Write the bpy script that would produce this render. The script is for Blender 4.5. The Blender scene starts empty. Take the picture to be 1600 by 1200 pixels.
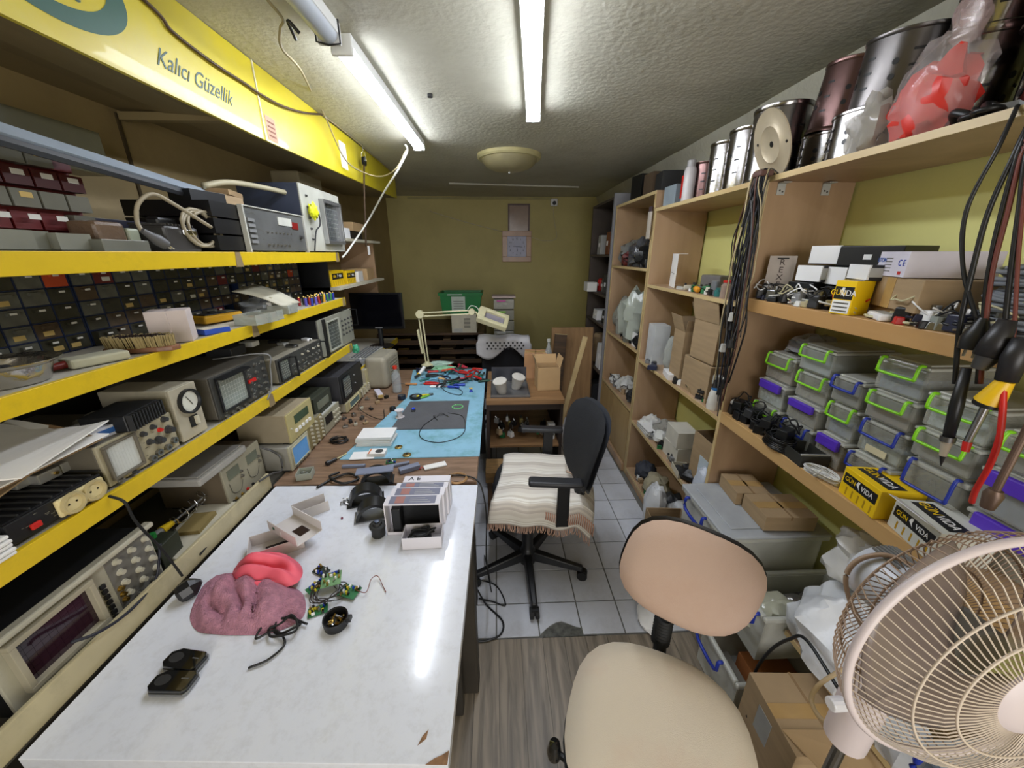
import bpy, math, random
from mathutils import Vector, Matrix, noise
from math import sin, cos, pi, radians as R
scene = bpy.context.scene
COL = scene.collection
# ---------------------------------------------------------------- camera
CZ = 1.65
AX = Matrix(((0.99916926, 0.01356338, -0.03842959), (-0.0407529, 0.33254363, -0.94220695), (0.0, 0.94299033, 0.33282012)))
cam_d = bpy.data.cameras.new('camera'); cam = bpy.data.objects.new('camera', cam_d); COL.objects.link(cam)
cam.matrix_world = Matrix.Translation((0, 0, CZ)) @ AX.to_4x4()
cam_d.lens = 13.005; cam_d.sensor_width = 36; cam_d.clip_start = 0.02; cam_d.clip_end = 50
scene.camera = cam
# ---------------------------------------------------------------- world, exposure
w = bpy.data.worlds.new('world'); scene.world = w; w.use_nodes = True
w.node_tree.nodes['Background'].inputs[0].default_value = (0.8, 0.85, 0.9, 1)
w.node_tree.nodes['Background'].inputs[1].default_value = 0.3
vs = scene.view_settings
vs.view_transform = 'Standard'; vs.look = 'None'; vs.gamma = 1; vs.use_curve_mapping = False
vs.exposure = 0.62
TUBE_E = 34.0        # emission of the two lit tubes over the aisle
DOOR_W = 30.0        # daylight through the glazed shop door behind the camera
def area(name, loc, rot, sx, sy, watts, col):
    l = bpy.data.lights.new(name, 'AREA'); l.shape = 'RECTANGLE'; l.size = sx; l.size_y = sy; l.energy = watts; l.color = col
    o = bpy.data.objects.new(name, l); COL.objects.link(o); o.location = loc; o.rotation_euler = rot; return o
area('door_daylight', (0.35, -1.72, 1.35), (R(90), 0, 0), 1.5, 1.7, DOOR_W, (1.0, 0.98, 0.97))

# ---------------------------------------------------------------- measuring: a pixel and a known plane give a point
def at(u, v, x=None, y=None, z=None):
    r = AX @ Vector((u - 800, 600 - v, -578))
    t = x / r.x if x is not None else (y / r.y if y is not None else (z - CZ) / r.z)
    p = r * t; p.z += CZ
    return p
# ---------------------------------------------------------------- materials
def srgb(h):
    if isinstance(h, str):
        c = [int(h[i:i + 2], 16) / 255 for i in (0, 2, 4)]
    else: c = h
    return tuple((x / 12.92 if x <= .04045 else ((x + .055) / 1.055) ** 2.4) for x in c)
MATS = {}
def mat(name, h, rough=.55, metal=0, var=.12, scale=9, bump=0, bscale=80, alpha=1, em=0, dark=None, dscale=5, damt=.5, coat=0, trans=0, stretch=None):
    if name in MATS: return MATS[name]
    m = bpy.data.materials.new(name); m.use_nodes = True; nt = m.node_tree; N = nt.nodes; L = nt.links
    b = N['Principled BSDF']; c = srgb(h)
    b.inputs['Roughness'].default_value = rough; b.inputs['Metallic'].default_value = metal
    b.inputs['Alpha'].default_value = alpha; b.inputs['Coat Weight'].default_value = coat
    b.inputs['Transmission Weight'].default_value = trans
    tc = N.new('ShaderNodeTexCoord'); mp = N.new('ShaderNodeMapping'); L.new(tc.outputs['Object'], mp.inputs[0])
    if stretch: mp.inputs['Scale'].default_value = stretch
    n = N.new('ShaderNodeTexNoise'); n.inputs['Scale'].default_value = scale; n.inputs['Detail'].default_value = 5; L.new(mp.outputs[0], n.inputs[0])
    rp = N.new('ShaderNodeValToRGB'); L.new(n.outputs[0], rp.inputs[0])
    rp.color_ramp.elements[0].position = .3; rp.color_ramp.elements[1].position = .7
    rp.color_ramp.elements[0].color = (*[x * (1 - var) for x in c], 1); rp.color_ramp.elements[1].color = (*[min(1, x * (1 + var)) for x in c], 1)
    out = rp.outputs[0]
    if dark:
        n2 = N.new('ShaderNodeTexNoise'); n2.inputs['Scale'].default_value = dscale; n2.inputs['Detail'].default_value = 8; n2.inputs['Roughness'].default_value = .7
        L.new(mp.outputs[0], n2.inputs[0])
        r2 = N.new('ShaderNodeValToRGB'); L.new(n2.outputs[0], r2.inputs[0]); r2.color_ramp.elements[0].position = .48; r2.color_ramp.elements[1].position = .68
        r2.color_ramp.elements[1].color = (damt, damt, damt, 1)
        mx = N.new('ShaderNodeMix'); mx.data_type = 'RGBA'; L.new(r2.outputs[0], mx.inputs[0]); L.new(out, mx.inputs[6]); mx.inputs[7].default_value = (*srgb(dark), 1)
        out = mx.outputs[2]
    L.new(out, b.inputs['Base Color'])
    if em:
        b.inputs['Emission Color'].default_value = (*c, 1); b.inputs['Emission Strength'].default_value = em
    if bump:
        n3 = N.new('ShaderNodeTexNoise'); n3.inputs['Scale'].default_value = bscale; n3.inputs['Detail'].default_value = 4; L.new(mp.outputs[0], n3.inputs[0])
        bp = N.new('ShaderNodeBump'); bp.inputs['Strength'].default_value = bump; bp.inputs['Distance'].default_value = .01; L.new(n3.outputs[0], bp.inputs['Height']); L.new(bp.outputs[0], b.inputs['Normal'])
    MATS[name] = m; return m
def wood(name, h1, h2, stretch=(1, 14, 14), rough=.45, scale=3, bump=.05):
    if name in MATS: return MATS[name]
    m = bpy.data.materials.new(name); m.use_nodes = True; nt = m.node_tree; N = nt.nodes; L = nt.links
    b = N['Principled BSDF']; b.inputs['Roughness'].default_value = rough
    tc = N.new('ShaderNodeTexCoord'); mp = N.new('ShaderNodeMapping'); mp.inputs['Scale'].default_value = stretch; L.new(tc.outputs['Object'], mp.inputs[0])
    oi = N.new('ShaderNodeObjectInfo'); ad = N.new('ShaderNodeVectorMath'); ad.operation = 'ADD'; L.new(mp.outputs[0], ad.inputs[0]); L.new(oi.outputs['Random'], ad.inputs[1])
    n = N.new('ShaderNodeTexNoise'); n.inputs['Scale'].default_value = scale; n.inputs['Detail'].default_value = 7; n.inputs['Distortion'].default_value = .6; L.new(ad.outputs[0], n.inputs[0])
    rp = N.new('ShaderNodeValToRGB'); L.new(n.outputs[0], rp.inputs[0]); rp.color_ramp.elements[0].position = .36; rp.color_ramp.elements[1].position = .66
    rp.color_ramp.elements[0].color = (*srgb(h1), 1); rp.color_ramp.elements[1].color = (*srgb(h2), 1)
    L.new(rp.outputs[0], b.inputs['Base Color'])
    bp = N.new('ShaderNodeBump'); bp.inputs['Strength'].default_value = bump; L.new(n.outputs[0], bp.inputs['Height']); L.new(bp.outputs[0], b.inputs['Normal'])
    MATS[name] = m; return m
def clear(name, h, a=.35, rough=.15):
    return mat(name, h, rough=rough, alpha=a, var=.1, bump=.1, bscale=25)

# ---------------------------------------------------------------- mesh building
class MB:
    def __init__(s): s.v = []; s.f = []; s.k = []; s.M = Matrix.Identity(4)
    def add(s, vs, fs, k=0):
        o = len(s.v); s.v += [tuple(s.M @ Vector(p)) for p in vs]; s.f += [tuple(i + o for i in f) for f in fs]; s.k += [k] * len(fs); return s
    def box(s, c, d, rz=0, k=0, tp=1.0, M=None):
        x, y, z = d[0] / 2, d[1] / 2, d[2] / 2
        m = Matrix.Translation(c) @ Matrix.Rotation(rz, 4, 'Z') @ (M or Matrix.Identity(4))
        vs = [m @ Vector(p) for p in ((-x, -y, -z), (x, -y, -z), (x, y, -z), (-x, y, -z), (-x * tp, -y * tp, z), (x * tp, -y * tp, z), (x * tp, y * tp, z), (-x * tp, y * tp, z))]
        return s.add(vs, [(3, 2, 1, 0), (4, 5, 6, 7), (0, 1, 5, 4), (1, 2, 6, 5), (2, 3, 7, 6), (3, 0, 4, 7)], k)
    def bx(s, a, b, k=0):   # box from two opposite corners
        return s.box([(a[i] + b[i]) / 2 for i in range(3)], [abs(b[i] - a[i]) for i in range(3)], 0, k)
    def cyl(s, p0, p1, r0, r1=None, n=14, k=0, cap=True):
        r1 = r0 if r1 is None else r1; p0 = Vector(p0); p1 = Vector(p1); d = (p1 - p0).normalized()
        q = d.to_track_quat('Z', 'Y').to_matrix(); vs = []
        for p, r in ((p0, r0), (p1, r1)): vs += [p + q @ Vector((r * cos(2 * pi * i / n), r * sin(2 * pi * i / n), 0)) for i in range(n)]
        fs = [(i, (i + 1) % n, n + (i + 1) % n, n + i) for i in range(n)]
        if cap: fs += [tuple(range(n - 1, -1, -1)), tuple(range(n, 2 * n))]
        return s.add(vs, fs, k)
    def tube(s, pts, r, n=6, k=0, closed=False):
        P = [Vector(p) for p in pts]; m = len(P); vs = []; fs = []; up = Vector((0.13, 0.21, 1)).normalized()
        for i, p in enumerate(P):
            a = P[(i - 1) % m] if (closed or i) else P[0]; b = P[(i + 1) % m] if (closed or i < m - 1) else P[-1]
            t = (b - a); t = t.normalized() if t.length > 1e-9 else Vector((1, 0, 0))
            e = t.cross(up)
            if e.length < .05: e = t.cross(Vector((1, 0, 0)))
            e.normalize(); f = e.cross(t); rr = r[i] if isinstance(r, (list, tuple)) else r
            vs += [p + e * (rr * cos(2 * pi * j / n)) + f * (rr * sin(2 * pi * j / n)) for j in range(n)]
        for i in range(m if closed else m - 1):
            for j in range(n):
                q = (i + 1) % m; fs.append((i * n + j, i * n + (j + 1) % n, q * n + (j + 1) % n, q * n + j))
        if not closed: fs += [tuple(range(n - 1, -1, -1)), tuple(range((m - 1) * n, m * n))]
        return s.add(vs, fs, k)
    def lathe(s, prof, n=24, c=(0, 0, 0), k=0):
        vs = []; fs = []; m = len(prof)
        for i in range(n):
            a = 2 * pi * i / n
            vs += [(c[0] + r * cos(a), c[1] + r * sin(a), c[2] + z) for r, z in prof]
        for i in range(n):
            for j in range(m - 1):
                q = (i + 1) % n; fs.append((i * m + j, q * m + j, q * m + j + 1, i * m + j + 1))
        return s.add(vs, fs, k)
    def prism(s, poly, z0, z1, k=0):
        n = len(poly); vs = [(x, y, z0) for x, y in poly] + [(x, y, z1) for x, y in poly]
        return s.add(vs, [tuple(range(n - 1, -1, -1)), tuple(range(n, 2 * n))] + [(i, (i + 1) % n, n + (i + 1) % n, n + i) for i in range(n)], k)
    def grid(s, fn, nu, nv, k=0):
        vs = [fn(i / nu, j / nv) for i in range(nu + 1) for j in range(nv + 1)]
        return s.add(vs, [(i * (nv + 1) + j, (i + 1) * (nv + 1) + j, (i + 1) * (nv + 1) + j + 1, i * (nv + 1) + j + 1) for i in range(nu) for j in range(nv)], k)
    def opentray(s, c, d, t, k=0):   # open-topped box: c is the centre of its base
        x, y, h = d; cx, cy, cz = c
        s.box((cx, cy, cz + t / 2), (x, y, t), k=k)
        for sx in (-1, 1): s.box((cx + sx * (x - t) / 2, cy, cz + h / 2), (t, y, h), k=k)
        for sy in (-1, 1): s.box((cx, cy + sy * (y - t) / 2, cz + h / 2), (x - 2 * t, t, h), k=k)
        return s
    def frame(s, x, y0, y1, z0, z1, w, t, k=0):   # rectangular ring facing +x
        s.bx((x, y0, z0), (x + t, y1, z0 + w), k); s.bx((x, y0, z1 - w), (x + t, y1, z1), k)
        s.bx((x, y0, z0 + w), (x + t, y0 + w, z1 - w), k); s.bx((x, y1 - w, z0 + w), (x + t, y1, z1 - w), k); return s
    def blob(s, c, r, amp=.3, seed=0, freq=2.2, nu=20, nv=12, flat=0, k=0):
        vs = []; fs = []
        for j in range(nv + 1):
            th = pi * j / nv
            for i in range(nu):
                ph = 2 * pi * i / nu; d = Vector((sin(th) * cos(ph), sin(th) * sin(ph), cos(th)))
                q = 1 + amp * (noise.noise(d * freq + Vector((seed, seed * 1.7, 3))) + .6 * abs(noise.noise(d * freq * 2.7 + Vector((seed, 5, seed)))))
                p = Vector((c[0] + r[0] * d.x * q, c[1] + r[1] * d.y * q, c[2] + r[2] * d.z * q))
                if flat: p.z = max(p.z, c[2] - r[2] * flat)
                vs.append(p)
        for j in range(nv):
            for i in range(nu): fs.append((j * nu + i, j * nu + (i + 1) % nu, (j + 1) * nu + (i + 1) % nu, (j + 1) * nu + i))
        return s.add(vs, fs, k)
    def mesh(s, name, mats, smooth=False):
        me = bpy.data.meshes.new(name); me.from_pydata(s.v, [], s.f)
        for m in (mats if isinstance(mats, (list, tuple)) else [mats]): me.materials.append(m)
        if max(s.k, default=0): me.polygons.foreach_set('material_index', s.k)
        me.validate()
        if smooth:
            me.shade_smooth()
            if smooth != 'all': me.set_sharp_from_angle(angle=R(38))
        me.update(); return me
    def obj(s, name, mats, parent=None, loc=(0, 0, 0), rot=(0, 0, 0), smooth=False, bev=0, seg=2):
        return inst(name, s.mesh(name, mats, smooth), parent, loc, rot, bev, seg)
def inst(name, me, parent=None, loc=(0, 0, 0), rot=(0, 0, 0), bev=0, seg=2):
    o = bpy.data.objects.new(name, me); COL.objects.link(o); o.parent = parent; o.location = loc; o.rotation_euler = rot
    if bev:
        b = o.modifiers.new('bevel', 'BEVEL'); b.width = bev; b.segments = seg; b.limit_method = 'ANGLE'; b.angle_limit = R(40)
    return o
def tag(o, label=None, cat=None, group=None, kind=None):
    if label: o['label'] = label
    if cat: o['category'] = cat
    if group: o['group'] = group
    if kind: o['kind'] = kind
    return o
def thing(name, label, cat, loc=(0, 0, 0), rz=0, group=None, rot=None):
    o = bpy.data.objects.new(name, None); COL.objects.link(o); o.location = loc; o.rotation_euler = rot or (0, 0, rz); o.empty_display_size = .05
    return tag(o, label, cat, group)
def copy_tree(root, label, loc, rz=0, group=None, rot=None):
    r = root.copy(); COL.objects.link(r); r.location = loc; r.rotation_euler = rot or (0, 0, rz); r['label'] = label
    if group: r['group'] = group
    for ch in list(root.children):
        c = ch.copy(); COL.objects.link(c); c.parent = r
        for g in list(ch.children):
            d = g.copy(); COL.objects.link(d); d.parent = c
    return r
def spl(pts, n=8, closed=False):
    P = [Vector(p) for p in pts]; out = []; m = len(P)
    rng = range(m) if closed else range(m - 1)
    for i in rng:
        p1 = P[i]; p2 = P[(i + 1) % m]
        p0 = P[(i - 1) % m] if (closed or i) else p1 + (p1 - p2); p3 = P[(i + 2) % m] if (closed or i < m - 2) else p2 + (p2 - p1)
        for j in range(n):
            t = j / n; out.append(.5 * ((2 * p1) + (p2 - p0) * t + (2 * p0 - 5 * p1 + 4 * p2 - p3) * t * t + (3 * p1 - p0 - 3 * p2 + p3) * t ** 3))
    if not closed: out.append(P[-1])
    return out
def cable(name, label, pts, r, m, cat='cable', group=None, n=8, kids=None):
    P = [Vector(p) for p in pts]; o = P[0]
    return tag(MB().tube([p - o for p in spl(P, n)], r, 6).obj(name, m, loc=o, smooth='all'), label, cat, group)
def tangle_pts(c, r, n, seed, h=.03):
    rd = random.Random(seed); pts = []; a = rd.random() * 6
    for i in range(n):
        a += rd.uniform(.6, 1.3); q = rd.uniform(.45, 1)
        pts.append((c[0] + r[0] * q * cos(a), c[1] + r[1] * q * sin(a), c[2] + h * rd.random()))
    return spl(pts, 6)
_txt = {}
def txt(body, size, m, parent=None, loc=(0, 0, 0), basis=None, ext=.0004, shear=0, name='lettering', sx=1):
    cu = bpy.data.curves.new('t', 'FONT'); cu.body = body; cu.size = size; cu.extrude = ext; cu.shear = shear; cu.align_x = 'CENTER'; cu.align_y = 'CENTER'; cu.resolution_u = 3
    o = bpy.data.objects.new('t', cu); COL.objects.link(o); dg = bpy.context.evaluated_depsgraph_get(); dg.update()
    me = bpy.data.meshes.new_from_object(o.evaluated_get(dg)); bpy.data.objects.remove(o); bpy.data.curves.remove(cu)
    me.materials.clear(); me.materials.append(m)
    if sx != 1: me.transform(Matrix.Diagonal((sx, 1, 1, 1)))
    ob = bpy.data.objects.new(name, me); COL.objects.link(ob); ob.parent = parent
    B = (basis or Matrix.Identity(3)).to_4x4(); B.translation = Vector(loc); ob.matrix_local = B
    return ob
def basis(xa, ya):
    xa = Vector(xa).normalized(); ya = Vector(ya).normalized(); za = xa.cross(ya)
    return Matrix((xa, ya, za)).transposed()
FX = basis((0, 1, 0), (0, 0, 1))       # writing on a face that looks along +x
FMX = basis((0, -1, 0), (0, 0, 1))     # face that looks along -x
FMY = basis((1, 0, 0), (0, 0, 1))      # face that looks along -y
FZ = Matrix.Identity(3)

# ---------------------------------------------------------------- common materials
black = mat('black_plastic', '17181a', .4); blackr = mat('black_rubber', '101112', .7); dgrey = mat('dark_grey', '2d2e30', .5)
grey = mat('grey_plastic', '7f8080', .5); lgrey = mat('light_grey', 'b4b4ae', .5); white = mat('white_plastic', 'ececec', .45, var=.04)
cream = mat('cream_paint', 'c9c3ae', .5, dark='8a8470', damt=.3); cream2 = mat('aged_cream', 'b3ac98', .55, dark='6f6a5b', damt=.4)
paper = mat('white_paper', 'eceae6', .8, var=.03); card = mat('cardboard', 'a28a69', .85, var=.1, scale=6, stretch=(1, 1, 9)); cardd = mat('cardboard_inside', '8c7150', .9)
cardp = mat('pale_cardboard', 'bb9c72', .85, var=.06)
yel = mat('yellow_paint', 'dcbb1e', .38, var=.1, dark='8d7a22', dscale=9, damt=.35); yelb = mat('bright_yellow', 'f0c80c', .45, var=.04)
redp = mat('red_plastic', 'c4231d', .4); bluep = mat('blue_plastic', '1f3fb0', .35); greenp = mat('green_plastic', '2e9a48', .4)
lime = mat('lime_plastic', '86d321', .35, var=.05); purple = mat('purple_plastic', '5634b8', .35, var=.05); blueh = mat('blue_handle', '2438a0', .35)
steel = mat('steel', 'a8a9aa', .3, 1, var=.1); dsteel = mat('dull_steel', '6f6f6e', .45, .9); brass = mat('brass', 'b79a55', .35, 1); chrome = mat('chrome', 'd5d5d5', .12, 1)
greendark = mat('sign_green', '2e5a4c', .5, var=.1)
pcb = mat('circuit_green', '1d6b3c', .45, var=.25, scale=60)
# ================================================================ SETTING
XL, XR, YB, YF, H = -1.37, 1.34, 5.2, -1.8, 2.33
olive = mat('olive_wall_paint', 'bfb273', .6, var=.06, scale=2, bump=.08, bscale=30, dark='6f6433', dscale=1.5, damt=.15)
limew = mat('yellow_green_wall_paint', 'dad788', .6, var=.06, scale=2, bump=.08, bscale=30)
beigew = mat('beige_wall_panel', 'a08c62', .65, var=.08, scale=2, dark='6a5a3c', dscale=1.6, damt=.35)
ceilm = mat('ceiling_plaster', 'c3c0ae', .75, var=.06, scale=1.6, bump=.4, bscale=42, dark='97907a', dscale=2.2, damt=.35)
def struct(mb, name, m, parent=None, **k):
    o = mb.obj(name, m, parent, **k)
    if parent is None: o['kind'] = 'structure'
    return o
grout = mat('grout', '6d6c66', .9)
floor = struct(MB().bx((XL - .1, YF - .1, -.12), (XR + .1, YB + .1, -.006)), 'floor', grout)
struct(MB().bx((XL - .1, YB, 0), (XR + .1, YB + .1, H)), 'wall_back', olive)
struct(MB().bx((XL - .1, YF, 0), (XL, YB, H)), 'wall_left', beigew)
wr_ = struct(MB().bx((XR, YF, 0), (XR + .1, YB, 2.125)), 'wall_right', limew)
MB().grid(lambda a, b: (XR + .0 - .05 * sin(b * pi / 2) ** 6, YF + a * (YB - YF), 2.125 + b * .21), 40, 8).obj('plaster_band', ceilm, wr_, smooth=True)
struct(MB().bx((XL - .1, YF - .1, 0), (XR + .1, YF, H)), 'wall_front', beigew)
def ceil_fn(a, b):
    x = XL - .1 + a * (XR - XL + .2); y = YF - .1 + b * (YB - YF + .2)
    return (x, y, H + .008 * noise.noise(Vector((x * 1.3, y * 1.3, 0))) + .003 * noise.noise(Vector((x * 5, y * 5, 2))))
cl = MB().grid(lambda a, b: ceil_fn(b, a), 90, 40); cl.bx((XL - .1, YF - .1, H + .015), (XR + .1, YB + .1, H + .1)); struct(cl, 'ceiling', ceilm, smooth=True)
for yy in (1.646,):
    struct(MB().bx((XL, yy - .006, 1.66), (XL + .006, yy + .006, 2.13)), 'trim_1', mat('dark_joint', '4a3d25', .8))
struct(MB().bx((.72, YB - .012, 2.295), (-1.1, YB, 2.32)), 'trim_2', mat('cable_duct_paint', 'a39a66', .6))
# floor tiles, in their rows; each a part of the floor
tilem = mat('grey_tile', 'cccfd6', .2, var=.05, scale=12, dark='8b8a88', dscale=6, damt=.35)
tme = MB().box((0, 0, -.003), (.192, .192, .006)).mesh('tile', tilem)
hme = MB().box((0, 0, -.003), (.192, .166, .006)).mesh('tile', tilem)
random.seed(3)
for i in range(10):
    x = -.518 + .1985 * i
    for j in range(17):
        y = 1.376 + .1985 * j + .099
        if x > 1.0 and y > 1.7: continue
        if j == 0:
            if abs(x - .276) < .05:   # the chipped one
                h = .096
                MB().prism([(-h, -.075), (-h + .03, -.05), (-h + .05, -.035), (-h + .08, -.02), (h - .085, -.014), (h - .02, -.045), (h, -.05), (h, .083), (-h, .083)], -.006, 0).obj('tile', tilem, floor, (x, 1.289, 0))
            else: inst('tile', hme, floor, (x, 1.289, 0))
        inst('tile', tme, floor, (x, y, random.uniform(-.0006, .0004)), (0, 0, 0))
struct(MB().prism([(.19, 1.2), (.44, 1.2), (.44, 1.225), (.4, 1.236), (.33, 1.262), (.26, 1.266), (.24, 1.25), (.2, 1.236)], -.0055, -.003), 'rubble_patch', mat('broken_mortar', '5b5b55', .9, var=.4, scale=40, bump=1, bscale=60), floor)
plankm = wood('grey_vinyl_plank', '655c4f', '928675', (9, .9, 1), .42, 4, .04)
pm = MB().box((0, 0, -.003), (.097, 1.42, .006)).mesh('plank', plankm)
pm2 = MB().box((0, 0, -.003), (.097, 1.56, .006)).mesh('plank', plankm)
for i in range(28):
    x = -1.34 + .0985 * i; o = (.35 * (i % 3))
    inst('plank', pm, floor, (x, 1.196 - .71, 0)); inst('plank', pm2, floor, (x, 1.196 - 1.42 - .785, 0))

# ---------------------------------------------------------------- sign fascia and its soffit above the left shelves
fa = thing('sign_fascia', 'long yellow painted sign board with green lettering above the left shelves', 'sign', (-.9, 1.0, 2.07))
signy = mat('sign_yellow', 'd0be22', .38, var=.06, scale=3, dark='cbbf62', dscale=3.5, damt=.4, coat=.08)
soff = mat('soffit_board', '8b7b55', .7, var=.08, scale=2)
def fpanel(y0, y1, z0, z1, nm='panel'):
    m = MB(); m.add([(0, y0, z0), (0, y1, z1), (0, y1, .258), (0, y0, .258), (-.012, y0, z0), (-.012, y1, z1), (-.012, y1, .258), (-.012, y0, .258)],
                    [(0, 1, 2, 3), (7, 6, 5, 4), (0, 4, 5, 1), (3, 2, 6, 7), (0, 3, 7, 4), (1, 5, 6, 2)])
    return m.obj(nm, signy, fa)
fpanel(-2.6, .73, -.02, .0); fpanel(.736, 2.8, .0, .055)
MB().bx((-.004, .7295, .0), (.004, .7365, .258)).obj('joint_strip', mat('pale_joint', 'd8d3b0', .5), fa)
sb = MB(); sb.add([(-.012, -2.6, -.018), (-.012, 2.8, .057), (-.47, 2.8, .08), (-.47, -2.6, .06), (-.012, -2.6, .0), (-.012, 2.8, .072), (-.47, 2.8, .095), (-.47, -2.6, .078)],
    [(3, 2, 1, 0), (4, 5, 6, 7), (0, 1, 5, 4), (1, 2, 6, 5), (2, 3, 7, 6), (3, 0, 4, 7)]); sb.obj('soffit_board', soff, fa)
eb = MB().bx((-.47, 2.79, .08), (-.0, 2.8, .258)); eb.obj('end_board', signy, fa)
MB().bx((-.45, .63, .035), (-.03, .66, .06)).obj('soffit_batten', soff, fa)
txt('Kalıcı Güzellik', .066, mat('lettering_green', '3d5a50', .5), fa, (.001, .405, .078), FX, shear=.6, sx=.8)
# ring emblem: an ellipse band, thicker towards one side, with script inside
rm = MB(); n = 56
for i in range(n):
    a0, a1 = 2 * pi * i / n, 2 * pi * (i + 1) / n
    def P(a, o): return (.001, (.2 if o else .162) * cos(a) + (0 if o else -.012), .145 + (.108 if o else .084) * sin(a) + (0 if o else .008))
    q = [P(a0, 1), P(a1, 1), P(a1, 0), P(a0, 0)]
    rm.add(q, [(0, 1, 2, 3)])
rm.obj('ring_emblem', greendark, fa)
txt('ya', .085, mat('lettering_green', '3d5a50'), fa, (.0015, .04, .12), FX, shear=.35)
txt('pı', .07, mat('lettering_green', '3d5a50'), fa, (.0015, .09, .195), FX, shear=.35)
st = MB().bx((.0, .755, .01), (.0012, .825, .095)); st.obj('sticker', mat('sticker_pink', 'b98f74', .6), fa)
for k in range(4): MB().bx((.0012, .765, .024 + k * .016), (.0018, .815, .03 + k * .016)).obj('printed_line', mat('faded_print', '7d4f3c', .7), fa)
MB().bx((.0, 1.52, .06), (.001, 1.62, .2)).obj('taped_paper', paper, fa)
# ---------------------------------------------------------------- yellow shelving along the left wall
ysh = thing('metal_shelving', 'long yellow-edged metal shelving with three shelves above the work benches', 'shelving', (-.93, .9, .8))
shtop = mat('shelf_top_grey', 'b3afa2', .6, var=.08, dark='7b776a', damt=.35); backm = mat('dark_back_board', '26221b', .8)
postm = mat('dark_post', '22242a', .5, .4); bracket = mat('bracket_brown', '8a7858', .6)
def yshelf(ztop, zbot, y0=-1.6, y1=1.46, depth=.42):
    zt = ztop - .8; zb = zbot - .8
    MB().bx((-depth, y0, zt - .018), (-.012, y1, zt - .002)).obj('shelf_board', shtop, ysh)
    e = MB().bx((-.012, y0, zb), (0, y1, zt)); e.bx((-.03, y0, zb), (-.012, y1, zb + .003)); e.obj('front_edge', yel, ysh, bev=.002)
    for yy in (-.37, .55, 1.43):
        b = MB(); b.add([(.002, yy - .012, zt), (.002, yy + .012, zt), (.002, yy + .02, zb - .004), (.002, yy - .02, zb - .004), (-.002, yy - .012, zt), (-.002, yy + .012, zt), (-.002, yy + .02, zb - .004), (-.002, yy - .02, zb - .004)],
            [(0, 3, 2, 1), (4, 5, 6, 7), (0, 1, 5, 4), (1, 2, 6, 5), (2, 3, 7, 6), (3, 0, 4, 7)]); b.obj('bracket', bracket, ysh)
yshelf(1.655, 1.608); yshelf(1.395, 1.352); yshelf(1.107, 1.062)
for yy in (-.37, .55, 1.43):
    MB().bx((-.425, yy - .02, -.78), (-.39, yy + .02, .86)).obj('upright', postm, ysh)
MB().bx((-.432, -1.6, -.02), (-.426, 1.46, .59)).obj('back_board', backm, ysh)
# low bench level with the cream rail, part of the same unit
MB().bx((-.43, -1.6, -.07), (-.012, 1.5, -.05)).obj('lower_board', mat('tier_board', '55524a', .7), ysh)
rl = MB().bx((-.012, -1.6, -.055), (0, .43, .013)); rl.obj('front_rail', mat('cream_rail', 'b9ae8b', .4, var=.1, dark='6d6550', damt=.4), ysh, bev=.003)
MB().bx((-.432, -1.6, -.8), (-.428, 1.5, -.07)).obj('lower_back', backm, ysh)
for yy in (.7, 1.46): MB().bx((-.42, yy - .02, -.8), (-.2, yy + .02, -.07)).obj('support_panel', backm, ysh)

# ---------------------------------------------------------------- benches
dk = thing('white_desk', 'white laminate workbench in the foreground left with chipped edge', 'desk', (-.5, .87, 0))
desktop = mat('white_laminate', 'e4e8f2', .14, var=.01, scale=3, dark='9c9894', dscale=38, damt=.16, coat=.2)
t_ = MB().prism([(-.415, -.41), (.398, -.452), (.412, .435), (-.415, .46)], .718, .75); t_.obj('desk_top', desktop, dk, bev=.0015)
darkleg = mat('dark_painted_leg', '322f2b', .45)
for x, y in ((.33, .06), (.33, .40), (-.36, .40), (-.36, -.36)):
    l = MB().box((x, y, .36), (.05, .05, .716)); l.obj('leg', darkleg, dk, bev=.006)
MB().bx((-.36, -.36, .66), (-.33, .42, .716)).obj('apron', darkleg, dk)
MB().bx((.31, -.38, .66), (.34, .42, .716)).obj('apron', darkleg, dk)
chip = mat('bare_chipboard', '8d6b4e', .9, var=.3, scale=60)
MB().prism([(.355, -.4495), (.3965, -.4515), (.397, -.43), (.385, -.436), (.37, -.441)], .7502, .7508).obj('worn_patch', chip, dk)
MB().prism([(.335, -.42), (.35, -.41), (.352, -.395), (.342, -.405)], .7502, .7508).obj('worn_patch', chip, dk)
d2 = thing('wooden_desk', 'brown wooden workbench beyond the white desk carrying the blue mat', 'desk', (-.5, 2.1, 0))
wdesk = wood('worn_brown_top', '735a45', '927660', (2, 14, 1), .4, 3)
MB().bx((-.43, -.765, .715), (.405, .83, .75)).obj('desk_top', wdesk, d2, bev=.002)
for x, y in ((.36, -.7), (.36, .78), (-.38, -.7), (-.38, .78)): MB().box((x, y, .357), (.05, .05, .715)).obj('leg', darkleg, d2)
MB().bx((.33, -.7, .62), (.35, .78, .715)).obj('apron', darkleg, d2)
bm = mat('blue_mat', '86b6cd', .55, var=.08, scale=8, dark='3f7f74', dscale=7, damt=.55)
mt = MB().prism([(-.235, -.575), (.41, -.57), (.405, .82), (-.19, .82), (-.10, .2)], 0, .003).obj('work_mat', bm, loc=(-.5, 2.1, .7505)); tag(mt, 'pale blue soldering mat stained green covering the wooden workbench', 'mat')
gm = MB().prism([(-.19, -.2), (.21, -.2), (.205, .2), (-.17, .2)], 0, .004).obj('rubber_mat', mat('grey_rubber', '55565a', .7, bump=.2, bscale=200), loc=(-.39, 2.02, .7537)); tag(gm, 'square dark grey rubber mat lying on the pale blue mat', 'mat')

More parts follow.
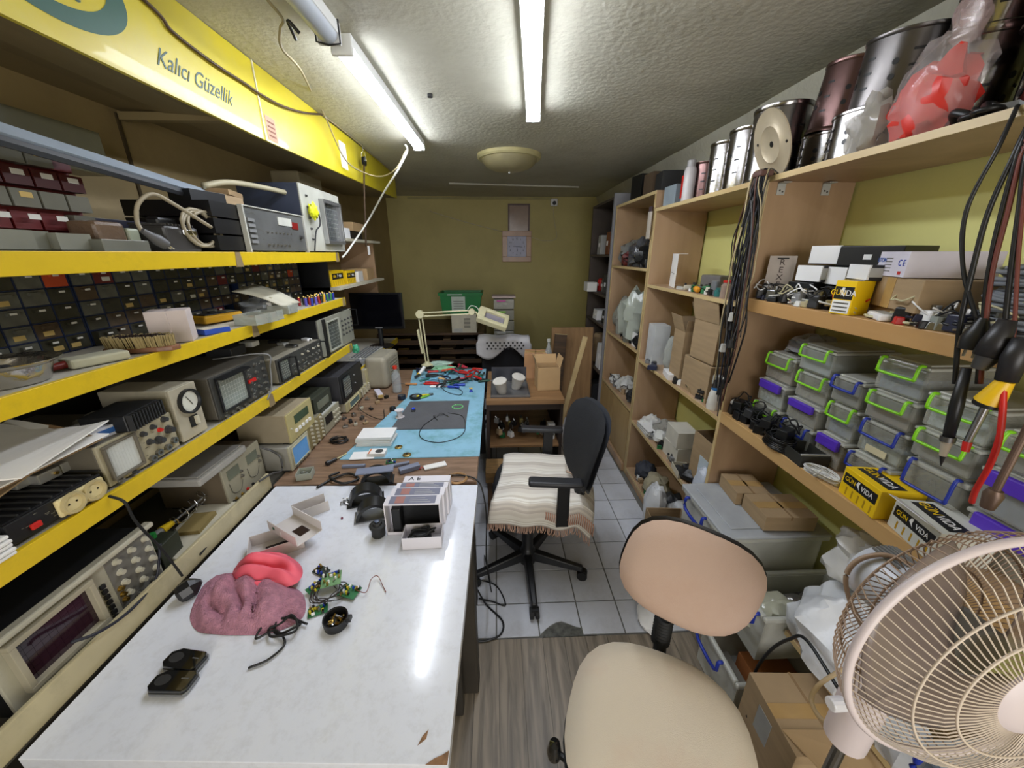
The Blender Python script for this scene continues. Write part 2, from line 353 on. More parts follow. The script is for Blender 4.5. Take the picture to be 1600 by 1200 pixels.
# ---------------------------------------------------------------- wooden shelving along the right wall
beech = wood('beech_laminate', 'a88a6b', 'bb9c7c', (1, 1, .22), .4, 7, .01); beechv = wood('beech_edge', 'c2a877', 'd3bd8c', (1, .15, 1), .42, 8, .02)
beam = wood('pine_beam', 'b98f5a', 'cba670', (1, .12, 1), .5, 9, .03)
def runit(name, label, y0, y1, parts, shelves, ztop, depth=.33, top=True, beams=(), xf=1.0, z0=0):
    t = thing(name, label, 'shelving', (xf, y0, 0))
    for y in parts:
        p = MB().bx((.003, y - y0 - .009, z0), (depth, y - y0 + .009, ztop - .018)); p.obj('side_panel', beech, t)
        MB().bx((0, y - y0 - .0095, z0), (.003, y - y0 + .0095, ztop - .018)).obj('edge_band', beechv, t)
    if top:
        MB().bx((.003, 0, ztop - .018), (depth, y1 - y0, ztop)).obj('top_board', beech, t)
        MB().bx((-.002, 0, ztop - .03 if beams else ztop - .019), (.003, y1 - y0, ztop)).obj('edge_band', beechv, t)
    ps = sorted([y - y0 for y in parts] + [0, y1 - y0]); ps = sorted(set(round(a, 3) for a in ps))
    for (ya, yb, zz, bmf) in shelves:
        MB().bx((.02 if bmf else .003, ya - y0, zz - .018), (depth, yb - y0, zz)).obj('shelf', beech, t)
        if bmf: MB().bx((-.003, ya - y0, zz - .048), (.02, yb - y0, zz + .0)).obj('front_beam', beam, t, bev=.002)
        else: MB().bx((0, ya - y0, zz - .0185), (.003, yb - y0, zz)).obj('edge_band', beechv, t)
    return t
near = runit('wooden_shelving', 'beech shelving bays on the right wall holding clear boxes and cardboard', -.6, 2.51, (1.49, 2.501),
      [(-.6, 1.48, 1.482, 1), (-.6, 1.48, .982, 1), (1.5, 2.492, 1.458, 0), (1.5, 2.492, .946, 0), (1.5, 2.492, .47, 0), (1.5, 2.492, .06, 0), (-.6, .9, .4, 0)], 1.915)
far = runit('tall_wooden_shelving', 'narrower taller beech shelving bay beyond the main right shelving', 2.52, 3.33, (2.529, 3.321),
      [(2.538, 3.312, 1.555, 0), (2.538, 3.312, .99, 0), (2.538, 3.312, .53, 0)], 2.02)
for ya, yb in ((2.542, 2.92), (2.926, 3.308)):
    MB().bx((-.002, ya - 2.52, .07), (.0, yb - 2.52, .505)).obj('cupboard_door', wood('cupboard_door_wood', 'a68a5c', 'b79b6b', (1, 1, .2), .5, 6), far)
MB().bx((-.02, .02, 0), (.0, .8, .065)).obj('plinth', beech, far)
MB().bx((.0, 2.12, 0), (.02, 3.09, .04)).obj('plinth', beech, near)
# ================================================================ CEILING: lamps, cables, small fittings
tubew = mat('tube_light', 'edf3ff', .4, em=TUBE_E); lampbody = mat('lamp_body', 'd8d8d4', .4, var=.03); offtube = mat('unlit_diffuser', 'b7bdc4', .35, var=.04)
def tube_light(label, a, b, lit=True, zc=2.33):
    a = Vector(a); b = Vector(b); L = (b - a).length; ang = math.atan2(b.x - a.x, b.y - a.y)
    t = thing('tube_light', label, 'ceiling light', ((a.x + b.x) / 2, (a.y + b.y) / 2, zc), -ang)
    MB().bx((-.035, -L / 2 - .012, -.035), (.035, L / 2 + .012, -.0)).obj('housing', lampbody, t, bev=.004)
    d = MB(); n = 10; prof = [(.031 * cos(pi + pi * i / n), -.035 + .026 * sin(pi + pi * i / n)) for i in range(n + 1)]
    vs = []; fs = []
    for y in (-L / 2, L / 2): vs += [(x, y, z) for x, z in prof]
    m = n + 1; fs = [(i, i + 1, m + i + 1, m + i) for i in range(n)] + [tuple(range(m))[::-1], tuple(range(m, 2 * m))]
    d.add(vs, fs); d.obj('diffuser', tubew if lit else offtube, t, smooth=True)
    for s_ in (-1, 1): MB().bx((-.036, s_ * (L / 2 + .012) - .008, -.06), (.036, s_ * (L / 2 + .012) + .008, -.0)).obj('end_cap', lampbody, t, bev=.004)
    return t
tube_light('lit linear tube light at the middle of the ceiling over the aisle', (.075, .97, 0), (.194, 2.17, 0))
tl = tube_light('lit linear tube light near the yellow sign with a white cable at its end', (-.5, 1.56, 0), (-.482, 2.74, 0))
tu = tube_light('unlit dusty tube light on the ceiling nearest the yellow sign corner', (-.545, .3, 0), (-.515, 1.47, 0), False)
MB().tube([(.037, .585, -.0), (.037, .585, -.06), (0, .585, -.064), (-.037, .585, -.055), (-.037, .585, -.0)], .003).obj('black_strap', black, tu)
rl_ = thing('round_ceiling_lamp', 'round dusty cream ceiling lamp with frosted bowl, unlit, near the back wall', 'ceiling light', (.107, 3.12, 2.33))
MB().lathe([(0, 0), (.235, 0), (.235, -.02), (.225, -.03), (.2, -.03)], 40).obj('rim', mat('lamp_rim_cream', 'c9c08e', .4), rl_, smooth=True)
MB().lathe([(.205, -.028), (.2, -.045), (.17, -.075), (.12, -.095), (.06, -.105), (0, -.108)], 40).obj('bowl', mat('frosted_bowl', 'a39a76', .35), rl_, smooth=True)
MB().cyl((0, 0, -.106), (0, 0, -.118), .006).obj('finial', lampbody, rl_)
dc = tag(MB().bx((0, -.008, -.014), (1.38, .008, 0)).obj('cable_duct', mat('white_duct', 'c3c0b0', .5), loc=(-.47, 4.26, 2.33), rot=(0, 0, R(7))), 'thin white cable duct running across the ceiling behind the round lamp', 'cable duct')
cmr = thing('security_camera', 'small white security camera high on the back wall with dark lens', 'camera', (.745, 5.19, 2.26))
MB().box((0, -.025, 0), (.09, .05, .09)).obj('body', white, cmr, bev=.015); MB().cyl((0, -.05, -.01), (0, -.062, -.01), .024).obj('lens', black, cmr)
fr = thing('picture_frame', 'brown framed pale picture hung above the square clock on the back wall', 'picture frame', (.3, 5.2, 2.075))
f = MB(); f.bx((-.14, -.02, -.17), (.14, 0, -.15)); f.bx((-.14, -.02, .15), (.14, 0, .17)); f.bx((-.14, -.02, -.15), (-.12, 0, .15)); f.bx((.12, -.02, -.15), (.14, 0, .15)); f.obj('frame', mat('dark_brown_frame', '4e2c1c', .4), fr)
MB().bx((-.12, -.008, -.15), (.12, -.002, .15)).obj('picture', mat('picture_glass', 'a08a7c', .15), fr)
ck = thing('wall_clock', 'square clock with wide copper-coloured frame and pale blue face on the back wall', 'clock', (.275, 5.2, 1.735))
f = MB(); W_, w_ = .19, .065
f.bx((-W_, -.03, -W_), (W_, 0, -W_ + w_)); f.bx((-W_, -.03, W_ - w_), (W_, 0, W_)); f.bx((-W_, -.03, -W_ + w_), (-W_ + w_, 0, W_ - w_)); f.bx((W_ - w_, -.03, -W_ + w_), (W_, 0, W_ - w_)); f.obj('frame', mat('copper_frame', 'ad8059', .3), ck, bev=.003)
MB().bx((-.125, -.014, -.125), (.125, -.002, .125)).obj('dial', mat('clock_face', 'b3b5cf', .4), ck)
for h_ in range(12):
    a = h_ * pi / 6; txt(str(12 if h_ == 0 else h_), .032, mat('clock_ink', '55566e'), ck, (.098 * sin(a), -.0145, .098 * cos(a)), FMY, name='numeral')
for a, l_ in ((R(95), .075), (R(275), .055), (R(172), .06)): MB().box((.5 * l_ * sin(a), -.017, .5 * l_ * cos(a)), (.006, .002, l_), M=Matrix.Rotation(a, 4, 'Y')).obj('hand', mat('clock_ink', '55566e'), ck)
ivory = mat('ivory_cable', 'c9c09c', .5); wcab = mat('white_cable', 'd8d8cf', .5)
cable('wall_cable', 'thin pale cable sloping across the olive back wall to the clock', [at(672, 330, y=5.19), at(720, 345, y=5.19), at(785, 362, y=5.185)], .006, ivory)
cable('wall_cable', 'thin cable dropping from the security camera to a plug beside the clock', [at(864, 320, y=5.19), at(866, 345, y=5.19), at(869, 372, y=5.19), at(850, 376, y=5.19), at(829, 370, y=5.19)], .005, ivory)
# cables draped on the sign and ceiling
cable('sign_cable', 'thick brown-black twin cable draped along the face of the yellow sign', [(-.893, .8, 2.345 - .02), at(225, 0, x=-.893), at(270, 50, x=-.893), at(335, 100, x=-.89), at(385, 132, x=-.89), at(405, 146, x=-.888), at(440, 165, x=-.885), at(475, 176, x=-.88), at(505, 179, x=-.88)], .0048, mat('brown_cable', '4a3420', .5))
cable('ceiling_cable', 'thin beige cable hanging from the ceiling and looping along the sign', [at(418, 0, z=2.32), at(442, 30, z=2.3), at(438, 45, z=2.3), at(440, 75, z=2.27), at(470, 110, z=2.27), at(492, 155, x=-.87), at(507, 180, x=-.86), at(540, 250, x=-.86), at(575, 272, x=-.8), at(600, 275, x=-.7), at(620, 262, x=-.6), at(634, 235, z=2.27)], .004, mat('beige_cable', '9c906c', .6), n=10)
cable('lamp_lead', 'white lead falling from the end of the tube light beside the sign', [at(633, 226, z=2.28), at(636, 236, z=2.25), at(622, 265, x=-.56), at(600, 300, x=-.68), at(575, 345, x=-.85), at(545, 390, x=-.93), at(535, 402, x=-.93)], .006, wcab)
cable('sign_wire', 'thin wire running from the pulley up along the sign top edge', [at(507, 182, x=-.885), at(535, 203, x=-.885), at(568, 230, x=-.885), at(600, 258, x=-.885), at(616, 272, x=-.885)], .0035, mat('beige_cable', '9c906c'))
cable('twist_tie', 'black cable tie ends dangling from the ceiling cable', [at(462, 62, z=2.27), at(450, 33, z=2.29), at(468, 52, z=2.27)], .005, black, 'cable tie')
pu = thing('pulley', 'small black pulley with a hook hanging before the yellow sign', 'pulley', at(569, 252, x=-.86))
MB().lathe([(.0, -.008), (.028, -.008), (.028, -.004), (.02, 0), (.028, .004), (.028, .008), (0, .008)], 20).obj('wheel', black, pu, rot=(0, R(90), 0), smooth=True)
MB().tube([(.012, 0, 0), (.012, 0, .045), (0, 0, .06), (-.012, 0, .045), (-.012, 0, 0)], .003).obj('strap', chrome, pu)
MB().tube([(0, 0, .06), (0, 0, .1)], .003).obj('hook', chrome, pu)
cable('hanging_chain', 'rusty chain hanging below the black pulley to the shelf', [at(569, 256, x=-.86), at(569, 300, x=-.86), at(571, 350, x=-.88), at(572, 385, x=-.9)], .006, mat('rusty_chain', '5b4a3a', .6, .6), 'chain')
tag(MB().cyl((0, 0, 0), (0, 0, .012), .012).obj('ceiling_stub', black, loc=at(672, 152, z=2.318)), 'tiny black stub fixed in the ceiling beside the sign-side tube light', 'fitting')
# ================================================================ LEFT: instruments on the yellow shelves
knobw = mat('knob_ivory', 'b9b4a2', .4); knobd = mat('knob_dark', '3a3a3a', .4); knobm = mat('knob_metal', '8d8b84', .3, .8)
crt = mat('crt_glass', '8b9088', .18, coat=.4); crtd = mat('crt_dark', '3b4140', .15); crtp = mat('crt_purple', '2b1522', .12, coat=.5); crtb = mat('lcd_blue', '4f7fae', .2, em=.25)
lcd = mat('lcd_grey', '6f7466', .25); lcdg = mat('lcd_green', '3a4a2c', .25); gline = mat('graticule', 'b9bdb0', .6); print_m = mat('printed_grey', '5c5a50', .7)
panel_tan = mat('panel_tan', 'a79f86', .5, dark='6c6552', damt=.3); panel_dk = mat('panel_charcoal', '3b3b38', .5, var=.2); panel_grey = mat('panel_grey', '6f6d68', .5)
_kn = {}
def knob_me(r, h, m):
    k = (round(r, 4), round(h, 4), m.name)
    if k not in _kn:
        b = MB(); b.cyl((0, 0, 0), (h * .35, 0, 0), r * 1.12, r, 12); b.cyl((h * .35, 0, 0), (h, 0, 0), r * .8, r * .72, 12); _kn[k] = b.mesh('knob', m, True)
    return _kn[k]
def instrument(name, label, cat, pa, pb, pt, xf, z, depth, case, panel, screens=(), knobs=(), buttons=(), displays=(), prints=0, bezel=None, group=None, dz=0, feet=True, tilt=0, rz=0, sockets=()):
    y0 = at(*pa, x=xf).y; y1 = at(*pb, x=xf).y; h = at(*pt, x=xf).z - z - dz; wd = y1 - y0
    fz = .006 if feet else 0
    t = thing(name, label, cat, (xf, y0, z + dz), rz, group)
    if tilt: t.rotation_euler = (0, tilt, rz)
    MB().bx((-depth, 0.002, fz), (-.008, wd - .002, h)).obj('case', case, t, bev=.004)
    MB().bx((-.008, 0, fz), (0, wd, h)).obj('front_panel', panel, t, bev=.002)
    if feet:
        for yy in (.08, .92):
            MB().bx((-.04, yy * wd - .01, 0), (-.02, yy * wd + .01, fz)).obj('foot', blackr, t); MB().bx((-depth + .02, yy * wd - .01, 0), (-depth + .04, yy * wd + .01, fz)).obj('foot', blackr, t)
    for (a, b, c, d, m, bz) in screens:
        MB().bx((0, a * wd, c * h), (.002, b * wd, d * h)).obj('screen', m, t)
        if bz:
            MB().frame(0, a * wd - bz, b * wd + bz, c * h - bz, d * h + bz, bz, bz * 1.4, 0).obj('bezel', bezel or panel, t, bev=.0015)
        g = MB(); ny, nz = 10, 8
        for i in range(1, ny): yy = (a + (b - a) * i / ny) * wd; g.bx((.002, yy - .0003, c * h), (.0024, yy + .0003, d * h))
        for i in range(1, nz): zz = (c + (d - c) * i / nz) * h; g.bx((.002, a * wd, zz - .0003), (.0024, b * wd, zz + .0003))
        g.obj('graticule', gline if m.name in ('crt_glass', 'crt_dark', 'crt_grid') else m, t)
    for (a, c, r, m) in knobs: inst('knob', knob_me(r, r * 1.5, m), t, (0, a * wd, c * h))
    for (a, b, c, d, m) in buttons: MB().bx((0, a * wd, c * h), (.006, b * wd, d * h)).obj('button', m, t)
    for (a, b, c, d, m) in displays: MB().bx((0, a * wd, c * h), (.003, b * wd, d * h)).obj('display', m, t)
    for (a, c, r) in sockets: MB().lathe([(0, .004), (r * .5, .004), (r * .5, .009), (r, .009), (r, 0)], 12).obj('socket', knobm, t, (0, a * wd, c * h), (0, R(90), 0), smooth=True)
    if prints:
        rd = random.Random(len(label)); g = MB()
        for i in range(prints):
            a, c = rd.uniform(.05, .9), rd.uniform(.08, .9)
            if any(s_[0] - .05 < a < s_[1] + .02 and s_[2] - .05 < c < s_[3] + .05 for s_ in screens): continue
            l_ = rd.uniform(.01, .05); g.bx((0, a * wd, c * h), (.0006, (a + l_) * wd, c * h + .0015))
        g.obj('printed_marks', print_m if panel is not panel_dk else gline, t)
    t['_'] = 0; del t['_']
    return t, wd, h
def grid_knobs(a0, a1, na, c0, c1, nc, r, m): return [(a0 + (a1 - a0) * i / max(1, na - 1), c0 + (c1 - c0) * j / max(1, nc - 1), r, m) for i in range(na) for j in range(nc)]
S3, S2, S1, TR = 1.107, 1.395, 1.655, .7505
# --- lowest yellow shelf
inv, wd, h = instrument('power_inverter', 'black power inverter with two cream sockets and red rocker switch', 'inverter', (29, 866), (173, 779), (161, 737), -.945, S3, .22, black, black, prints=14)
MB().bx((0, .43 * wd, .14 * h), (.01, .97 * wd, .93 * h)).obj('socket_plate', mat('socket_cream', 'd8c998', .35), inv, bev=.004)
for a in (.575, .825):
    s_ = MB().lathe([(.0, -.004), (.0165, -.004), (.0195, .006), (.023, .006), (.025, 0)], 24).obj('socket', mat('socket_cream2', 'b9a97c', .4), inv, (.01, a * wd, .53 * h), (0, R(90), 0), smooth=True)
    for q in (-.008, .008): MB().cyl((0, q, 0), (0, q, .0035), .0026, n=8).obj('pin_hole', black, s_, (0, 0, -.0035))
MB().bx((0, .17 * wd, .3 * h), (.006, .27 * wd, .55 * h)).obj('rocker_switch', redp, inv, bev=.002)
for i in range(9): MB().bx((-.2, .03 + i * .02, h), (-.01, .033 + i * .02, h + .004)).obj('cooling_rib', dsteel, inv)
zi = S3 + h + .004
for i, (u, v, lb) in enumerate([(30, 745, 'leftmost'), (62, 738, 'second'), (95, 722, 'third'), (133, 708, 'rightmost')]):
    p = at(u, v, z=zi + .018)
    tr = thing('transformer', 'flat silver metal can transformer on the black inverter, ' + lb + ' of the four', 'transformer', (p.x - .02, p.y, zi), R(-8 + i * 3), 'metal cans on the inverter')
    MB().bx((-.045, -.022, 0), (.045, .022, .024)).obj('can', mat('tin_can', 'bdbcb8', .3, .55), tr, bev=.003); MB().bx((-.047, -.02, .002), (-.045, .02, .02)).obj('end_plate', dsteel, tr); MB().cyl((.045, .01, .012), (.05, .01, .012), .004, n=8).obj('terminal', brass, tr)
sp0 = at(6, 872, x=-.925)
t = thing('plate_stack', 'stack of white switch plates at the left end of the lowest yellow shelf', 'plates', (-.955, sp0.y - .02, S3 + .0005), 0)
for i in range(5): MB().bx((-.045, -.05, .009 * i), (.03 + .003 * (i % 2), .04, .009 * i + .007)).obj('plate', white, t, bev=.002)
# papers and flattened box heap over the inverter
ph = thing('cardboard_sheets', 'bent white and brown cardboard sheets piled over the black inverter', 'cardboard', (at(45, 712, z=zi + .05).x, at(45, 712, z=zi + .05).y - .07, zi + .04))
for i, (m_, dz, a) in enumerate(((card, 0, .1), (cardd, .012, -.12), (paper, .03, .05), (paper, .05, .25))):
    MB().grid(lambda p, q: ((p - .5) * .2, (q - .5) * .24, dz + .03 * sin(p * 2.6 + i) * (q - .2) + .03 * q), 10, 8).obj('sheet', m_, ph, (.02 * i, .0, 0), (0, 0, a)).modifiers.new('s', 'SOLIDIFY').thickness = .003
cables_dark = black
gs, wd, h = instrument('oscilloscope', 'grey-brown oscilloscope with pale screen between the inverter and cream meter', 'oscilloscope', (176, 768), (283, 699), (270, 641), -.945, S3, .36, mat('scope_brown', '655f52', .55), panel_tan,
   [(.07, .42, .2, .9, mat('crt_pale', 'c6c8c4', .2), .006)], [(.55, .8, .007, knobd), (.7, .85, .007, knobd), (.88, .9, .008, knobd), (.6, .55, .008, knobd), (.72, .48, .011, knobd), (.9, .6, .011, knobd), (.78, .7, .006, redp), (.12, .08, .007, knobm), (.3, .08, .006, knobd)], sockets=[(.56, .15, .009), (.66, .2, .009), (.8, .2, .009), (.92, .28, .009)], prints=22, bezel=mat('scope_brown', '655f52'))
hs = thing('heat_sink', 'black finned heat sink box lying on top of the grey-brown oscilloscope', 'heat sink', (at(203, 662, z=S3 + h).x, at(203, 662, z=S3 + h).y, S3 + h), R(8))
MB().bx((-.06, -.06, 0), (.04, .06, .045)).obj('body', black, hs, bev=.003)
fm = MB().bx((0, -.0015, 0), (.012, .0015, .043)).mesh('fin', dgrey)
for i in range(12): inst('fin', fm, hs, (.04, -.055 + i * .01, .001))
bw = thing('carton', 'flat white carton with a blue stripe on the oscilloscope top by the heat sink', 'box', (at(150, 690, z=S3 + h).x, at(125, 690, z=S3 + h).y, S3 + h), R(-10))
print('carton', bw.location, hs.location)
MB().bx((-.09, -.035, 0), (.0, .045, .026)).obj('box_body', mat('carton_white', 'c9cbd6', .6), bw); MB().bx((0, -.028, .007), (.001, .045, .02)).obj('blue_stripe', mat('stripe_blue', '2f62a8', .6), bw)
MB().add([(0, .045, .026), (-.08, .045, .026), (-.08, .075, .014), (0, .08, .008)], [(0, 1, 2, 3)]).obj('flap', white, bw).modifiers.new('s', 'SOLIDIFY').thickness = .002
bag = MB().blob((0, 0, .012), (.05, .05, .014), .5, 3, flat=.8).obj('plastic_sleeve', mat('grey_sleeve', 'a8a69a', .35, bump=.3), loc=(-1.06, bw.location.y + .11, S3 + h), smooth=True); tag(bag, 'crumpled grey plastic sleeve between the white carton and the heat sink', 'bag')
mtb, wd, h = instrument('panel_meter', 'tall rounded cream meter box with one large round dial on the lowest yellow shelf', 'meter', (290, 696), (326, 671), (312, 591), -.945, S3, .2, cream2, cream2)
MB().lathe([(0, .002), (.03, .002), (.034, .012), (.038, .012), (.038, 0)], 28).obj('dial_ring', black, mtb, (0, wd * .55, h * .7), (0, R(90), 0), smooth=True)
MB().cyl((0, 0, 0), (.004, 0, 0), .031, n=28).obj('dial_face', mat('dial_face', 'd8d8cc', .3), mtb, (.001, wd * .55, h * .7))
MB().box((.006, wd * .55, h * .715), (.001, .0015, .035), M=Matrix.Rotation(.5, 4, 'X')).obj('needle', black, mtb)
MB().bx((0, wd * .4, h * .22), (.004, wd * .7, h * .42)).obj('switch_recess', black, mtb); MB().bx((.004, wd * .55, h * .25), (.012, wd * .65, h * .4)).obj('rocker', cream, mtb)
bs, wd, h = instrument('oscilloscope', 'large black oscilloscope with a hooded pale screen right of the cream meter', 'oscilloscope', (348, 667), (427, 622), (417, 553), -.945, S3, .34, mat('case_taupe', '5f5a50', .5), panel_dk,
   [(.08, .52, .2, .92, crt, .006)], grid_knobs(.1, .45, 4, .06, .06, 1, .006, knobm) + grid_knobs(.62, .92, 3, .12, .88, 5, .0065, knobm), prints=30, bezel=black, buttons=[(.58, .72, .5, .58, redp)])
MB().bx((-.0, .06 * wd, .93 * h), (.03, .55 * wd, .97 * h)).obj('screen_hood', black, bs)
zt = S3 + h
tag(MB().bx((-.05, -.04, 0), (.05, .05, .035)).obj('relay_box', dgrey, loc=(-1.1, at(375, 560, x=-1.05).y, zt), bev=.002), 'dark grey block lying on top of the large black oscilloscope', 'box')
tag(MB().bx((-.03, -.02, 0), (.03, .03, .022)).obj('power_adapter', white, loc=(-1.1, at(372, 552, x=-1.05).y + .15, zt), bev=.004), 'small white power adapter on the large black oscilloscope', 'adapter')
cable('loose_lead', 'grey lead hanging down the right side of the large black oscilloscope', [(-1.08, 1.4, zt + .01), at(415, 553, x=-.935), at(422, 575, x=-.925), at(424, 605, x=-.925), at(418, 625, x=-.925)], .003, grey)
ts, wd, h = instrument('oscilloscope', 'black-panelled rack oscilloscope with narrow screen and rows of knobs, mid shelf', 'oscilloscope', (441, 607), (508, 571), (504, 528), -.945, S3, .36, mat('case_greytan', '8a8474', .5), panel_dk,
   [(.03, .2, .15, .9, crtd, .005)], grid_knobs(.3, .9, 7, .2, .2, 1, .0065, knobm) + grid_knobs(.32, .92, 8, .48, .48, 1, .005, knobm) + grid_knobs(.5, .9, 4, .75, .75, 1, .0055, knobw), prints=40, bezel=black)
for a in (.24, .98): MB().bx((0, a * wd - .004, .08 * h), (.03, a * wd + .004, .12 * h)).bx((.026, a * wd - .004, .08 * h), (.032, a * wd + .004, .92 * h)).bx((0, a * wd - .004, .88 * h), (.03, a * wd + .004, .92 * h)).obj('handle', black, ts)
zt2 = S3 + h; rd = random.Random(7)
for i in range(9):
    col_ = [steel, lgrey, black, white, dsteel, brass, dgrey, redp, cream][i]
    o = thing('metal_part', 'small loose %s part lying on the rack oscilloscope, %s' % (['steel', 'light grey', 'black', 'white', 'dull steel', 'brass', 'dark grey', 'red', 'cream'][i], ['front left', 'front middle', 'back left', 'front right', 'back middle', 'centre', 'back right', 'left edge', 'right edge'][i]), 'spare part', (-1.0 - .07 * (i % 3), at(445, 560, x=-1.0).y + .08 + .055 * i * .9, zt2), rd.uniform(-.6, .6), 'loose parts on the rack oscilloscope')
    MB().bx((-.025, -.014, 0), (.025, .014, .012)).obj('body', col_, o, bev=.002); MB().cyl((.025, 0, .006), (.033, 0, .006), .004, n=8).obj('spindle', steel, o)
ls, wd, h = instrument('oscilloscope', 'light grey oscilloscope with big protruding screen at the shelf end by the monitor', 'oscilloscope', (507, 568), (556, 541), (552, 480), -.945, S3, .34, black, mat('panel_lightgrey', '8e8e80', .5),
   [(.2, .52, .12, .86, crtd, .008)], grid_knobs(.64, .95, 4, .35, .75, 4, .006, knobd), prints=14, bezel=mat('bezel_pale', 'a5a698', .4))
MB().bx((0, .1 * wd, -.02 + .02), (.012, .14 * wd, .98 * h)).obj('side_bar', black, ls)
MB().tube([(0, .97 * wd, .5 * h), (.04, .97 * wd, .5 * h), (.04, .97 * wd, .98 * h), (0, .97 * wd, .98 * h)], .003).obj('handle', black, ls)
tag(MB().blob((0, 0, 0), (.02, .02, .025), .5, 9).obj('tape_scrap', mat('green_tape', '3f9a75', .5), loc=at(556, 545, x=-.91), smooth=True), 'crumpled green tape stuck on the end of the lowest yellow shelf', 'tape')

# --- low tier behind the cream rail
tier_top = .7505
ws, wd, h = instrument('oscilloscope', 'large off-white oscilloscope with dark purple screen in the bottom left corner', 'oscilloscope', (30, 1120), (259, 900), (228, 822), -.985, tier_top, .3, black, mat('panel_white_aged', 'b5b1a0', .45, dark='86826f', damt=.25),
   [(.1, .5, .28, .86, crtp, .012)], grid_knobs(.72, .95, 3, .3, .85, 4, .0085, knobw) + [(.68, .45, .007, brass), (.68, .35, .007, brass), (.68, .25, .007, brass), (.77, .15, .009, knobm), (.9, .18, .009, knobm)], bezel=mat('bezel_aged', 'a69f8a', .4), prints=10, feet=False,
   buttons=[(.575, .605, .1 + .09 * i, .16 + .09 * i, black) for i in range(7)])
MB().bx((0, .65 * wd, .08 * h), (.0015, .985 * wd, .93 * h)).obj('control_plate', panel_grey, ws)
MB().bx((-.006, -.01, h - .002), (.018, wd + .006, h + .012)).obj('top_rim', mat('panel_white_aged', 'b5b1a0'), ws, bev=.004)
MB().bx((0, .02 * wd, .02 * h), (.03, .62 * wd, .1 * h)).obj('lower_lip', mat('panel_white_aged', 'b5b1a0'), ws, bev=.004)
gb = thing('terminal_block', 'dark block with green screw terminals beside the off-white oscilloscope', 'terminal block', (-1.0, at(262, 885, x=-1.0).y + .02, tier_top), R(5))
MB().bx((-.06, -.03, 0), (.0, .05, .085)).obj('body', mat('dark_olive', '34382c', .5), gb, bev=.002)
for i in range(3): MB().cyl((-.05, -.02 + i * .022, .085), (-.05, -.02 + i * .022, .1), .009, n=10).obj('green_terminal', greenp, gb)
ss = thing('soldering_stand', 'steel coil soldering iron stand with cream base by the twin display supply', 'soldering stand', (-1.0, at(330, 840, x=-1.0).y, tier_top), R(8))
MB().prism([(.05, -.14), (.05, .1), (.03, .13), (-.1, .13), (-.1, -.1), (.0, -.155)], 0, .022).obj('base_tray', cream, ss, bev=.004)
MB().tube([(.052, -.14, .02), (.052, .1, .02), (.03, .133, .02), (-.1, .133, .02)], .004).obj('dark_edging', blackr, ss)
MB().tube([(-.06 + .02 * cos(a * .8), -.05 + a * .006, .075 + .02 * sin(a * .8)) for a in range(0, 40)], .0018, 5).obj('coil', chrome, ss)
MB().cyl((-.06, -.05, .02), (-.06, -.05, .06), .004).obj('post', dsteel, ss); MB().bx((-.07, -.04, .022), (-.0, .06, .035)).obj('sponge', mat('dry_sponge', '8f7d4c', .9), ss)
ir = thing('soldering_iron', 'soldering iron with yellow collar and grey handle resting in the steel coil', 'soldering iron', (-1.06, ss.location.y - .02, tier_top + .076), R(0))
MB().cyl((0, -.16, .012), (0, -.07, .004), .010).obj('handle', grey, ir); MB().cyl((0, -.07, .004), (0, -.03, 0), .013, .009).obj('collar', mat('yellow_grip', 'd8b71c', .4), ir); MB().cyl((0, -.03, 0), (0, .1, 0), .004).obj('barrel', steel, ir)
ps, wd, h = instrument('power_supply', 'beige twin display bench power supply with sloping front under the white lid', 'power supply', (363, 798), (417, 745), (399, 690), -1.0, tier_top, .24, mat('supply_brown', '6d6150', .5), mat('supply_beige', 'a19c88', .5),
   knobs=[(.15, .12, .006, brass), (.3, .1, .006, brass), (.45, .1, .006, redp), (.6, .1, .006, black), (.4, .62, .006, knobm), (.4, .5, .006, knobm), (.9, .62, .006, knobm), (.9, .5, .006, knobm)], displays=[(.1, .38, .62, .84, lcd), (.6, .88, .62, .84, lcd)])
for a in (.25, .72): MB().tube(spl([(.001, (a - .16) * wd, .55 * h), (.001, (a - .12) * wd, .3 * h), (.001, (a + .05) * wd, .22 * h), (.001, (a + .15) * wd, .4 * h)]), .0012, 4).obj('curved_line', print_m, ps)
sl = thing('storage_case', 'flat white plastic case resting on the twin display power supply under the shelf', 'case', (-.985, at(311, 745, x=-.98).y, tier_top + h), R(0))
yl = at(384, 688, x=-.98).y - sl.location.y
MB().bx((-.24, 0, 0.001), (0, yl, .028)).obj('shell', mat('lid_white', 'a9a7a2', .5), sl, bev=.006); MB().bx((-.23, .01, .028), (-.01, yl - .01, .034)).obj('top_face', mat('lid_white2', '8f8d88', .6), sl, bev=.002)
bl, wd, h = instrument('digital_oscilloscope', 'boxy grey-white oscilloscope with lit blue screen behind the cables', 'oscilloscope', (459, 740), (487, 706), (483, 670), -.895, tier_top, .26, mat('scope_grey', '9b9991', .5), mat('scope_front', 'b1ad95', .5),
   [(.12, .88, .2, .88, crtb, .004)], grid_knobs(.2, .8, 4, .09, .09, 1, .005, knobm), bezel=mat('scope_front', 'b1ad95'))
zb_ = tier_top + h
ct, wd, h2 = instrument('frequency_counter', 'pale counter with dark green display stacked on the blue-screen oscilloscope', 'counter', (451, 671), (489, 643), (487, 619), -.895, zb_, .22, mat('counter_case', '9c9078', .5), mat('counter_front', 'b5a976', .45), displays=[(.25, .8, .55, .82, lcdg)],
   buttons=[(.2 + .14 * i, .27 + .14 * i, .28, .38, white) for i in range(5)], knobs=[(.08, .5, .004, knobw)])
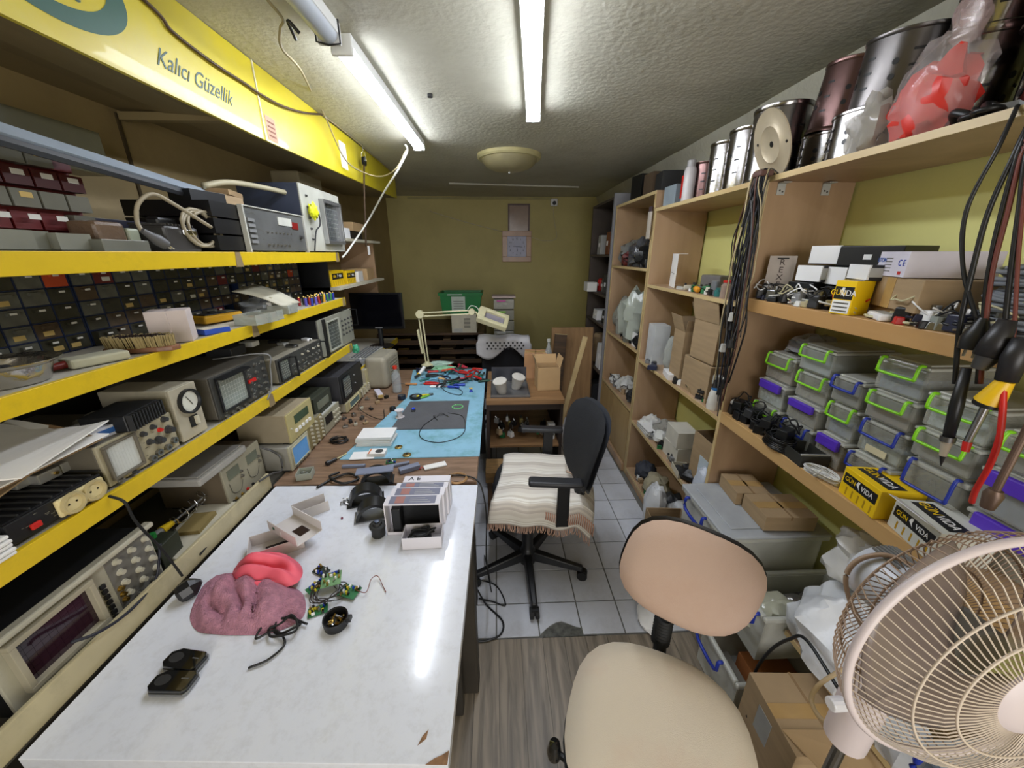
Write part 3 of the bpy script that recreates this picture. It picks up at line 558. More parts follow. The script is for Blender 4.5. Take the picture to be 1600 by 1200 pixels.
k1, wd, h = instrument('signal_generator', 'tan signal generator crowded with ivory knobs right of the blue-screen oscilloscope', 'signal generator', (487, 706), (510, 686), (508, 640), -.9, tier_top, .24, mat('gen_case', '7c7868', .5), mat('gen_panel', '8b7f58', .5), knobs=grid_knobs(.2, .85, 3, .15, .9, 6, .007, knobw), prints=20)
k2, wd, h = instrument('function_generator', 'long metallic generator with dark display window in the instrument row', 'signal generator', (511, 684), (534, 657), (532, 624), -.9, tier_top, .24, lgrey, mat('gen_panel2', '9a9782', .45), displays=[(.08, .5, .45, .85, black)], knobs=grid_knobs(.6, .92, 4, .2, .7, 3, .006, knobw))
dm, wd, h3 = instrument('panel_display', 'small dark olive instrument sitting on the long metallic generator', 'meter', (492, 640), (517, 616), (515, 604), -.92, .75 + h, .18, mat('dark_olive', '34382c'), mat('dark_olive', '34382c'), displays=[(.15, .8, .3, .7, lcd)], dz=0, feet=False)
sc, wd, h = instrument('oscilloscope', 'cream oscilloscope with small blue-grey screen and many ivory knobs, far end of the row', 'oscilloscope', (543, 645), (590, 608), (590, 582), -.895, tier_top, .26, cream2, mat('scope_cream', 'b6ad86', .45), [(.08, .36, .25, .85, mat('lcd_slate', '5f7a7d', .2), .004)], grid_knobs(.45, .95, 7, .18, .88, 5, .0065, knobw), bezel=mat('bezel_yellowish', 'c3bb93', .4))
bc, wd, h4 = instrument('crt_monitor', 'small black cathode ray unit on top of the cream oscilloscope', 'monitor', (534, 612), (566, 588), (565, 562), -.9, tier_top + h, .3, mat('crt_case', '3a3a3e', .5), black, [(.08, .42, .2, .86, crtd, .004)], [(.6, .7, .005, grey), (.6, .4, .005, grey)])
lc, wd, h5 = instrument('multimeter_bench', 'cream instrument with framed dark display window near the far end of the tier', 'meter', (572, 587), (592, 574), (591, 560), -.9, tier_top + h, .2, cream2, mat('scope_cream', 'b6ad86'), displays=[(.15, .85, .2, .75, mat('display_brown', '4a3b33', .3))], feet=False)
bq = thing('speaker_box', 'rounded beige plastic monitor back at the far end of the instrument tier', 'monitor', (-.76, 2.6, .7505), R(-4))
MB().bx((-.15, -.13, 0), (0, .16, .225)).obj('shell', mat('beige_shell', '9c9685', .55), bq, bev=.03, seg=4); MB().bx((0, -.07, .05), (.006, .1, .18)).obj('grille', mat('beige_grille', '8b8574', .6), bq, bev=.004)
for i in range(5): MB().bx((.006, -.055, .07 + i * .02), (.009, .085, .077 + i * .02)).obj('grille_rib', mat('beige_shell', '9c9685'), bq)
cable('mains_lead', 'black mains lead falling from the inverter over the rail to the pink cloth', [at(170, 775, x=-.93), at(195, 785, x=-.9), at(212, 815, x=-.9), at(250, 855, x=-.91), at(270, 880, x=-.91), at(285, 900, x=-.9)], .0032, blackr)
cable('scope_lead', 'dark blue-black lead curving across the off-white oscilloscope to the rail', [at(250, 850, x=-.93), at(245, 900, x=-.94), at(222, 935, x=-.93), at(190, 965, x=-.92), at(150, 990, x=-.92), at(110, 1004, x=-.94)], .0035, mat('blueblack', '1d1f2c', .5))
pg = thing('mains_plug', 'black mains plug lying on the white desk beside the pink cloth', 'plug', at(295, 920, z=.775), R(40))
MB().lathe([(0, -.024), (.022, -.024), (.026, -.015), (.026, .01), (.015, .022), (.006, .03), (0, .03)], 8).obj('body', black, pg, rot=(0, R(75), 0)); MB().cyl((.0, .008, -.02), (.0, .008, -.024), .003).obj('pin', steel, pg)
cable('supply_lead', 'grey test leads looped in front of the twin display power supply', [at(405, 752, x=-.93), at(425, 740, x=-.92), at(440, 735, x=-.92), at(438, 715, x=-.92), at(425, 705, x=-.96), at(410, 700, x=-.99)], .004, mat('lead_grey', '4c4b4a', .5))
# ================================================================ LEFT: middle and top yellow shelves
# wall of small part drawers, in cabinets behind the middle shelf
navy = mat('navy_frame', '17233f', .4); smoke = mat('smoky_drawer', '3f3d30', .25, var=.3, scale=30, alpha=.8); lbl_y = mat('label_ochre', 'b59a5a', .8, var=.15); lbl_w = mat('label_white', 'c9c7c0', .7)
orangey = mat('orange_contents', 'b0431c', .6); redc = mat('dark_red_contents', '5d1c18', .6)
CW, DW, DH = .245, .0575, .0405
def drawer_me(m_, nm='drawer'):
    b = MB(); b.bx((-.1, -DW / 2 + .001, 0), (0, DW / 2 - .001, DH - .003)); b.bx((0, -.012, DH * .62), (.007, .012, DH * .8)); return b.mesh(nm, m_)
dme = [drawer_me(m_) for m_ in (smoke, mat('smoky_grey', '55554c', .3, var=.3, scale=30), mat('smoky_brown', '4a3c2c', .3, var=.3, scale=30), orangey, redc)]
lme = [MB().bx((0, -.012, 0), (.0006, .012, .012)).mesh('label_card', m_) for m_ in (lbl_y, lbl_w)]
lme2 = MB().bx((0, -.008, 0), (.0008, .006, .005)).mesh('label_card', lbl_w)
cab_names = ['nearest the camera', 'second from the camera', 'third from the camera', 'fourth from the camera', 'behind the leaning white board', 'behind the clear bag', 'behind the battery bunch', 'farthest, beside the olive wall']
rd = random.Random(11); gcell = 0
for ci in range(8):
    y0 = .36 + ci * .248
    t = thing('drawer_cabinet', 'navy small-parts drawer cabinet under the top yellow shelf, ' + cab_names[ci], 'drawer cabinet', (-1.175, y0, S2), 0, 'small-parts drawer cabinets behind the middle shelf')
    fr_ = MB(); fr_.bx((-.14, 0, 0), (-.102, CW, .2125))
    for i in range(5): fr_.bx((-.102, i * (CW - .003) / 4, 0), (.002, i * (CW - .003) / 4 + .003, .2125))
    for j in range(6): fr_.bx((-.102, 0, j * .042), (.002, CW, j * .042 + .0025))
    fr_.obj('frame', navy, t)
    for i in range(4):
        for j in range(5):
            k = rd.random(); gcell += 1
            if k < .03: continue
            mi = 0 if k < .45 else (1 if k < .75 else (2 if k < .93 else (3 if k < .96 else 4)))
            d = inst('drawer', dme[mi], t, (.001 + (.02 if rd.random() < .05 else 0), (i + .5) * (CW - .003) / 4 + .0015, j * .042 + .0032))
            if rd.random() < .8: inst('label_card', lme2, d, (.007, 0, DH * .66))
            if rd.random() < .35: inst('label_card', lme[0 if rd.random() < .8 else 1], d, (.0, rd.uniform(-.01, .01), .006))
# items on the middle shelf
tin = thing('baking_tin', 'shiny crumpled aluminium tray at the left end of the middle yellow shelf', 'tray', (-1.02, at(25, 590, x=-1.0).y, S2), R(5))
MB().lathe([(0, .004), (.055, .004), (.07, .04), (.085, .045), (.088, .047), (.085, .043), (.072, .036), (.06, 0), (0, 0)], 18).obj('tray', mat('foil', 'bdbbb8', .22, 1, bump=.6, bscale=20), tin, smooth=True)
MB().blob((0, 0, .02), (.045, .04, .015), .5, 4).obj('contents', dgrey, tin, smooth=True)
p0 = at(90, 572, z=S2 + .01); p1 = at(180, 555, z=S2 + .01)
pb_ = thing('pad_brush', 'white brush pad with dark red handle on the middle yellow shelf', 'brush', ((p0.x + p1.x) / 2, (p0.y + p1.y) / 2, S2), math.atan2(p1.y - p0.y, p1.x - p0.x))
MB().bx((-.04, -.028, 0), (.07, .028, .022)).obj('pad', mat('pad_offwhite', 'a9a791', .8), pb_, bev=.005); MB().cyl((-.04, -.005, .011), (-.085, -.01, .009), .009, .007).obj('handle', mat('dark_red', '6b1712', .35), pb_, smooth=True)
p0 = at(165, 552, z=S2); p1 = at(283, 545, z=S2)
sbz = thing('shoe_brush', 'wooden hand brush lying bristles up on the middle yellow shelf', 'brush', ((p0.x + p1.x) / 2, (p0.y + p1.y) / 2, S2), math.atan2(p1.y - p0.y, p1.x - p0.x))
L_ = (p1 - p0).length / 2
ov = [(L_ * cos(2 * pi * i / 24), .033 * sin(2 * pi * i / 24) * (1 + .15 * cos(4 * pi * i / 24))) for i in range(24)]
MB().prism(ov, 0, .014).obj('wooden_back', wood('brush_wood', '6f4b35', '8a6046', (1, 6, 6), .4, 8), sbz, bev=.003)
br = MB(); rd = random.Random(2)
for i in range(620):
    a = rd.uniform(0, 2 * pi); q = math.sqrt(rd.uniform(.15, 1)); x, y = L_ * .93 * q * cos(a), .029 * q * sin(a)
    br.cyl((x, y, .013), (x * 1.03 + rd.uniform(-.002, .002), y * 1.25, .043 + rd.uniform(-.002, .002)), .0011, .0017, 4, k=0 if q > .72 else 1)
tag(br.obj('bristles', [mat('bristle_tan', 'a08f64', .9), mat('bristle_dark', '2d1f18', .9)], sbz), kind='stuff')
def carton(name, label, cat, loc, dims, rz, m, group=None, bev=.001):
    t = thing(name, label, cat, loc, rz, group); x, y, z = dims
    MB().bx((-x / 2, -y / 2, 0), (x / 2, y / 2, z)).obj('box_body', m, t, bev=bev); return t
for i, (pxl, nm) in enumerate((((262, 535), 'front'), ((292, 532), 'rear'))):
    p = at(*pxl, z=S2)
    c_ = carton('white_carton', 'upright blank white carton on the middle shelf, %s of the pair' % nm, 'box', (p.x - .01, p.y + .01, S2), (.075, .05, .095), R(-62), mat('carton_pinkwhite', 'c9bcb8', .7), 'pair of white cartons behind the brush')
    MB().bx((-.0375, -.0256, .04), (-.01, -.025, .044)).obj('printed_line', print_m, c_)
p = at(335, 520, z=S2)
bt = carton('card_box', 'small flat blue and white box beside the white cartons', 'box', (p.x, p.y, S2), (.045, .08, .018), R(-25), mat('box_blue', '2f52b5', .5)); MB().bx((-.0225, -.04, .018), (.0225, .04, .0195)).obj('top_label', mat('label_cream', 'c8bfa8', .7), bt)
p = at(355, 505, z=S2)
mm = thing('multimeter', 'yellow-cased hand multimeter lying on the middle shelf', 'multimeter', (p.x - .05, p.y + .03, S2 + .004), R(75))
MB().bx((-.08, -.035, 0), (.08, .035, .03)).obj('holster', mat('meter_yellow', 'd19d1c', .45), mm, bev=.008, seg=3); MB().bx((-.07, -.028, .03), (.07, .028, .034)).obj('face', dgrey, mm, bev=.002)
MB().bx((.02, -.022, .034), (.06, .022, .036)).obj('display', lcd, mm); MB().cyl((-.02, 0, .034), (-.02, 0, .04), .014).obj('dial', black, mm)
for i, ((u, v), lb, c_) in enumerate((((405, 507), 'left, nearest the multimeter', 'a5a89c'), ((425, 502), 'middle, holding orange bits', 'b8a58c'), ((450, 490), 'right, under the leaning board', '8f9186'))):
    p = at(u, v, z=S2); t = thing('clear_parts_box', 'clear plastic parts tray on the middle shelf, ' + lb, 'plastic box', (p.x - .03, p.y + .02, S2), R(-8 + 5 * i), 'clear parts trays on the middle shelf')
    MB().opentray((0, 0, 0), (.09, .085, .038), .0025).obj('tray', clear('tray_clear', 'b9beb4', .45), t)
    q = MB(); rq = random.Random(i)
    for _ in range(16): q.box((rq.uniform(-.03, .03), rq.uniform(-.03, .03), .008 + rq.uniform(0, .015)), (.012, .008, .006), rz=rq.uniform(0, 3), k=rq.randrange(3))
    tag(q.obj('contents', [mat('contents_mix', c_, .6), mat('orange_bits', 'c26a3c', .6), lgrey], t), kind='stuff')
wbd = thing('white_board_panel', 'large bent off-white board leaning over parts on the middle shelf', 'board', at(415, 480, x=-1.03), 0)
A_, B_, C_, D_ = [at(*q, x=x_) - wbd.location for q, x_ in (((362, 455), -1.12), ((398, 444), -1.12), ((469, 472), -.94), ((446, 481), -.94))]
MB().grid(lambda a, b: tuple((A_.lerp(B_, b)).lerp(D_.lerp(C_, b), a) + Vector((0, 0, .012 * sin(pi * a)))), 8, 3).obj('board', mat('board_offwhite', 'c6c2ae', .5), wbd, smooth=True).modifiers.new('s', 'SOLIDIFY').thickness = .003
MB().bx((-.01, -.01, 0), (.0, .0, .06)).obj('prop', cream, wbd, (at(430, 485, x=-1.0) - wbd.location))
sw = thing('wall_switch', 'small white rectangular switch plate standing behind the clear trays', 'switch', (at(426, 478, x=-1.0)).to_tuple(), R(10)); sw.location.z = S2
MB().bx((-.02, -.012, 0), (0, .012, .05)).obj('plate', white, sw, bev=.002); MB().bx((0, -.006, .02), (.003, .006, .04)).obj('rocker', grey, sw)
p = at(480, 480, z=S2 + .03); tag(MB().blob((0, 0, 0), (.09, .13, .045), .45, 5, flat=.6).obj('clear_bag', mat('bag_clear_grey', 'a9adb0', .2, alpha=.6, bump=.5, bscale=20), loc=(-1.08, p.y + .1, S2 + .027), smooth=True), 'crumpled clear plastic bag of black bits on the middle shelf', 'bag')
bcol = [('blue', '2a3ea8'), ('green', '2b7a4a'), ('yellow', 'd6a51e'), ('dark', '2b2b2e'), ('red', 'a3262a'), ('violet', '5f57b8')]
rd = random.Random(5); bme = {}
for n_, h_ in bcol:
    b = MB(); b.cyl((0, 0, 0), (0, 0, .04), .0068, n=10); b.cyl((0, 0, .04), (0, 0, .0435), .0068, .0045, n=10, k=1); b.cyl((0, 0, .0435), (0, 0, .046), .0025, n=8, k=1); bme[n_] = b.mesh('battery', [mat('battery_' + n_, h_, .35), brass], True)
for i in range(24):
    n_ = bcol[(i * 5 + i // 6) % 6][0]; y = 1.98 + (i % 8) * .04 + rd.uniform(-.008, .008)
    o = inst('battery', bme[n_], None, (-.955 - .03 * (i // 8) + rd.uniform(-.004, .004), y, S2), (rd.uniform(-.08, .08), rd.uniform(-.08, .08), 0))
    tag(o, '%s cell standing upright in the bunch on the middle shelf, %s row, %s' % (n_, ('front', 'second', 'third')[i // 8], ('leftmost', 'second from left', 'third from left', 'left of centre', 'right of centre', 'third from right', 'second from right', 'rightmost')[i % 8]), 'battery', 'coloured cells bunched at the end of the middle shelf')
p = at(545, 455, x=-1.0)
# --- top yellow shelf (z 1.655), seen edge on
redbox = mat('maroon_plastic', '5e1414', .4); gtray = clear('grey_clear_drawer', '77766c', .8)
rc = thing('red_drawer_cabinet', 'maroon parts cabinet with grey clear drawers at the left end of the top shelf', 'drawer cabinet', (-1.13, at(0, 320, x=-1.13).y - .12, S1))
ye = at(118, 300, x=-1.13).y - rc.location.y; hz = at(112, 245, x=-1.13).z - S1
MB().bx((-.16, 0, 0), (-.002, ye, hz)).obj('housing', redbox, rc)
nrow, ncol = 5, 5
for j in range(nrow):
    for i in range(ncol):
        a = ye * i / ncol; b = hz * j / nrow; k = 3 if (j == 1 and i < 4) or (j == 4 and i == 4) else (5 if j == 3 else (i + j) % 3)
        m_ = redbox if k in (3,) else (mat('maroon_dark', '3d0f0d', .5) if k == 5 else gtray)
        d = MB().bx((-.002, a + .003, b + .003), (.03 if k != 3 else .012, a + ye / ncol - .003, b + hz / nrow - .006)).obj('drawer', m_, rc)
        if k % 2: MB().bx((.03, a + .02, b + hz / nrow * .5), (.031, a + .045, b + hz / nrow * .5 + .012)).obj('label_card', lbl_y if k == 1 else lbl_w, d)
for i, (u0, u1, v0, lb) in enumerate(((2, 70, 360, 'left'), (45, 108, 360, 'middle'), (104, 156, 362, 'right'))):
    ya, yb = at(u0, 392, x=-.98).y, at(u1, 392, x=-.98).y; hh = at(60, v0, x=-.98).z - S1
    t = thing('open_bin', 'grey translucent parts bin on the front edge of the top shelf, ' + lb, 'plastic box', (-1.0 - .02 * (i % 2), (ya + yb) / 2, S1), 0, 'translucent bins on the top shelf')
    MB().opentray((-.03, 0, 0), (.08, yb - ya, hh), .003).obj('bin', clear('bin_grey', '8f9086', .8), t); MB().bx((-.065, -(yb - ya) / 2 + .006, .004), (.004, (yb - ya) / 2 - .006, hh * .4)).obj('contents', mat('bin_contents', '5a5648', .8, var=.4, scale=60), t)
t = carton('dark_case', 'dark navy open case behind the bins on the top shelf', 'case', (-1.2, at(160, 350, x=-1.1).y + .08, S1), (.14, .24, .07), R(0), mat('navy_case', '141428', .4)); t.children[0].location.z = .02
MB().bx((-.06, -.1, 0), (.06, .1, .02)).obj('base', black, t)
t = thing('junction_box', 'brown wrapped block with a pale square connector on the top shelf', 'box', (-1.04, at(165, 360, x=-1.04).y, S1), R(5))
MB().bx((-.05, -.05, 0), (.02, .04, .075)).obj('wrapped_block', mat('brown_wrap', '6f5a48', .35, bump=.3), t, bev=.01); MB().bx((-.04, .045, .0), (.02, .085, .062)).obj('connector', mat('pale_green_grey', '9aa08c', .4), t, bev=.006)
t = carton('grey_tin', 'low grey metal tin before the wrapped block on the top shelf', 'tin', (-.985, at(185, 385, x=-.985).y, S1), (.05, .13, .028), 0, mat('tin_grey', '7e7f76', .4, .5))
ad = thing('transformer_charger', 'heavy black ridged transformer with chrome clip on the top shelf', 'transformer', (-1.02, at(285, 375, x=-1.0).y, S1), R(5))
MB().bx((-.07, -.08, 0), (.03, .07, .075)).obj('body', mat('charcoal_block', '3d3b3a', .35), ad, bev=.008); MB().bx((-.04, -.05, .075), (.0, .03, .1)).obj('top_block', black, ad, bev=.008); MB().bx((.03, -.01, .05), (.036, .05, .066)).obj('chrome_clip', chrome, ad, bev=.002)
for i in range(9): MB().bx((-.07, -.075 + i * .015, .075), (.03, -.07 + i * .015, .081)).obj('rib', mat('charcoal_block', '3d3b3a'), ad)
beigec = mat('thick_beige_cable', '9d927a', .5)
yb_ = ad.location.y
cl_ = MB().tube([Vector((-.97, yb_ + .02, S1 + .075)) + Vector((-.02 + .004 * sin(a * .13), (.07 + .004 * cos(a * .21)) * cos(a * .35) + .04 + a * .0008, (.055 + .003 * sin(a * .17)) * sin(a * .35))) for a in range(0, 62)], .0055, 6)
o = tag(cl_.obj('thick_cable', beigec, smooth='all'), 'thick beige mains cable coiled over the black ridged transformer', 'cable')
cable('thick_cable_tail', 'thick beige cable arching from the coil to a grey plug on the shelf', [at(330, 355, x=-.95), at(270, 318, x=-.95), at(238, 303, x=-.96), at(216, 318, x=-.97), at(214, 345, x=-.98), at(222, 362, x=-.97)], .0055, beigec)
gp = thing('grey_plug', 'grey moulded mains plug pointing down at the front of the top shelf', 'plug', at(222, 360, x=-.965), 0)
d_ = at(268, 388, x=-.955) - gp.location
MB().tube([(0, 0, 0), d_ * .3, d_ * .5, d_ * .8], [.007, .011, .016, .014], 10).obj('moulding', mat('plug_grey', '5b5b5d', .5), gp, smooth=True)
for q in (-.006, .006): MB().cyl(d_ * .8 + Vector((0, q, 0)), d_ * 1.05 + Vector((0, q, 0)), .0022, n=8).obj('pin', chrome, gp)
# dark rack counter, packages and the grid-screen scope
rk, wd, h = instrument('frequency_counter', 'black rack frequency counter with a busy grey panel and red display on the top shelf', 'counter', (392, 392), (482, 395), (478, 340), -.955, S1, .3, black, mat('rack_front', '565756', .45, var=.2), knobs=[(.88, .42, .009, knobd)] + grid_knobs(.3, .7, 7, .48, .48, 1, .004, knobm) + grid_knobs(.28, .62, 6, .18, .18, 1, .0055, knobm), displays=[(.74, .86, .62, .8, mat('led_red', '7a1a1a', .3)), (.5, .74, .68, .88, mat('label_pale', 'b9b9b0', .6))], prints=40, buttons=[(.03, .12, .2 + .12 * i, .27 + .12 * i, grey) for i in range(5)])
for a in (-.02, .98): MB().bx((-.01, a * wd, -.0), (.008, a * wd + .008, h + .004)).obj('side_trim', mat('alu_trim', 'c4c3ba', .4, .2), rk)
MB().bx((-.01, 0, h), (.006, wd, h + .004)).obj('top_trim', mat('alu_trim', 'c4c3ba'), rk)
for j in range(3): MB().bx((-.3, -.15, .006 + j * h / 3), (-.012, -.004, (j + 1) * h / 3)).obj('module', mat('module_black', '0f0f11', .4), rk)
yk = rk.location.y
for i, (c_, lb, dx, dy, dz, rz, dm_) in enumerate(((card, 'taped brown package on the black rack counter', -.14, .1, 0, .1, (.1, .16, .045)), (black, 'black tangle-topped box left on the rack counter', -.12, -.04, 0, -.2, (.09, .14, .04)), (mat('tan_package', '8f7654', .7), 'thin tan package lying over the brown one', -.15, .13, .046, .25, (.11, .15, .02)))):
    carton('package', lb, 'package', (rk.location.x + dx, yk + dy, S1 + h + dz), dm_, rz, c_)
cable('white_tube', 'long pale conduit arching over the rack counter towards the scope', [at(318, 290, x=-1.1), at(360, 285, x=-1.08), at(420, 295, x=-1.05), at(470, 308, x=-1.0), at(492, 322, x=-.97)], .012, mat('conduit_ivory', 'a8a084', .5), 'conduit')
gsx, wd, h = instrument('oscilloscope', 'old oscilloscope with grey grid screen in rounded chrome frame on the top shelf', 'oscilloscope', (484, 394), (540, 394), (536, 310), -.955, S1, .3, mat('bluegrey_case', '3a4152', .5), mat('old_white_panel', 'b1b1a6', .4), [(.45, .88, .2, .8, mat('crt_grid', '3f4347', .2), .018)], [(.12, .2 + .16 * i, .006, knobd) for i in range(5)], bezel=mat('chrome_satin', 'a4a5a6', .3, .8))
tag(MB().blob((0, 0, 0), (.02, .03, .035), .5, 2).obj('yellow_tag', mat('neon_yellow', 'd8dc22', .5), loc=at(490, 330, x=-.93), smooth=True), 'crumpled neon yellow tape at the side of the grid-screen oscilloscope', 'tape')
cable('scope_flex', 'black flex looped beside the neon yellow tape', [at(487, 322, x=-.93), at(498, 335, x=-.92), at(500, 352, x=-.92), at(494, 362, x=-.93), at(492, 392, x=-.94)], .0035, black)
carton('storage_box', 'dusty translucent box high behind the grid-screen oscilloscope', 'box', (-1.2, at(460, 290, x=-1.2).y + .05, S1 + h), (.16, .3, .12), 0, mat('dusty_box', '8d8366', .7), bev=.01)
br_ = thing('aluminium_profile', 'long aluminium lamp profile slung below the sign at the far left', 'lamp profile', (0, 0, 0))
P0, P1 = Vector((-1.06, .5, 0)), at(330, 308, x=-1.12); P0 = at(0, 208, x=-1.02); dirv = (P1 - P0); P0 = P0 - dirv * .5
br_.location = P0; D = P1 - P0
MB().tube([(0, 0, 0), D], .022, 4).obj('profile', mat('anodised', 'b9c6d4', .35, .4), br_)
MB().tube([Vector((.012, 0, -.018)), D + Vector((.012, 0, -.018))], .012, 6).obj('lower_channel', mat('dark_channel', '3c3e42', .4), br_)
lft = MB().bx((-.05, -.15, 0), (.05, .15, .12)).obj('stacked_drawers', clear('grey_clear_drawer2', '5b5844', .9), loc=(-1.28, at(40, 190, x=-1.28).y, S1 + hz - .01)); tag(lft, 'dim translucent drawer unit stacked on the maroon cabinet', 'drawer cabinet')
# ================================================================ DESK TOP THINGS
DZ = .7505
def on(u, v, z=DZ): p = at(u, v, z=z); return Vector((p.x, p.y, z))
def heading(a, b, z=DZ): p, q = on(*a, z), on(*b, z); return math.atan2(q.y - p.y, q.x - p.x), (q - p).length
gloss = mat('gloss_black', '141516', .08, coat=.6); silverp = mat('silver_trim', '8d8f92', .3, .7)
for lb, a, b, c_, lift in (('near one, partly tucked under the other', (224, 1082), (308, 1083), (270, 1066), 0), ('far one', (250, 1040), (325, 1052), (289, 1032), 0)):
    ang, L = heading(a, b); p = on(*c_, DZ + .012)
    t = thing('pocket_device', 'glossy black pocket device on the white desk, ' + lb, 'gadget', (p.x, p.y, DZ + .0), ang)
    L = .092; t.scale = (1, .72, 1); MB().prism([(-L / 2, -.018), (-L / 2 + .012, -.032), (L / 2 - .006, -.032), (L / 2, -.02), (L / 2, .02), (L / 2 - .008, .032), (-L / 2 + .02, .032), (-L / 2, .016)], .003, .009).obj('silver_band', silverp, t, bev=.001)
    MB().prism([(-L / 2 + .002, -.017), (-L / 2 + .013, -.03), (L / 2 - .007, -.03), (L / 2 - .002, -.019), (L / 2 - .002, .019), (L / 2 - .009, .03), (-L / 2 + .021, .03), (-L / 2 + .002, .015)], .009, .019).obj('top_shell', gloss, t, bev=.003)
    MB().prism([(-L / 2 + .004, -.016), (-L / 2 + .014, -.028), (L / 2 - .01, -.028), (L / 2 - .006, -.018), (L / 2 - .006, .018), (L / 2 - .012, .028), (-L / 2 + .022, .028), (-L / 2 + .004, .014)], 0, .003).obj('base', black, t)
    MB().cyl((-.02, 0, .0191), (-.02, 0, .0195), .016, n=20).obj('round_emblem', dgrey, t); MB().bx((.018, .004, .0191), (.034, .007, .0195)).obj('printed_mark', silverp, t)
def cloth(name, label, pts, h, m, seed, folds=3.0, fuzz=0.0, loc_z=DZ, fa_=0.6):
    P = [on(*q) for q in pts]; c = sum(P, Vector()) / len(P); ring = spl([q - c for q in P], 6, True); n = len(ring); nr = 14
    b = MB(); vs = []
    for j in range(nr + 1):
        t = j / nr
        for i in range(n):
            q = ring[i] * t; nn = noise.noise(Vector((q.x * 14 + seed, q.y * 14, seed)))
            rid = abs(sin((q.x * cos(fa_) + q.y * sin(fa_)) * 38 * folds / 3 + 4 * noise.noise(Vector((q.x * 9, q.y * 9, seed + 3)))))
            prof = (1 - t ** 3.2)
            z = h * prof * (.5 + .5 * nn + .6 * rid) + .003 * (1 - t) + fuzz * noise.noise(Vector((q.x * 180, q.y * 180, 1)))
            vs.append((q.x * (1 + .03 * nn), q.y * (1 + .03 * nn), max(.0005, z)))
    fs = [(j * n + i, j * n + (i + 1) % n, (j + 1) * n + (i + 1) % n, (j + 1) * n + i) for j in range(nr) for i in range(n)]
    b.add(vs, fs); o = b.obj(name, m, loc=(c.x, c.y, loc_z), smooth='all'); return tag(o, label, 'cloth')
cloth('cleaning_cloth', 'mauve-pink terry cleaning cloth bunched on the white desk', [(297, 960), (318, 915), (360, 895), (420, 905), (470, 925), (474, 965), (420, 990), (345, 992), (306, 985)], .045, mat('terry_mauve', 'cf93a8', .95, var=.2, scale=60, bump=1, bscale=300), 2, 5, .0015)
cloth('cleaning_cloth', 'bright coral-pink smooth cloth folded above the mauve cloth', [(366, 915), (372, 893), (405, 878), (455, 880), (474, 897), (466, 920), (425, 930), (385, 930)], .05, mat('coral_cloth', 'ec6478', .6, var=.08), 5, 8.5, 0, DZ + .02, 1.4)
# white mounting frames (folded card carriers) stacked crosswise
wc = mat('white_card', 'd2ccca', .6, var=.03)
def faceplate(name, label, c_, ang, w, d, h, z0, slots, tilt=(0, 0)):
    p = on(*c_, z0); t = thing(name, label, 'mounting box', p, ang, rot=(tilt[0], tilt[1], ang))
    b = MB(); b.bx((-w / 2, -d / 2, 0), (w / 2, d / 2, .002)); b.bx((-w / 2, -d / 2, .002), (w / 2, -d / 2 + .002, h)); b.bx((-w / 2, d / 2 - .002, .002), (w / 2, d / 2, h)); b.obj('folded_card', wc, t)
    for (x0, x1, y0, y1, m_) in slots: MB().bx((x0, y0, .002), (x1, y1, .0032)).obj('window', m_, t)
    return t
brd = mat('window_brown', '2b1a17', .3)
f1 = faceplate('mounting_box', 'lower open white card box with black window below the pink cloth', (435, 855), R(28), .15, .09, .04, DZ, [(-.035, .035, -.018, .018, brd)])
MB().bx((-.075, -.045, .002), (-.073, .045, .04)).obj('end_flap', wc, f1)
f2 = faceplate('mounting_box', 'upper white card box turned across the lower one, with a green dot', (462, 828), R(-32), .155, .085, .036, DZ + .042, [(.0, .045, -.012, .022, brd)])
MB().cyl((-.045, -.0432, .018), (-.045, -.042, .018), .006).obj('green_dot', mat('dot_green', '1d5a3a'), f2)
MB().bx((-.01, -.0432, .008), (-.003, -.0424, .02)).obj('slot', white, f2)
f3 = faceplate('mounting_box', 'rearmost white card box standing on the desk behind the crossed pair', (487, 800), R(38), .11, .06, .04, DZ, [(-.02, .01, -.01, .01, white)])
# circuit boards and dark bits
def board(label, c_, w, d, ang, m_, seed, z0=DZ):
    p = on(*c_, z0); t = thing('circuit_board', label, 'circuit board', p, ang); MB().bx((-w / 2, -d / 2, .002), (w / 2, d / 2, .0036)).obj('board', m_, t)
    rd = random.Random(seed); cs = [black, steel, mat('coil_yellow', 'c9b92a', .4), white, bluep, brass]; b = MB()
    for i in range(14):
        x, y = rd.uniform(-.42, .42) * w, rd.uniform(-.42, .42) * d; k = rd.randrange(6)
        if rd.random() < .5: b.box((x, y, .0036 + .003), (.008, .005, .006), rz=rd.choice((0, pi / 2)), k=k)
        else: b.cyl((x, y, .0036), (x, y, .0036 + rd.uniform(.005, .011)), .003, n=8, k=k)
    b.obj('components', cs, t)
    s = MB()
    for i in range(8): x, y = rd.uniform(-.4, .4) * w, rd.uniform(-.4, .4) * d; s.cyl((x, y, 0), (x, y, .002), .0012, n=5)
    s.obj('solder_points', steel, t); return t
pcbl = mat('pcb_light', '6f9a6a', .45, var=.2, scale=60)
board('pale green circuit board lying highest in the heap of boards', (518, 906), .052, .05, .3, pcbl, 1, DZ + .02)
board('dark green circuit board with yellow coil at the right of the heap', (546, 925), .055, .04, -.3, pcb, 2, DZ + .004)
board('green circuit board at the upper left of the heap by the coral cloth', (494, 918), .048, .03, .9, pcb, 3, DZ + .008)
board('small green circuit board at the bottom of the heap by the black cap', (497, 955), .048, .03, .4, pcb, 4)
board('dark circuit board tucked in the top of the heap of boards', (502, 893), .045, .03, -.5, mat('pcb_dark', '23322a', .5), 6)
tg = MB(); rd = random.Random(8)
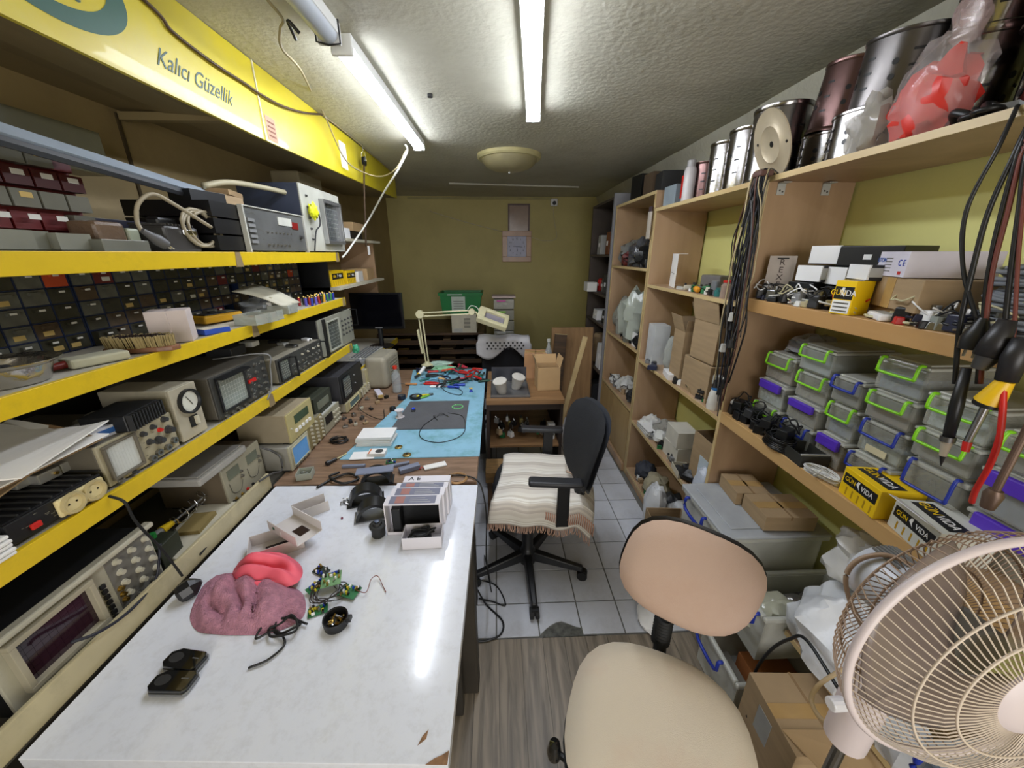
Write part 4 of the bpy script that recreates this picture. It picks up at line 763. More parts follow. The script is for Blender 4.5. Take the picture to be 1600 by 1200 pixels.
for i in range(8): tg.tube(tangle_pts((0, 0, .004), (.055, .045), 6, i, .02), .0012, 5)
o = tg.obj('wire_tangle', mat('dark_wire', '2c2522', .5), loc=on(512, 930), smooth='all'); tag(o, 'tangle of thin dark wires in the heap of circuit boards', 'wire', kind='stuff')
cable('thin_wire', 'thin red-brown wire curling out right of the circuit boards', [on(556, 922, DZ + .01), on(572, 925, DZ + .01), on(580, 905, DZ + .015), on(590, 900, DZ + .01), on(598, 915, DZ + .004), on(603, 925, DZ + .003)], .0011, mat('wire_brown', '7a3c30'))
cable('probe_cable', 'black probe lead lying below the circuit boards', [on(388, 1044, DZ + .004), on(420, 1030, DZ + .005), on(445, 1005, DZ + .006), on(430, 985, DZ + .01), on(400, 998, DZ + .008), on(415, 975, DZ + .012), on(450, 965, DZ + .01), on(480, 975, DZ + .008)], .0028, black)
tag(MB().tube(tangle_pts((0, 0, .006), (.05, .028), 14, 3, .015), .003, 6).obj('cable_knot', blackr, loc=on(445, 985), smooth='all'), 'knotted black cable between the mauve cloth and the black cap', 'cable')
cap = thing('parts_pot', 'black round cap full of small metal bits on the white desk', 'cap', on(526, 975))
MB().lathe([(0, .002), (.026, .002), (.027, .024), (.03, .026), (.031, .022), (.029, 0), (0, 0)], 28).obj('cup', black, cap, smooth=True)
q = MB(); rd = random.Random(4)
for i in range(26): q.cyl((rd.uniform(-.017, .017), rd.uniform(-.017, .017), .004), (rd.uniform(-.017, .017), rd.uniform(-.017, .017), .016), .0025, n=6, k=rd.randrange(3))
tag(q.obj('metal_bits', [brass, steel, dgrey], cap), kind='stuff'); MB().bx((.028, -.008, .012), (.04, .008, .024)).obj('lug', black, cap, bev=.002)
kb = thing('rubber_stopper', 'black waisted rubber knob standing beside the product boxes', 'knob', on(592, 836))
MB().lathe([(0, 0), (.02, 0), (.0225, .004), (.0215, .022), (.0225, .034), (.027, .037), (.027, .043), (.022, .046), (.016, .046), (.014, .053), (.006, .055), (0, .055)], 28).obj('body', mat('matt_black', '1e1f1f', .6), kb, smooth=True); MB().lathe([(.006, .055), (.008, .058), (.0, .0605)], 16).obj('blue_glint_tip', mat('slate_tip', '55607a', .3), kb, smooth=True)
# product boxes with strip labels
lab = mat('box_label_slate', '6f7186', .45); labo = mat('box_label_salmon', 'a06a62', .5); bxw = mat('box_white', 'dad7de', .5, var=.02)
yf1 = on(652, 835).y; zt1 = at(652, 788, y=yf1).z - DZ; ZT = DZ + zt1
ys = [yf1] + [at(652, v, z=ZT).y for v in (773, 760, 751)]
def pbox(label, i, opening=False):
    y0, y1 = ys[i], ys[i + 1] - .002; w, d, h = .185, y1 - y0, zt1 - .003 * i; xc = on(652 + 3 * i, 820).x
    t = thing('product_box', label, 'box', (xc, y0 + d / 2, DZ), 0, 'white product boxes in a row')
    b = MB()
    if opening:
        b.bx((-w / 2, -d / 2, 0), (w / 2, -d / 2 + .002, .012)); b.bx((-w / 2, -d / 2, h - .004), (w / 2, d / 2, h)); b.bx((-w / 2, -d / 2, 0), (-w / 2 + .004, d / 2, h - .004)); b.bx((w / 2 - .004, -d / 2, 0), (w / 2, d / 2, h - .004)); b.bx((-w / 2 + .004, d / 2 - .003, 0), (w / 2 - .004, d / 2, h - .004)); b.bx((-w / 2 + .004, -d / 2, 0), (w / 2 - .004, d / 2, .002))
        MB().bx((-w / 2 + .02, -d / 2 + .008, .002), (-w / 2 + .05, d / 2 - .004, h * .8)).bx((-w / 2 + .05, d / 2 - .012, .002), (w / 2 - .01, d / 2 - .004, h * .8)).obj('dark_contents', black, t, bev=.004)
    else: b.bx((-w / 2, -d / 2, 0), (w / 2, d / 2, h))
    b.obj('box_body', bxw, t, bev=.001)
    MB().bx((-w / 2 + .016, -d / 2 + .004, h), (w / 2 - .016, d / 2 - .004, h + .0006)).obj('strip_label', lab, t); MB().bx((-w / 2 + .035, -d / 2 + .007, h + .0006), (-w / 2 + .065, d / 2 - .007, h + .001)).obj('label_figure', labo, t)
    for k in range(3): MB().bx((-.01, -d / 4 + k * d / 5, h + .0006), (.06 - .01 * k, -d / 4 + k * d / 5 + .0015, h + .001)).obj('printed_line', lgrey, t)
    return t
pb1 = pbox('front white product box, open at the front, with slate label strip on top', 0, True)
pb2 = pbox('second white product box with a label strip, behind the open front one', 1)
pb3 = pbox('third white product box with a label strip, behind two others', 2)
pb4 = thing('product_box', 'rearmost white box with bold black letters beside the coiled ring', 'box', (pb3.location.x + .01, ys[3] + .024, DZ), 0, 'white product boxes in a row')
MB().bx((-.085, -.02, 0), (.085, .02, zt1 - .008)).obj('box_body', bxw, pb4, bev=.001); txt('A E', .03, black, pb4, (-.045, 0, zt1 - .0075), FZ)
yt = on(665, 856).y; tr_ = thing('open_box_tray', 'open white inner tray holding a black power adapter and cable', 'box', (on(664, 840).x, (yt + yf1) / 2 - .003, DZ), R(2))
MB().opentray((0, 0, 0), (.125, yf1 - yt + .004, .045), .0015).obj('tray', bxw, tr_)
ta = thing('power_adapter', 'black power adapter with bundled cable inside the open white tray', 'adapter', (tr_.location.x - .005, tr_.location.y, DZ + .003), R(20))
MB().bx((-.03, -.012, 0), (.03, .03, .034)).obj('body', black, ta, bev=.004); MB().tube(tangle_pts((.0, -.005, .024), (.048, .026), 22, 9, .022), .003, 6).obj('lead', blackr, ta, smooth='all')
for i in range(2): MB().cyl((.02, .01 + .012 * i, .02), (.032, .01 + .012 * i, .02), .002).obj('pin', steel, ta)
# dark camera shells with grey flaps
for lb, c_, ang, fl in (('nearest, with pale rim, beside the product boxes', (585, 805), .28, 1), ('middle, domed and open', (572, 782), .3, 0), ('rear, under a blue-grey flap', (590, 752), .18, 1)):
    p = on(*c_); t = thing('camera_housing', 'hollow black plastic housing on the white desk, ' + lb, 'housing', p, ang, 'hollow black housings'); t.scale = (1.45, 1.3, 1.25)
    b = MB(); n = 14
    vs = []; prof = [(.042 * cos(pi * i / n), .05 * sin(pi * i / n)) for i in range(n + 1)]
    for y in (-.022, .022):
        for k_ in (1, .82): vs += [(x * k_, y, z * k_ + .001) for x, z in prof]
    m_ = n + 1; fs = []
    for i in range(n):
        fs += [(i, i + 1, 2 * m_ + i + 1, 2 * m_ + i), (m_ + i + 1, m_ + i, 3 * m_ + i, 3 * m_ + i + 1), (i + 1, i, m_ + i, m_ + i + 1), (2 * m_ + i, 2 * m_ + i + 1, 3 * m_ + i + 1, 3 * m_ + i)]
    b.add(vs, fs); b.obj('shell', mat('shell_black', '1c1d1e', .3), t, smooth=True); MB().bx((-.046, -.026, 0), (.046, .026, .004)).obj('base', silverp if fl and 'nearest' in lb else black, t)
    if 'rear' in lb: MB().bx((-.05, -.035, .053), (.05, .0, .057)).obj('flap', mat('bluegrey_flap', '7a8298', .5), t)
tag(MB().bx((-.045, -.016, 0), (.045, .016, .022)).obj('plastic_block', mat('bluegrey_flap', '7a8298'), loc=on(640, 735), rot=(0, 0, .5), bev=.003), 'blue-grey moulded block lying diagonally behind the product boxes', 'plastic part')
for i, (c_, a) in enumerate((((553, 730), .05), ((622, 728), .35))):
    tag(MB().bx((-.05, -.008, 0), (.05, .008, .012)).obj('plastic_strip', mat('bluegrey_flap', '7a8298'), loc=on(*c_), rot=(0, 0, a), bev=.002), 'blue-grey plastic strip at the desk joint, %s one' % ('left' if i == 0 else 'right'), 'plastic part')
ws_ = MB(); rd = random.Random(2)
for i in range(14): a = rd.uniform(0, 3); x, y = rd.uniform(-.02, .02), rd.uniform(-.02, .02); ws_.cyl((x, y, .004), (x + .012 * cos(a), y + .012 * sin(a), .008), .003, n=7, k=i % 3)
tag(ws_.obj('screws', [steel, white, dgrey], loc=on(540, 785)), 'small pile of screws left of the black housings', 'screws', kind='stuff')
tag(MB().bx((-.002, -.002, 0), (.004, .003, .006)).obj('red_bead', mat('bead_maroon', '6b2038'), loc=on(534, 811)), 'tiny maroon component lying on the white desk', 'component')
cable('black_lead', 'thick black lead bundled at the joint of the two desks', [on(495, 762, .756), on(520, 748, .758), on(545, 740, .76), on(560, 748, .758), on(535, 755, .76), on(515, 745, .765), on(530, 738, .76)], .005, black)
ring = thing('wire_ring', 'coil of tan wire straddling the desk joint near the aisle', 'wire coil', on(715, 748))
for i in range(3): MB().tube([((.034 + .003 * i) * cos(2 * pi * k / 36), (.034 + .003 * i) * sin(2 * pi * k / 36), .003 + .003 * (i % 2)) for k in range(36)], .0025, 6, closed=True).obj('turn', mat('tan_wire', 'a57f52', .5), ring, smooth='all')
cable('mouse_cable', 'thin black cable running off the desk edge near the tan coil to the floor', [on(702, 742, .756), on(730, 744, .756), on(745, 750, .755), (-.07, 1.31, .72), (-.055, 1.29, .6), (-.06, 1.27, .4), (-.045, 1.3, .22), at(757, 868, z=.01), at(768, 925, z=.006)], .0032, black)
# --- brown part of the second desk
rim = lambda *a: None
def leaf(label, c_, w, d, ang, m_, h=.002, z0=.754, name='leaflet', cat='paper'):
    o = MB().bx((-w / 2, -d / 2, 0), (w / 2, d / 2, h)).obj(name, m_, loc=on(*c_, z0), rot=(0, 0, ang)); return tag(o, label, cat)
bkt = thing('paper_stack', 'stack of white notebooks on the brown desk left of the blue mat', 'notebooks', on(590, 690))
rd = random.Random(3)
for i in range(5): MB().bx((-.085, -.055, .0105 * i), (.085, .055, .0105 * i + .009)).obj('notebook', white if i == 4 else paper, bkt, (rd.uniform(-.006, .006), rd.uniform(-.006, .006), 0), (0, 0, rd.uniform(-.06, .06)))
leaf('white leaflet with grey print in front of the notebook stack', (568, 712), .11, .07, .05, white, .003, .754)
lf = leaf('small grey-silver disc leaflet with orange strip in front of the notebooks', (590, 710), .08, .05, 0.0, paper, .018, .754, 'disc_box', 'box')
MB().bx((-.036, -.025, .018), (-.03, .025, .0185)).obj('orange_strip', mat('orange_strip', 'd2703a'), lf); MB().cyl((.01, 0, .018), (.01, 0, .019), .018, n=24).obj('disc', dsteel, lf); MB().cyl((.01, 0, .019), (.01, 0, .0195), .005).obj('disc_hole', black, lf)
for lb, c_, r_ in (('beside the notebook stack', (623, 700), .018), ('near the white panel card', (636, 712), .02)):
    t = thing('brass_disc', 'small brass coil disc ' + lb, 'coil disc', on(*c_, .7505), 0, 'brass discs'); MB().lathe([(0, .006), (.004, .006), (.004, .01), (r_ * .5, .01), (r_, .007), (r_, 0), (0, 0)], 22).obj('disc', mat('brass_dull', '8a7440', .35, .8), t, smooth=True); MB().cyl((0, 0, .006), (0, 0, .014), .004).obj('hub', black, t)
board('round green circuit board by the blue-grey strips', (611, 722), .045, .032, .2, pcb, 9, .7505)
wp = thing('led_panel', 'white rectangular panel with red and black leads on the brown desk', 'panel', on(680, 729), R(22)); MB().bx((-.05, -.018, .0), (.05, .018, .008)).obj('panel', white, wp, bev=.002); MB().bx((-.042, -.012, .008), (.042, .012, .0085)).obj('inner_face', paper, wp)
MB().tube(spl([(-.05, .0, .004), (-.06, .01, .006), (-.065, .0, .004), (-.075, .012, .004)]), .0018, 5).obj('red_lead', redp, wp)
t = thing('black_cable_coil', 'coil of black cable on the brown desk beside the instruments', 'cable', on(530, 690))
for i in range(6): MB().tube([((.04 + .004 * sin(i * 2)) * cos(2 * pi * k / 28) + .004 * cos(i), (.026 + .004 * cos(i)) * sin(2 * pi * k / 28), .004 + .005 * i * .5 + .003 * sin(k + i)) for k in range(28)], .0026, 5, closed=True).obj('turn', black, t, smooth='all')
sc_ = thing('screwdriver', 'screwdriver with pale shaft pointing at the black cable coil', 'screwdriver', on(515, 725), R(58)); MB().cyl((0, 0, .008), (.035, 0, .008), .008).obj('handle', black, sc_); MB().cyl((.035, 0, .008), (.09, 0, .008), .0025).obj('shaft', mat('pale_shaft', 'c9c190', .4), sc_); MB().cyl((-.014, 0, .008), (0, 0, .008), .012).obj('pommel', black, sc_)
c_ = thing('open_case', 'small open pale grey box with wires by the blue-screen oscilloscope', 'box', on(478, 745), R(12)); MB().opentray((0, 0, 0), (.06, .055, .03), .0025).obj('tray', mat('pale_greenish', 'a8aca0', .5), c_); MB().tube(tangle_pts((0, 0, .012), (.02, .016), 8, 2, .01), .0016, 5).obj('wires', steel, c_, smooth='all')
cc = thing('card_reader', 'white rectangular adapter leaning among parts near the water bottle', 'adapter', on(592, 617, .765), R(-62)); MB().bx((-.06, -.018, 0), (.06, .018, .024)).obj('body', mat('lilac_white', 'd5cfdc', .5), cc, bev=.003); MB().bx((.06, -.016, .002), (.07, .016, .02)).obj('connector', mat('label_ochre', 'b59a5a'), cc)
rd = random.Random(21); nm = [('steel', steel), ('black', black), ('ivory', knobw), ('dull metal', dsteel), ('tan', card)]
for i, (u, v) in enumerate(((540, 668), (548, 660), (556, 664), (566, 655), (572, 662), (553, 650), (580, 640), (565, 640), (538, 655), (590, 630), (574, 625), (604, 622))):
    k = nm[i % 5]; t = thing('electronic_part', 'small %s electronic part among the clutter left of the blue mat, %s' % (k[0], ['first', 'near the coil', 'by the wires', 'mid', 'rightmost low', 'upper', 'by the white adapter', 'central', 'leftmost', 'far', 'farther', 'by the bottle'][i]), 'electronic part', on(u, v), rd.uniform(0, 3), 'small parts beside the blue mat')
    MB().bx((-.014, -.009, 0), (.014, .009, .012 + .006 * (i % 2))).obj('body', k[1], t, bev=.002); MB().cyl((0, 0, .012), (0, 0, .024), .004, n=8).obj('stem', steel, t)
cable('desk_wire', 'thin black wire looping over the clutter left of the blue mat', [on(555, 600, .8), on(566, 618, .79), on(560, 635, .77), on(575, 648, .765), on(598, 655, .76), on(600, 640, .757)], .002, black)
# --- on the mat
zm = .7537
bt = thing('water_bottle', 'clear plastic water bottle with a red cap at the left of the mat', 'bottle', on(621, 612, zm))
k_ = .9
MB().lathe([(0, 0), (.027, 0), (.03, .006), (.03, .05), (.028, .055), (.03, .06), (.03, .1), (.027, .125), (.013, .15), (.0115, .155), (.0115, .17)], 24).obj('body', clear('bottle_clear', 'c7ced2', .35, .08), bt, smooth=True)
MB().lathe([(0, .003), (.0275, .003), (.028, .05), (0, .05)], 20).obj('water', clear('water_clear', 'b9c4c8', .25, .05), bt, smooth=True); MB().cyl((0, 0, .165), (0, 0, .185), .0145, n=18).obj('cap', mat('cap_red', 'd8361f', .4), bt)
for i, (u, v, r_, h_, nm_, lb) in enumerate(((650, 622, .04, .016, 'tape_roll', 'wide low roll of black tape on the mat beside the bottle'), (628, 623, .026, .024, 'tape_roll', 'small upright roll of dark blue tape at the foot of the bottle'))):
    t = thing(nm_, lb, 'tape roll', on(u, v, zm)); MB().lathe([(r_ * .62, 0), (r_, 0), (r_, h_), (r_ * .62, h_), (r_ * .62, 0)], 28).obj('tape', black if i == 0 else mat('dark_blue_tape', '1c2233', .3), t, smooth=True); MB().lathe([(r_ * .56, 0), (r_ * .62, 0), (r_ * .62, h_ * .95), (r_ * .56, h_ * .95), (r_ * .56, 0)], 24).obj('core', grey, t, smooth=True)
sp = thing('solder_spool', 'white plastic solder spool standing on the mat', 'spool', on(625, 652, zm)); MB().lathe([(0, 0), (.026, 0), (.026, .004), (.015, .006), (.015, .034), (.024, .042), (.026, .047), (.02, .047), (.01, .043), (0, .043)], 26).obj('spool', mat('spool_white', 'd8d3d6', .4), sp, smooth=True)
dk_ = thing('cable_clip', 'small black reel behind the white solder spool', 'reel', on(614, 641, zm)); MB().lathe([(0, 0), (.018, 0), (.02, .008), (.018, .02), (.008, .024), (0, .024)], 18).obj('reel', black, dk_, smooth=True); MB().cyl((0, 0, .024), (0, 0, .028), .005).obj('spindle', steel, dk_)
b_ = thing('blue_switch', 'glossy blue oval rocker in black base on the grey mat', 'switch', on(646, 642, zm + .004), R(5)); MB().bx((-.012, -.016, 0), (.012, .012, .01)).obj('base', black, b_, bev=.003); MB().blob((0, .002, .014), (.010, .014, .007), 0, 1).obj('cap', mat('vivid_blue', '2348d8', .3), b_, smooth=True)
gl = thing('spectacles', 'pair of black-framed spectacles on a cord lying on the grey mat', 'glasses', on(685, 650, zm + .004), R(40))
for s_ in (-1, 1): MB().tube([(s_ * .018 + .014 * cos(2 * pi * k / 20), .011 * sin(2 * pi * k / 20), .006) for k in range(20)], .0014, 5, closed=True).obj('rim', black, gl, smooth='all'); MB().tube([(s_ * .032, 0, .006), (s_ * .036, -.05, .004)], .0015).obj('temple', black, gl)
cable('spectacle_cord', 'long thin black cord looped on the blue and grey mats', [on(700, 645, zm + .006), on(722, 650, zm + .006), on(727, 668, zm + .006), on(718, 682, zm + .003), on(690, 691, zm + .003), on(665, 688, zm + .003), on(655, 678, zm + .006), on(662, 665, zm + .006), on(680, 652, zm + .006)], .0018, black)
t = thing('green_ring', 'flat pale green glass ring on the far edge of the grey mat', 'ring', on(715, 636, zm + .004)); MB().lathe([(.028, 0), (.036, 0), (.036, .004), (.028, .004), (.028, 0)], 30).obj('ring', mat('glow_green', '74c07f', .2), t, smooth=True)
for a in (0, 2.1, 4.2): MB().cyl((.032 * cos(a), .032 * sin(a), .004), (.032 * cos(a), .032 * sin(a), .008), .003, n=8).obj('stud', mat('pale_stud', 'c9e8c9'), t)
t = thing('banana_plug', 'tiny blue plug with yellow spread wires standing on the mat', 'connector', on(736, 612, zm)); MB().cyl((0, 0, 0), (0, 0, .018), .013, .007, 10).obj('blue_body', mat('vivid_blue2', '1d3cb0', .35), t)
for i in range(5): MB().cyl((0, 0, .018), (.013 * cos(i * 1.25), .013 * sin(i * 1.25), .026), .0024, n=6).obj('yellow_wire', yelb, t)
def tool(label, cat, c_, ang, L, cols, kind, z0=zm, name=None):
    t = thing(name or kind, label, cat, on(*c_, z0), ang)
    if kind == 'pliers':
        for s_ in (-1, 1): MB().tube(spl([(0, 0, .008), (L * .25, s_ * .012, .008), (L * .6, s_ * .02, .008), (L * .8, s_ * .014, .008)], 5), [.004] * 3 + [.0062] * 13, 8).obj('handle', cols[0] if s_ < 0 else cols[-1], t, smooth='all')
        MB().box((-L * .1, 0, .008), (L * .24, .016, .009), tp=.8).obj('jaws', dsteel, t, bev=.002); MB().cyl((0, 0, .002), (0, 0, .0145), .007).obj('pivot', steel, t)
    else:
        MB().lathe([(0, 0), (.006, 0), (.0095, .01), (.0075, .04), (.0095, .07), (.007, .085), (0, .085)], 12).obj('handle', cols[0], t, (0, 0, .0095), (0, R(90), 0), smooth=True); MB().cyl((.085, 0, .0095), (L, 0, .0095), .0025, n=8).obj('shaft', steel if len(cols) < 2 else cols[1], t)
    return t
tool('pliers with red handles lying open across the mat', 'pliers', (690, 601), R(172), .16, (redp,), 'pliers')
tool('red-handled screwdriver in the tool heap at the far end of the mat', 'screwdriver', (668, 583), R(10), .15, (redp,), 'screwdriver', zm + .02)
tool('orange-red screwdriver above the heap pointing right', 'screwdriver', (690, 581), R(28), .16, (mat('orange_red', 'd34a26', .4),), 'screwdriver', zm + .025)
tool('blue-handled screwdriver lying on the mat beside the black tape loop', 'screwdriver', (727, 603), R(178), .15, (bluep,), 'screwdriver')
tool('second blue-handled screwdriver just under the first', 'screwdriver', (718, 607), R(170), .12, (bluep,), 'screwdriver')
tool('white-handled cutter lying before the tool heap', 'cutter', (672, 606), R(0), .13, (white, redp), 'screwdriver', name='cutter')
tool('yellow and green pliers beside the black tape roll', 'pliers', (672, 618), R(215), .11, (mat('pliers_yellow', 'd9c41d', .4), mat('pliers_green', '7fbf3f', .4)), 'pliers')
tool('wooden-handled file lying left of the heap', 'file', (652, 602), R(175), .12, (mat('wood_handle', 'b88152', .5),), 'screwdriver', name='file')
tool('pale wooden stick tool in the middle of the heap', 'tool', (698, 595), R(150), .1, (mat('wood_handle2', 'd8b27c', .5),), 'screwdriver', zm + .015, 'scriber')
t = thing('glue_tube', 'white and yellow glue tube leaning on the heap', 'tube', on(655, 584, zm + .02), rot=(0, R(-35), R(52))); MB().cyl((0, 0, 0), (.07, 0, 0), .012, .014).obj('tube', white, t, smooth=True); MB().cyl((-.02, 0, 0), (0, 0, 0), .013).obj('yellow_band', yelb, t, smooth=True); MB().cyl((-.045, 0, 0), (-.02, 0, 0), .010).obj('cap', clear('cap_clear', '888888', .7), t, smooth=True)
for lb, c_, m_, h_, rx in (('green sheet of cloth draped on the tool heap', (695, 578), mat('cloth_green', '8cc19a', .7), .03, 2), ('pale mint cloth lying at the back of the tool heap', (688, 570), mat('cloth_mint', 'b9d6c6', .7), .03, 4)):
    tag(MB().blob((0, 0, .012), (.09, .05, .018), .5, rx, flat=.6).obj('work_cloth', m_, loc=on(*c_, zm + (.012 if 'green' in lb else .0)), smooth=True), lb, 'cloth')
rd = random.Random(31); tc_ = [('red', redp), ('dark green', mat('dkgreen', '1e4a38', .4)), ('black', black), ('red', redp), ('pink', mat('pinkred', 'c43a4c', .4)), ('black', black), ('teal', mat('teal', '2a6f6a', .4))]
for i in range(26):
    u, v = rd.uniform(712, 754), rd.uniform(574, 598); n_, m_ = tc_[i % 7]
    tool('%s-handled hand tool heaped at the far right mat corner, %s' % (n_, ['top', 'front', 'rear', 'left', 'right', 'middle', 'lowest', 'upper left', 'upper right', 'front left', 'front right', 'rear left', 'rear right', 'deepest', 'edge', 'outer', 'short', 'long', 'slanting', 'upside-down', 'half-buried', 'nearest', 'farthest', 'crooked', 'thin', 'thick'][i]), 'tool', (u, v), rd.uniform(0, 6.28), rd.uniform(.09, .14), (m_,), 'screwdriver' if i % 3 else 'pliers', zm + .008 * (i % 4), 'hand_tool')['group'] = 'hand tools heaped at the mat corner'
for i in range(18):
    u, v = rd.uniform(645, 712), rd.uniform(576, 601); n_, m_ = [('black', black), ('dark grey', dgrey), ('teal', mat('teal', '2a6f6a')), ('navy', mat('navy_tool', '232a44', .4)), ('light blue', mat('ltblue', '6fa9c9', .4))][i % 5]
    tool('%s tool in the heap left of the red pliers, %s' % (n_, ['foremost', 'behind', 'flat', 'crossed', 'upturned', 'lowest', 'leftmost', 'half hidden', 'top', 'slim', 'stubby', 'bent', 'rear', 'upright', 'nearest', 'farthest', 'inner', 'outer'][i]), 'tool', (u, v), rd.uniform(0, 6.28), rd.uniform(.08, .13), (m_,), 'pliers' if i % 3 == 0 else 'screwdriver', zm + .007 * (i % 4), 'hand_tool')['group'] = 'hand tools heaped at the mat corner'
cable('black_loop', 'loop of black cable beside the blue screwdrivers', [on(684, 590, zm + .03), on(690, 605, zm + .006), on(700, 613, zm + .004), on(718, 617, zm + .004), on(722, 611, zm + .004), on(708, 604, zm + .01)], .0022, black)
# --- magnifier lamp with parallel arms
lp = thing('desk_lamp', 'cream jointed magnifier lamp reaching over the far end of the bench', 'desk lamp', on(668, 572, .7537)); lc_ = mat('lamp_cream', 'cfc9a4', .35)
b0 = lp.location; yy = b0.y
j1 = at(656, 491, y=yy) - b0; j2 = at(737, 487, y=yy) - b0; s0 = Vector((0, 0, .03))
MB().lathe([(0, 0), (.05, 0), (.05, .015), (.02, .03), (.015, .04), (0, .04)], 22).obj('base', lc_, lp, smooth=True)
for k in (-1, 1):
    MB().cyl(s0 + Vector((k * .012, 0, 0)), j1 + Vector((k * .014, 0, 0)), .006, n=8).obj('lower_arm', lc_, lp)
    MB().cyl(j1 + Vector((0, 0, k * .014 - .004)), j2 + Vector((0, 0, k * .014 - .004)), .006, n=8).obj('upper_arm', lc_, lp)
MB().cyl(j1 + Vector((0, -.02, 0)), j1 + Vector((0, .02, 0)), .032, n=20).obj('joint', lc_, lp, bev=.003); MB().cyl(j2 + Vector((0, -.018, 0)), j2 + Vector((0, .018, 0)), .026, n=20).obj('joint', lc_, lp, bev=.003)
MB().box(s0.lerp(j1, .45) + Vector((-.03, 0, 0)), (.016, .05, .2), M=Matrix.Rotation(-.12, 4, 'Y')).obj('ballast', lc_, lp, bev=.006)
h0 = at(750, 498, y=yy) - b0; MB().tube([j2, j2 + Vector((.035, 0, -.005)), h0], .008, 8).obj('neck', lc_, lp, smooth='all')
hd = MB(); hd.box((0, 0, 0), (.25, .04, .05)); hd.box((0, .13, 0), (.25, .04, .05)); hd.box((-.1, .065, 0), (.06, .13, .055)); hd.box((.11, .065, 0), (.035, .13, .05))
hc = h0 + Vector((.095, -.05, -.03)); hd.obj('shade_frame', lc_, lp, hc, (R(28), R(20), 0), bev=.008); MB().box((0, .065, 0), (.18, .095, .006)).obj('magnifier_glass', clear('magnifier', 'a9a3b0', .6, .05), lp, hc, (R(28), R(20), 0))
cable('lamp_flex', 'white flex looping at the upper joint of the magnifier lamp', [b0 + j2 + Vector((-.03, -.02, .02)), b0 + j2 + Vector((0, -.02, .05)), b0 + j2 + Vector((.05, -.02, .03)), b0 + h0 + Vector((0, -.01, .015))], .003, wcab)
# ================================================================ BACK OF THE ROOM
darkw = wood('dark_stained_wood', '3a2a1c', '574029', (1, 9, 9), .5, 4)
dr = thing('drawer_chest', 'old dark wooden tray chest against the back, holding the green crate', 'chest', (-.72, 4.5, 0))
MB().bx((-.62, -.35, 0), (-.59, .6, .80)).bx((.54, -.35, 0), (.57, .6, .80)).obj('side_panel', darkw, dr); MB().bx((-.59, -.33, .775), (.54, .6, .80)).obj('top_board', darkw, dr)
for j in range(6):
    z = .12 + j * .11; b = MB(); b.bx((-.585, -.35, z), (.535, -.335, z + .05)); b.bx((-.585, -.335, z), (.535, .5, z + .006)); b.obj('tray_drawer', darkw, dr)
rd = random.Random(6)
for j in range(3):
    for i in range(4): MB().box((-.4 + .26 * i, -.1, .12 + (5 - j) * .11 + .02), (rd.uniform(.08, .2), .2, .03), rz=rd.uniform(-.3, .3)).obj('parts_tray', [brass, darkw, card, dsteel][i], dr)
pc = thing('computer_case', 'beige vented computer unit under the green crate', 'computer', (-.37, 4.32, .80)); MB().bx((-.14, -.15, 0), (.14, .2, .21)).obj('case', cream, pc, bev=.004)
for i in range(8): MB().bx((.0, -.153, .06 + i * .014), (.07, -.15, .066 + i * .014)).obj('vent_slot', print_m, pc)
MB().bx((-.12, -.156, .01), (-.02, -.15, .05)).obj('badge_plate', lgrey, pc)
gc = thing('green_crate', 'green plastic crate with white paper label on top of the beige unit', 'crate', (-.4, 4.36, 1.01)); gcm = mat('crate_green', '14783a', .45, var=.08)
W2, D2, H2 = .235, .17, .23
def taper(z0, z1, k0, k1, t, m_, nm):
    b = MB(); vo = []
    for z, k in ((z0, k0), (z1, k1)): vo += [(-W2 * k, -D2 * k, z), (W2 * k, -D2 * k, z), (W2 * k, D2 * k, z), (-W2 * k, D2 * k, z)]
    for z, k in ((z0, k0), (z1, k1)): vo += [(-W2 * k + t, -D2 * k + t, z), (W2 * k - t, -D2 * k + t, z), (W2 * k - t, D2 * k - t, z), (-W2 * k + t, D2 * k - t, z)]
    fs = [(i, (i + 1) % 4, 4 + (i + 1) % 4, 4 + i) for i in range(4)] + [(8 + (i + 1) % 4, 8 + i, 12 + i, 12 + (i + 1) % 4) for i in range(4)] + [(4 + i, 4 + (i + 1) % 4, 12 + (i + 1) % 4, 12 + i) for i in range(4)] + [(3, 2, 1, 0), (8, 9, 10, 11)]
    return b.add(vo, fs).obj(nm, m_, gc)
taper(0, H2, .88, .98, .008, gcm, 'crate_body'); taper(H2 - .03, H2, 1.03, 1.04, .012, gcm, 'rim')
MB().bx((-.10, -D2 - .001, .03), (.05, -D2 + .006, .19)).obj('paper_label', mat('label_dirty', 'b9c4b8', .8), gc)
for i in range(4): MB().bx((-.08, -D2 - .0025, .06 + .025 * i), (.03, -D2 - .001, .066 + .025 * i)).obj('printed_line', print_m, gc)
MB().bx((-.14, -D2 - .006, H2 - .022), (.02, -D2 - .001, H2 - .006)).obj('rim_tape', white, gc)
tw = thing('drawer_tower', 'narrow tower of clear stacked boxes with lime and pink handles at the back', 'plastic tower', (.08, 4.3, .7))
for i in range(4): MB().bx((-.115, -.12, .12 * i), (.115, .14, .12 * i + .11)).obj('box', clear('tower_clear%d' % i, 'a09f92', .8), tw, bev=.006); MB().bx((-.08, -.13, .12 * i + .085), (.02, -.118, .12 * i + .1)).obj('handle', [lgrey, lgrey, lime, mat('pink_handle', 'cc4aa0', .4)][i], tw)
MB().bx((-.13, -.1, .48), (.13, .13, .5)).obj('top_tray', mat('paper_pink', 'cdb9b4'), tw); MB().bx((-.12, -.1, 0), (.12, .12, .001)).obj('stand_base', black, tw)
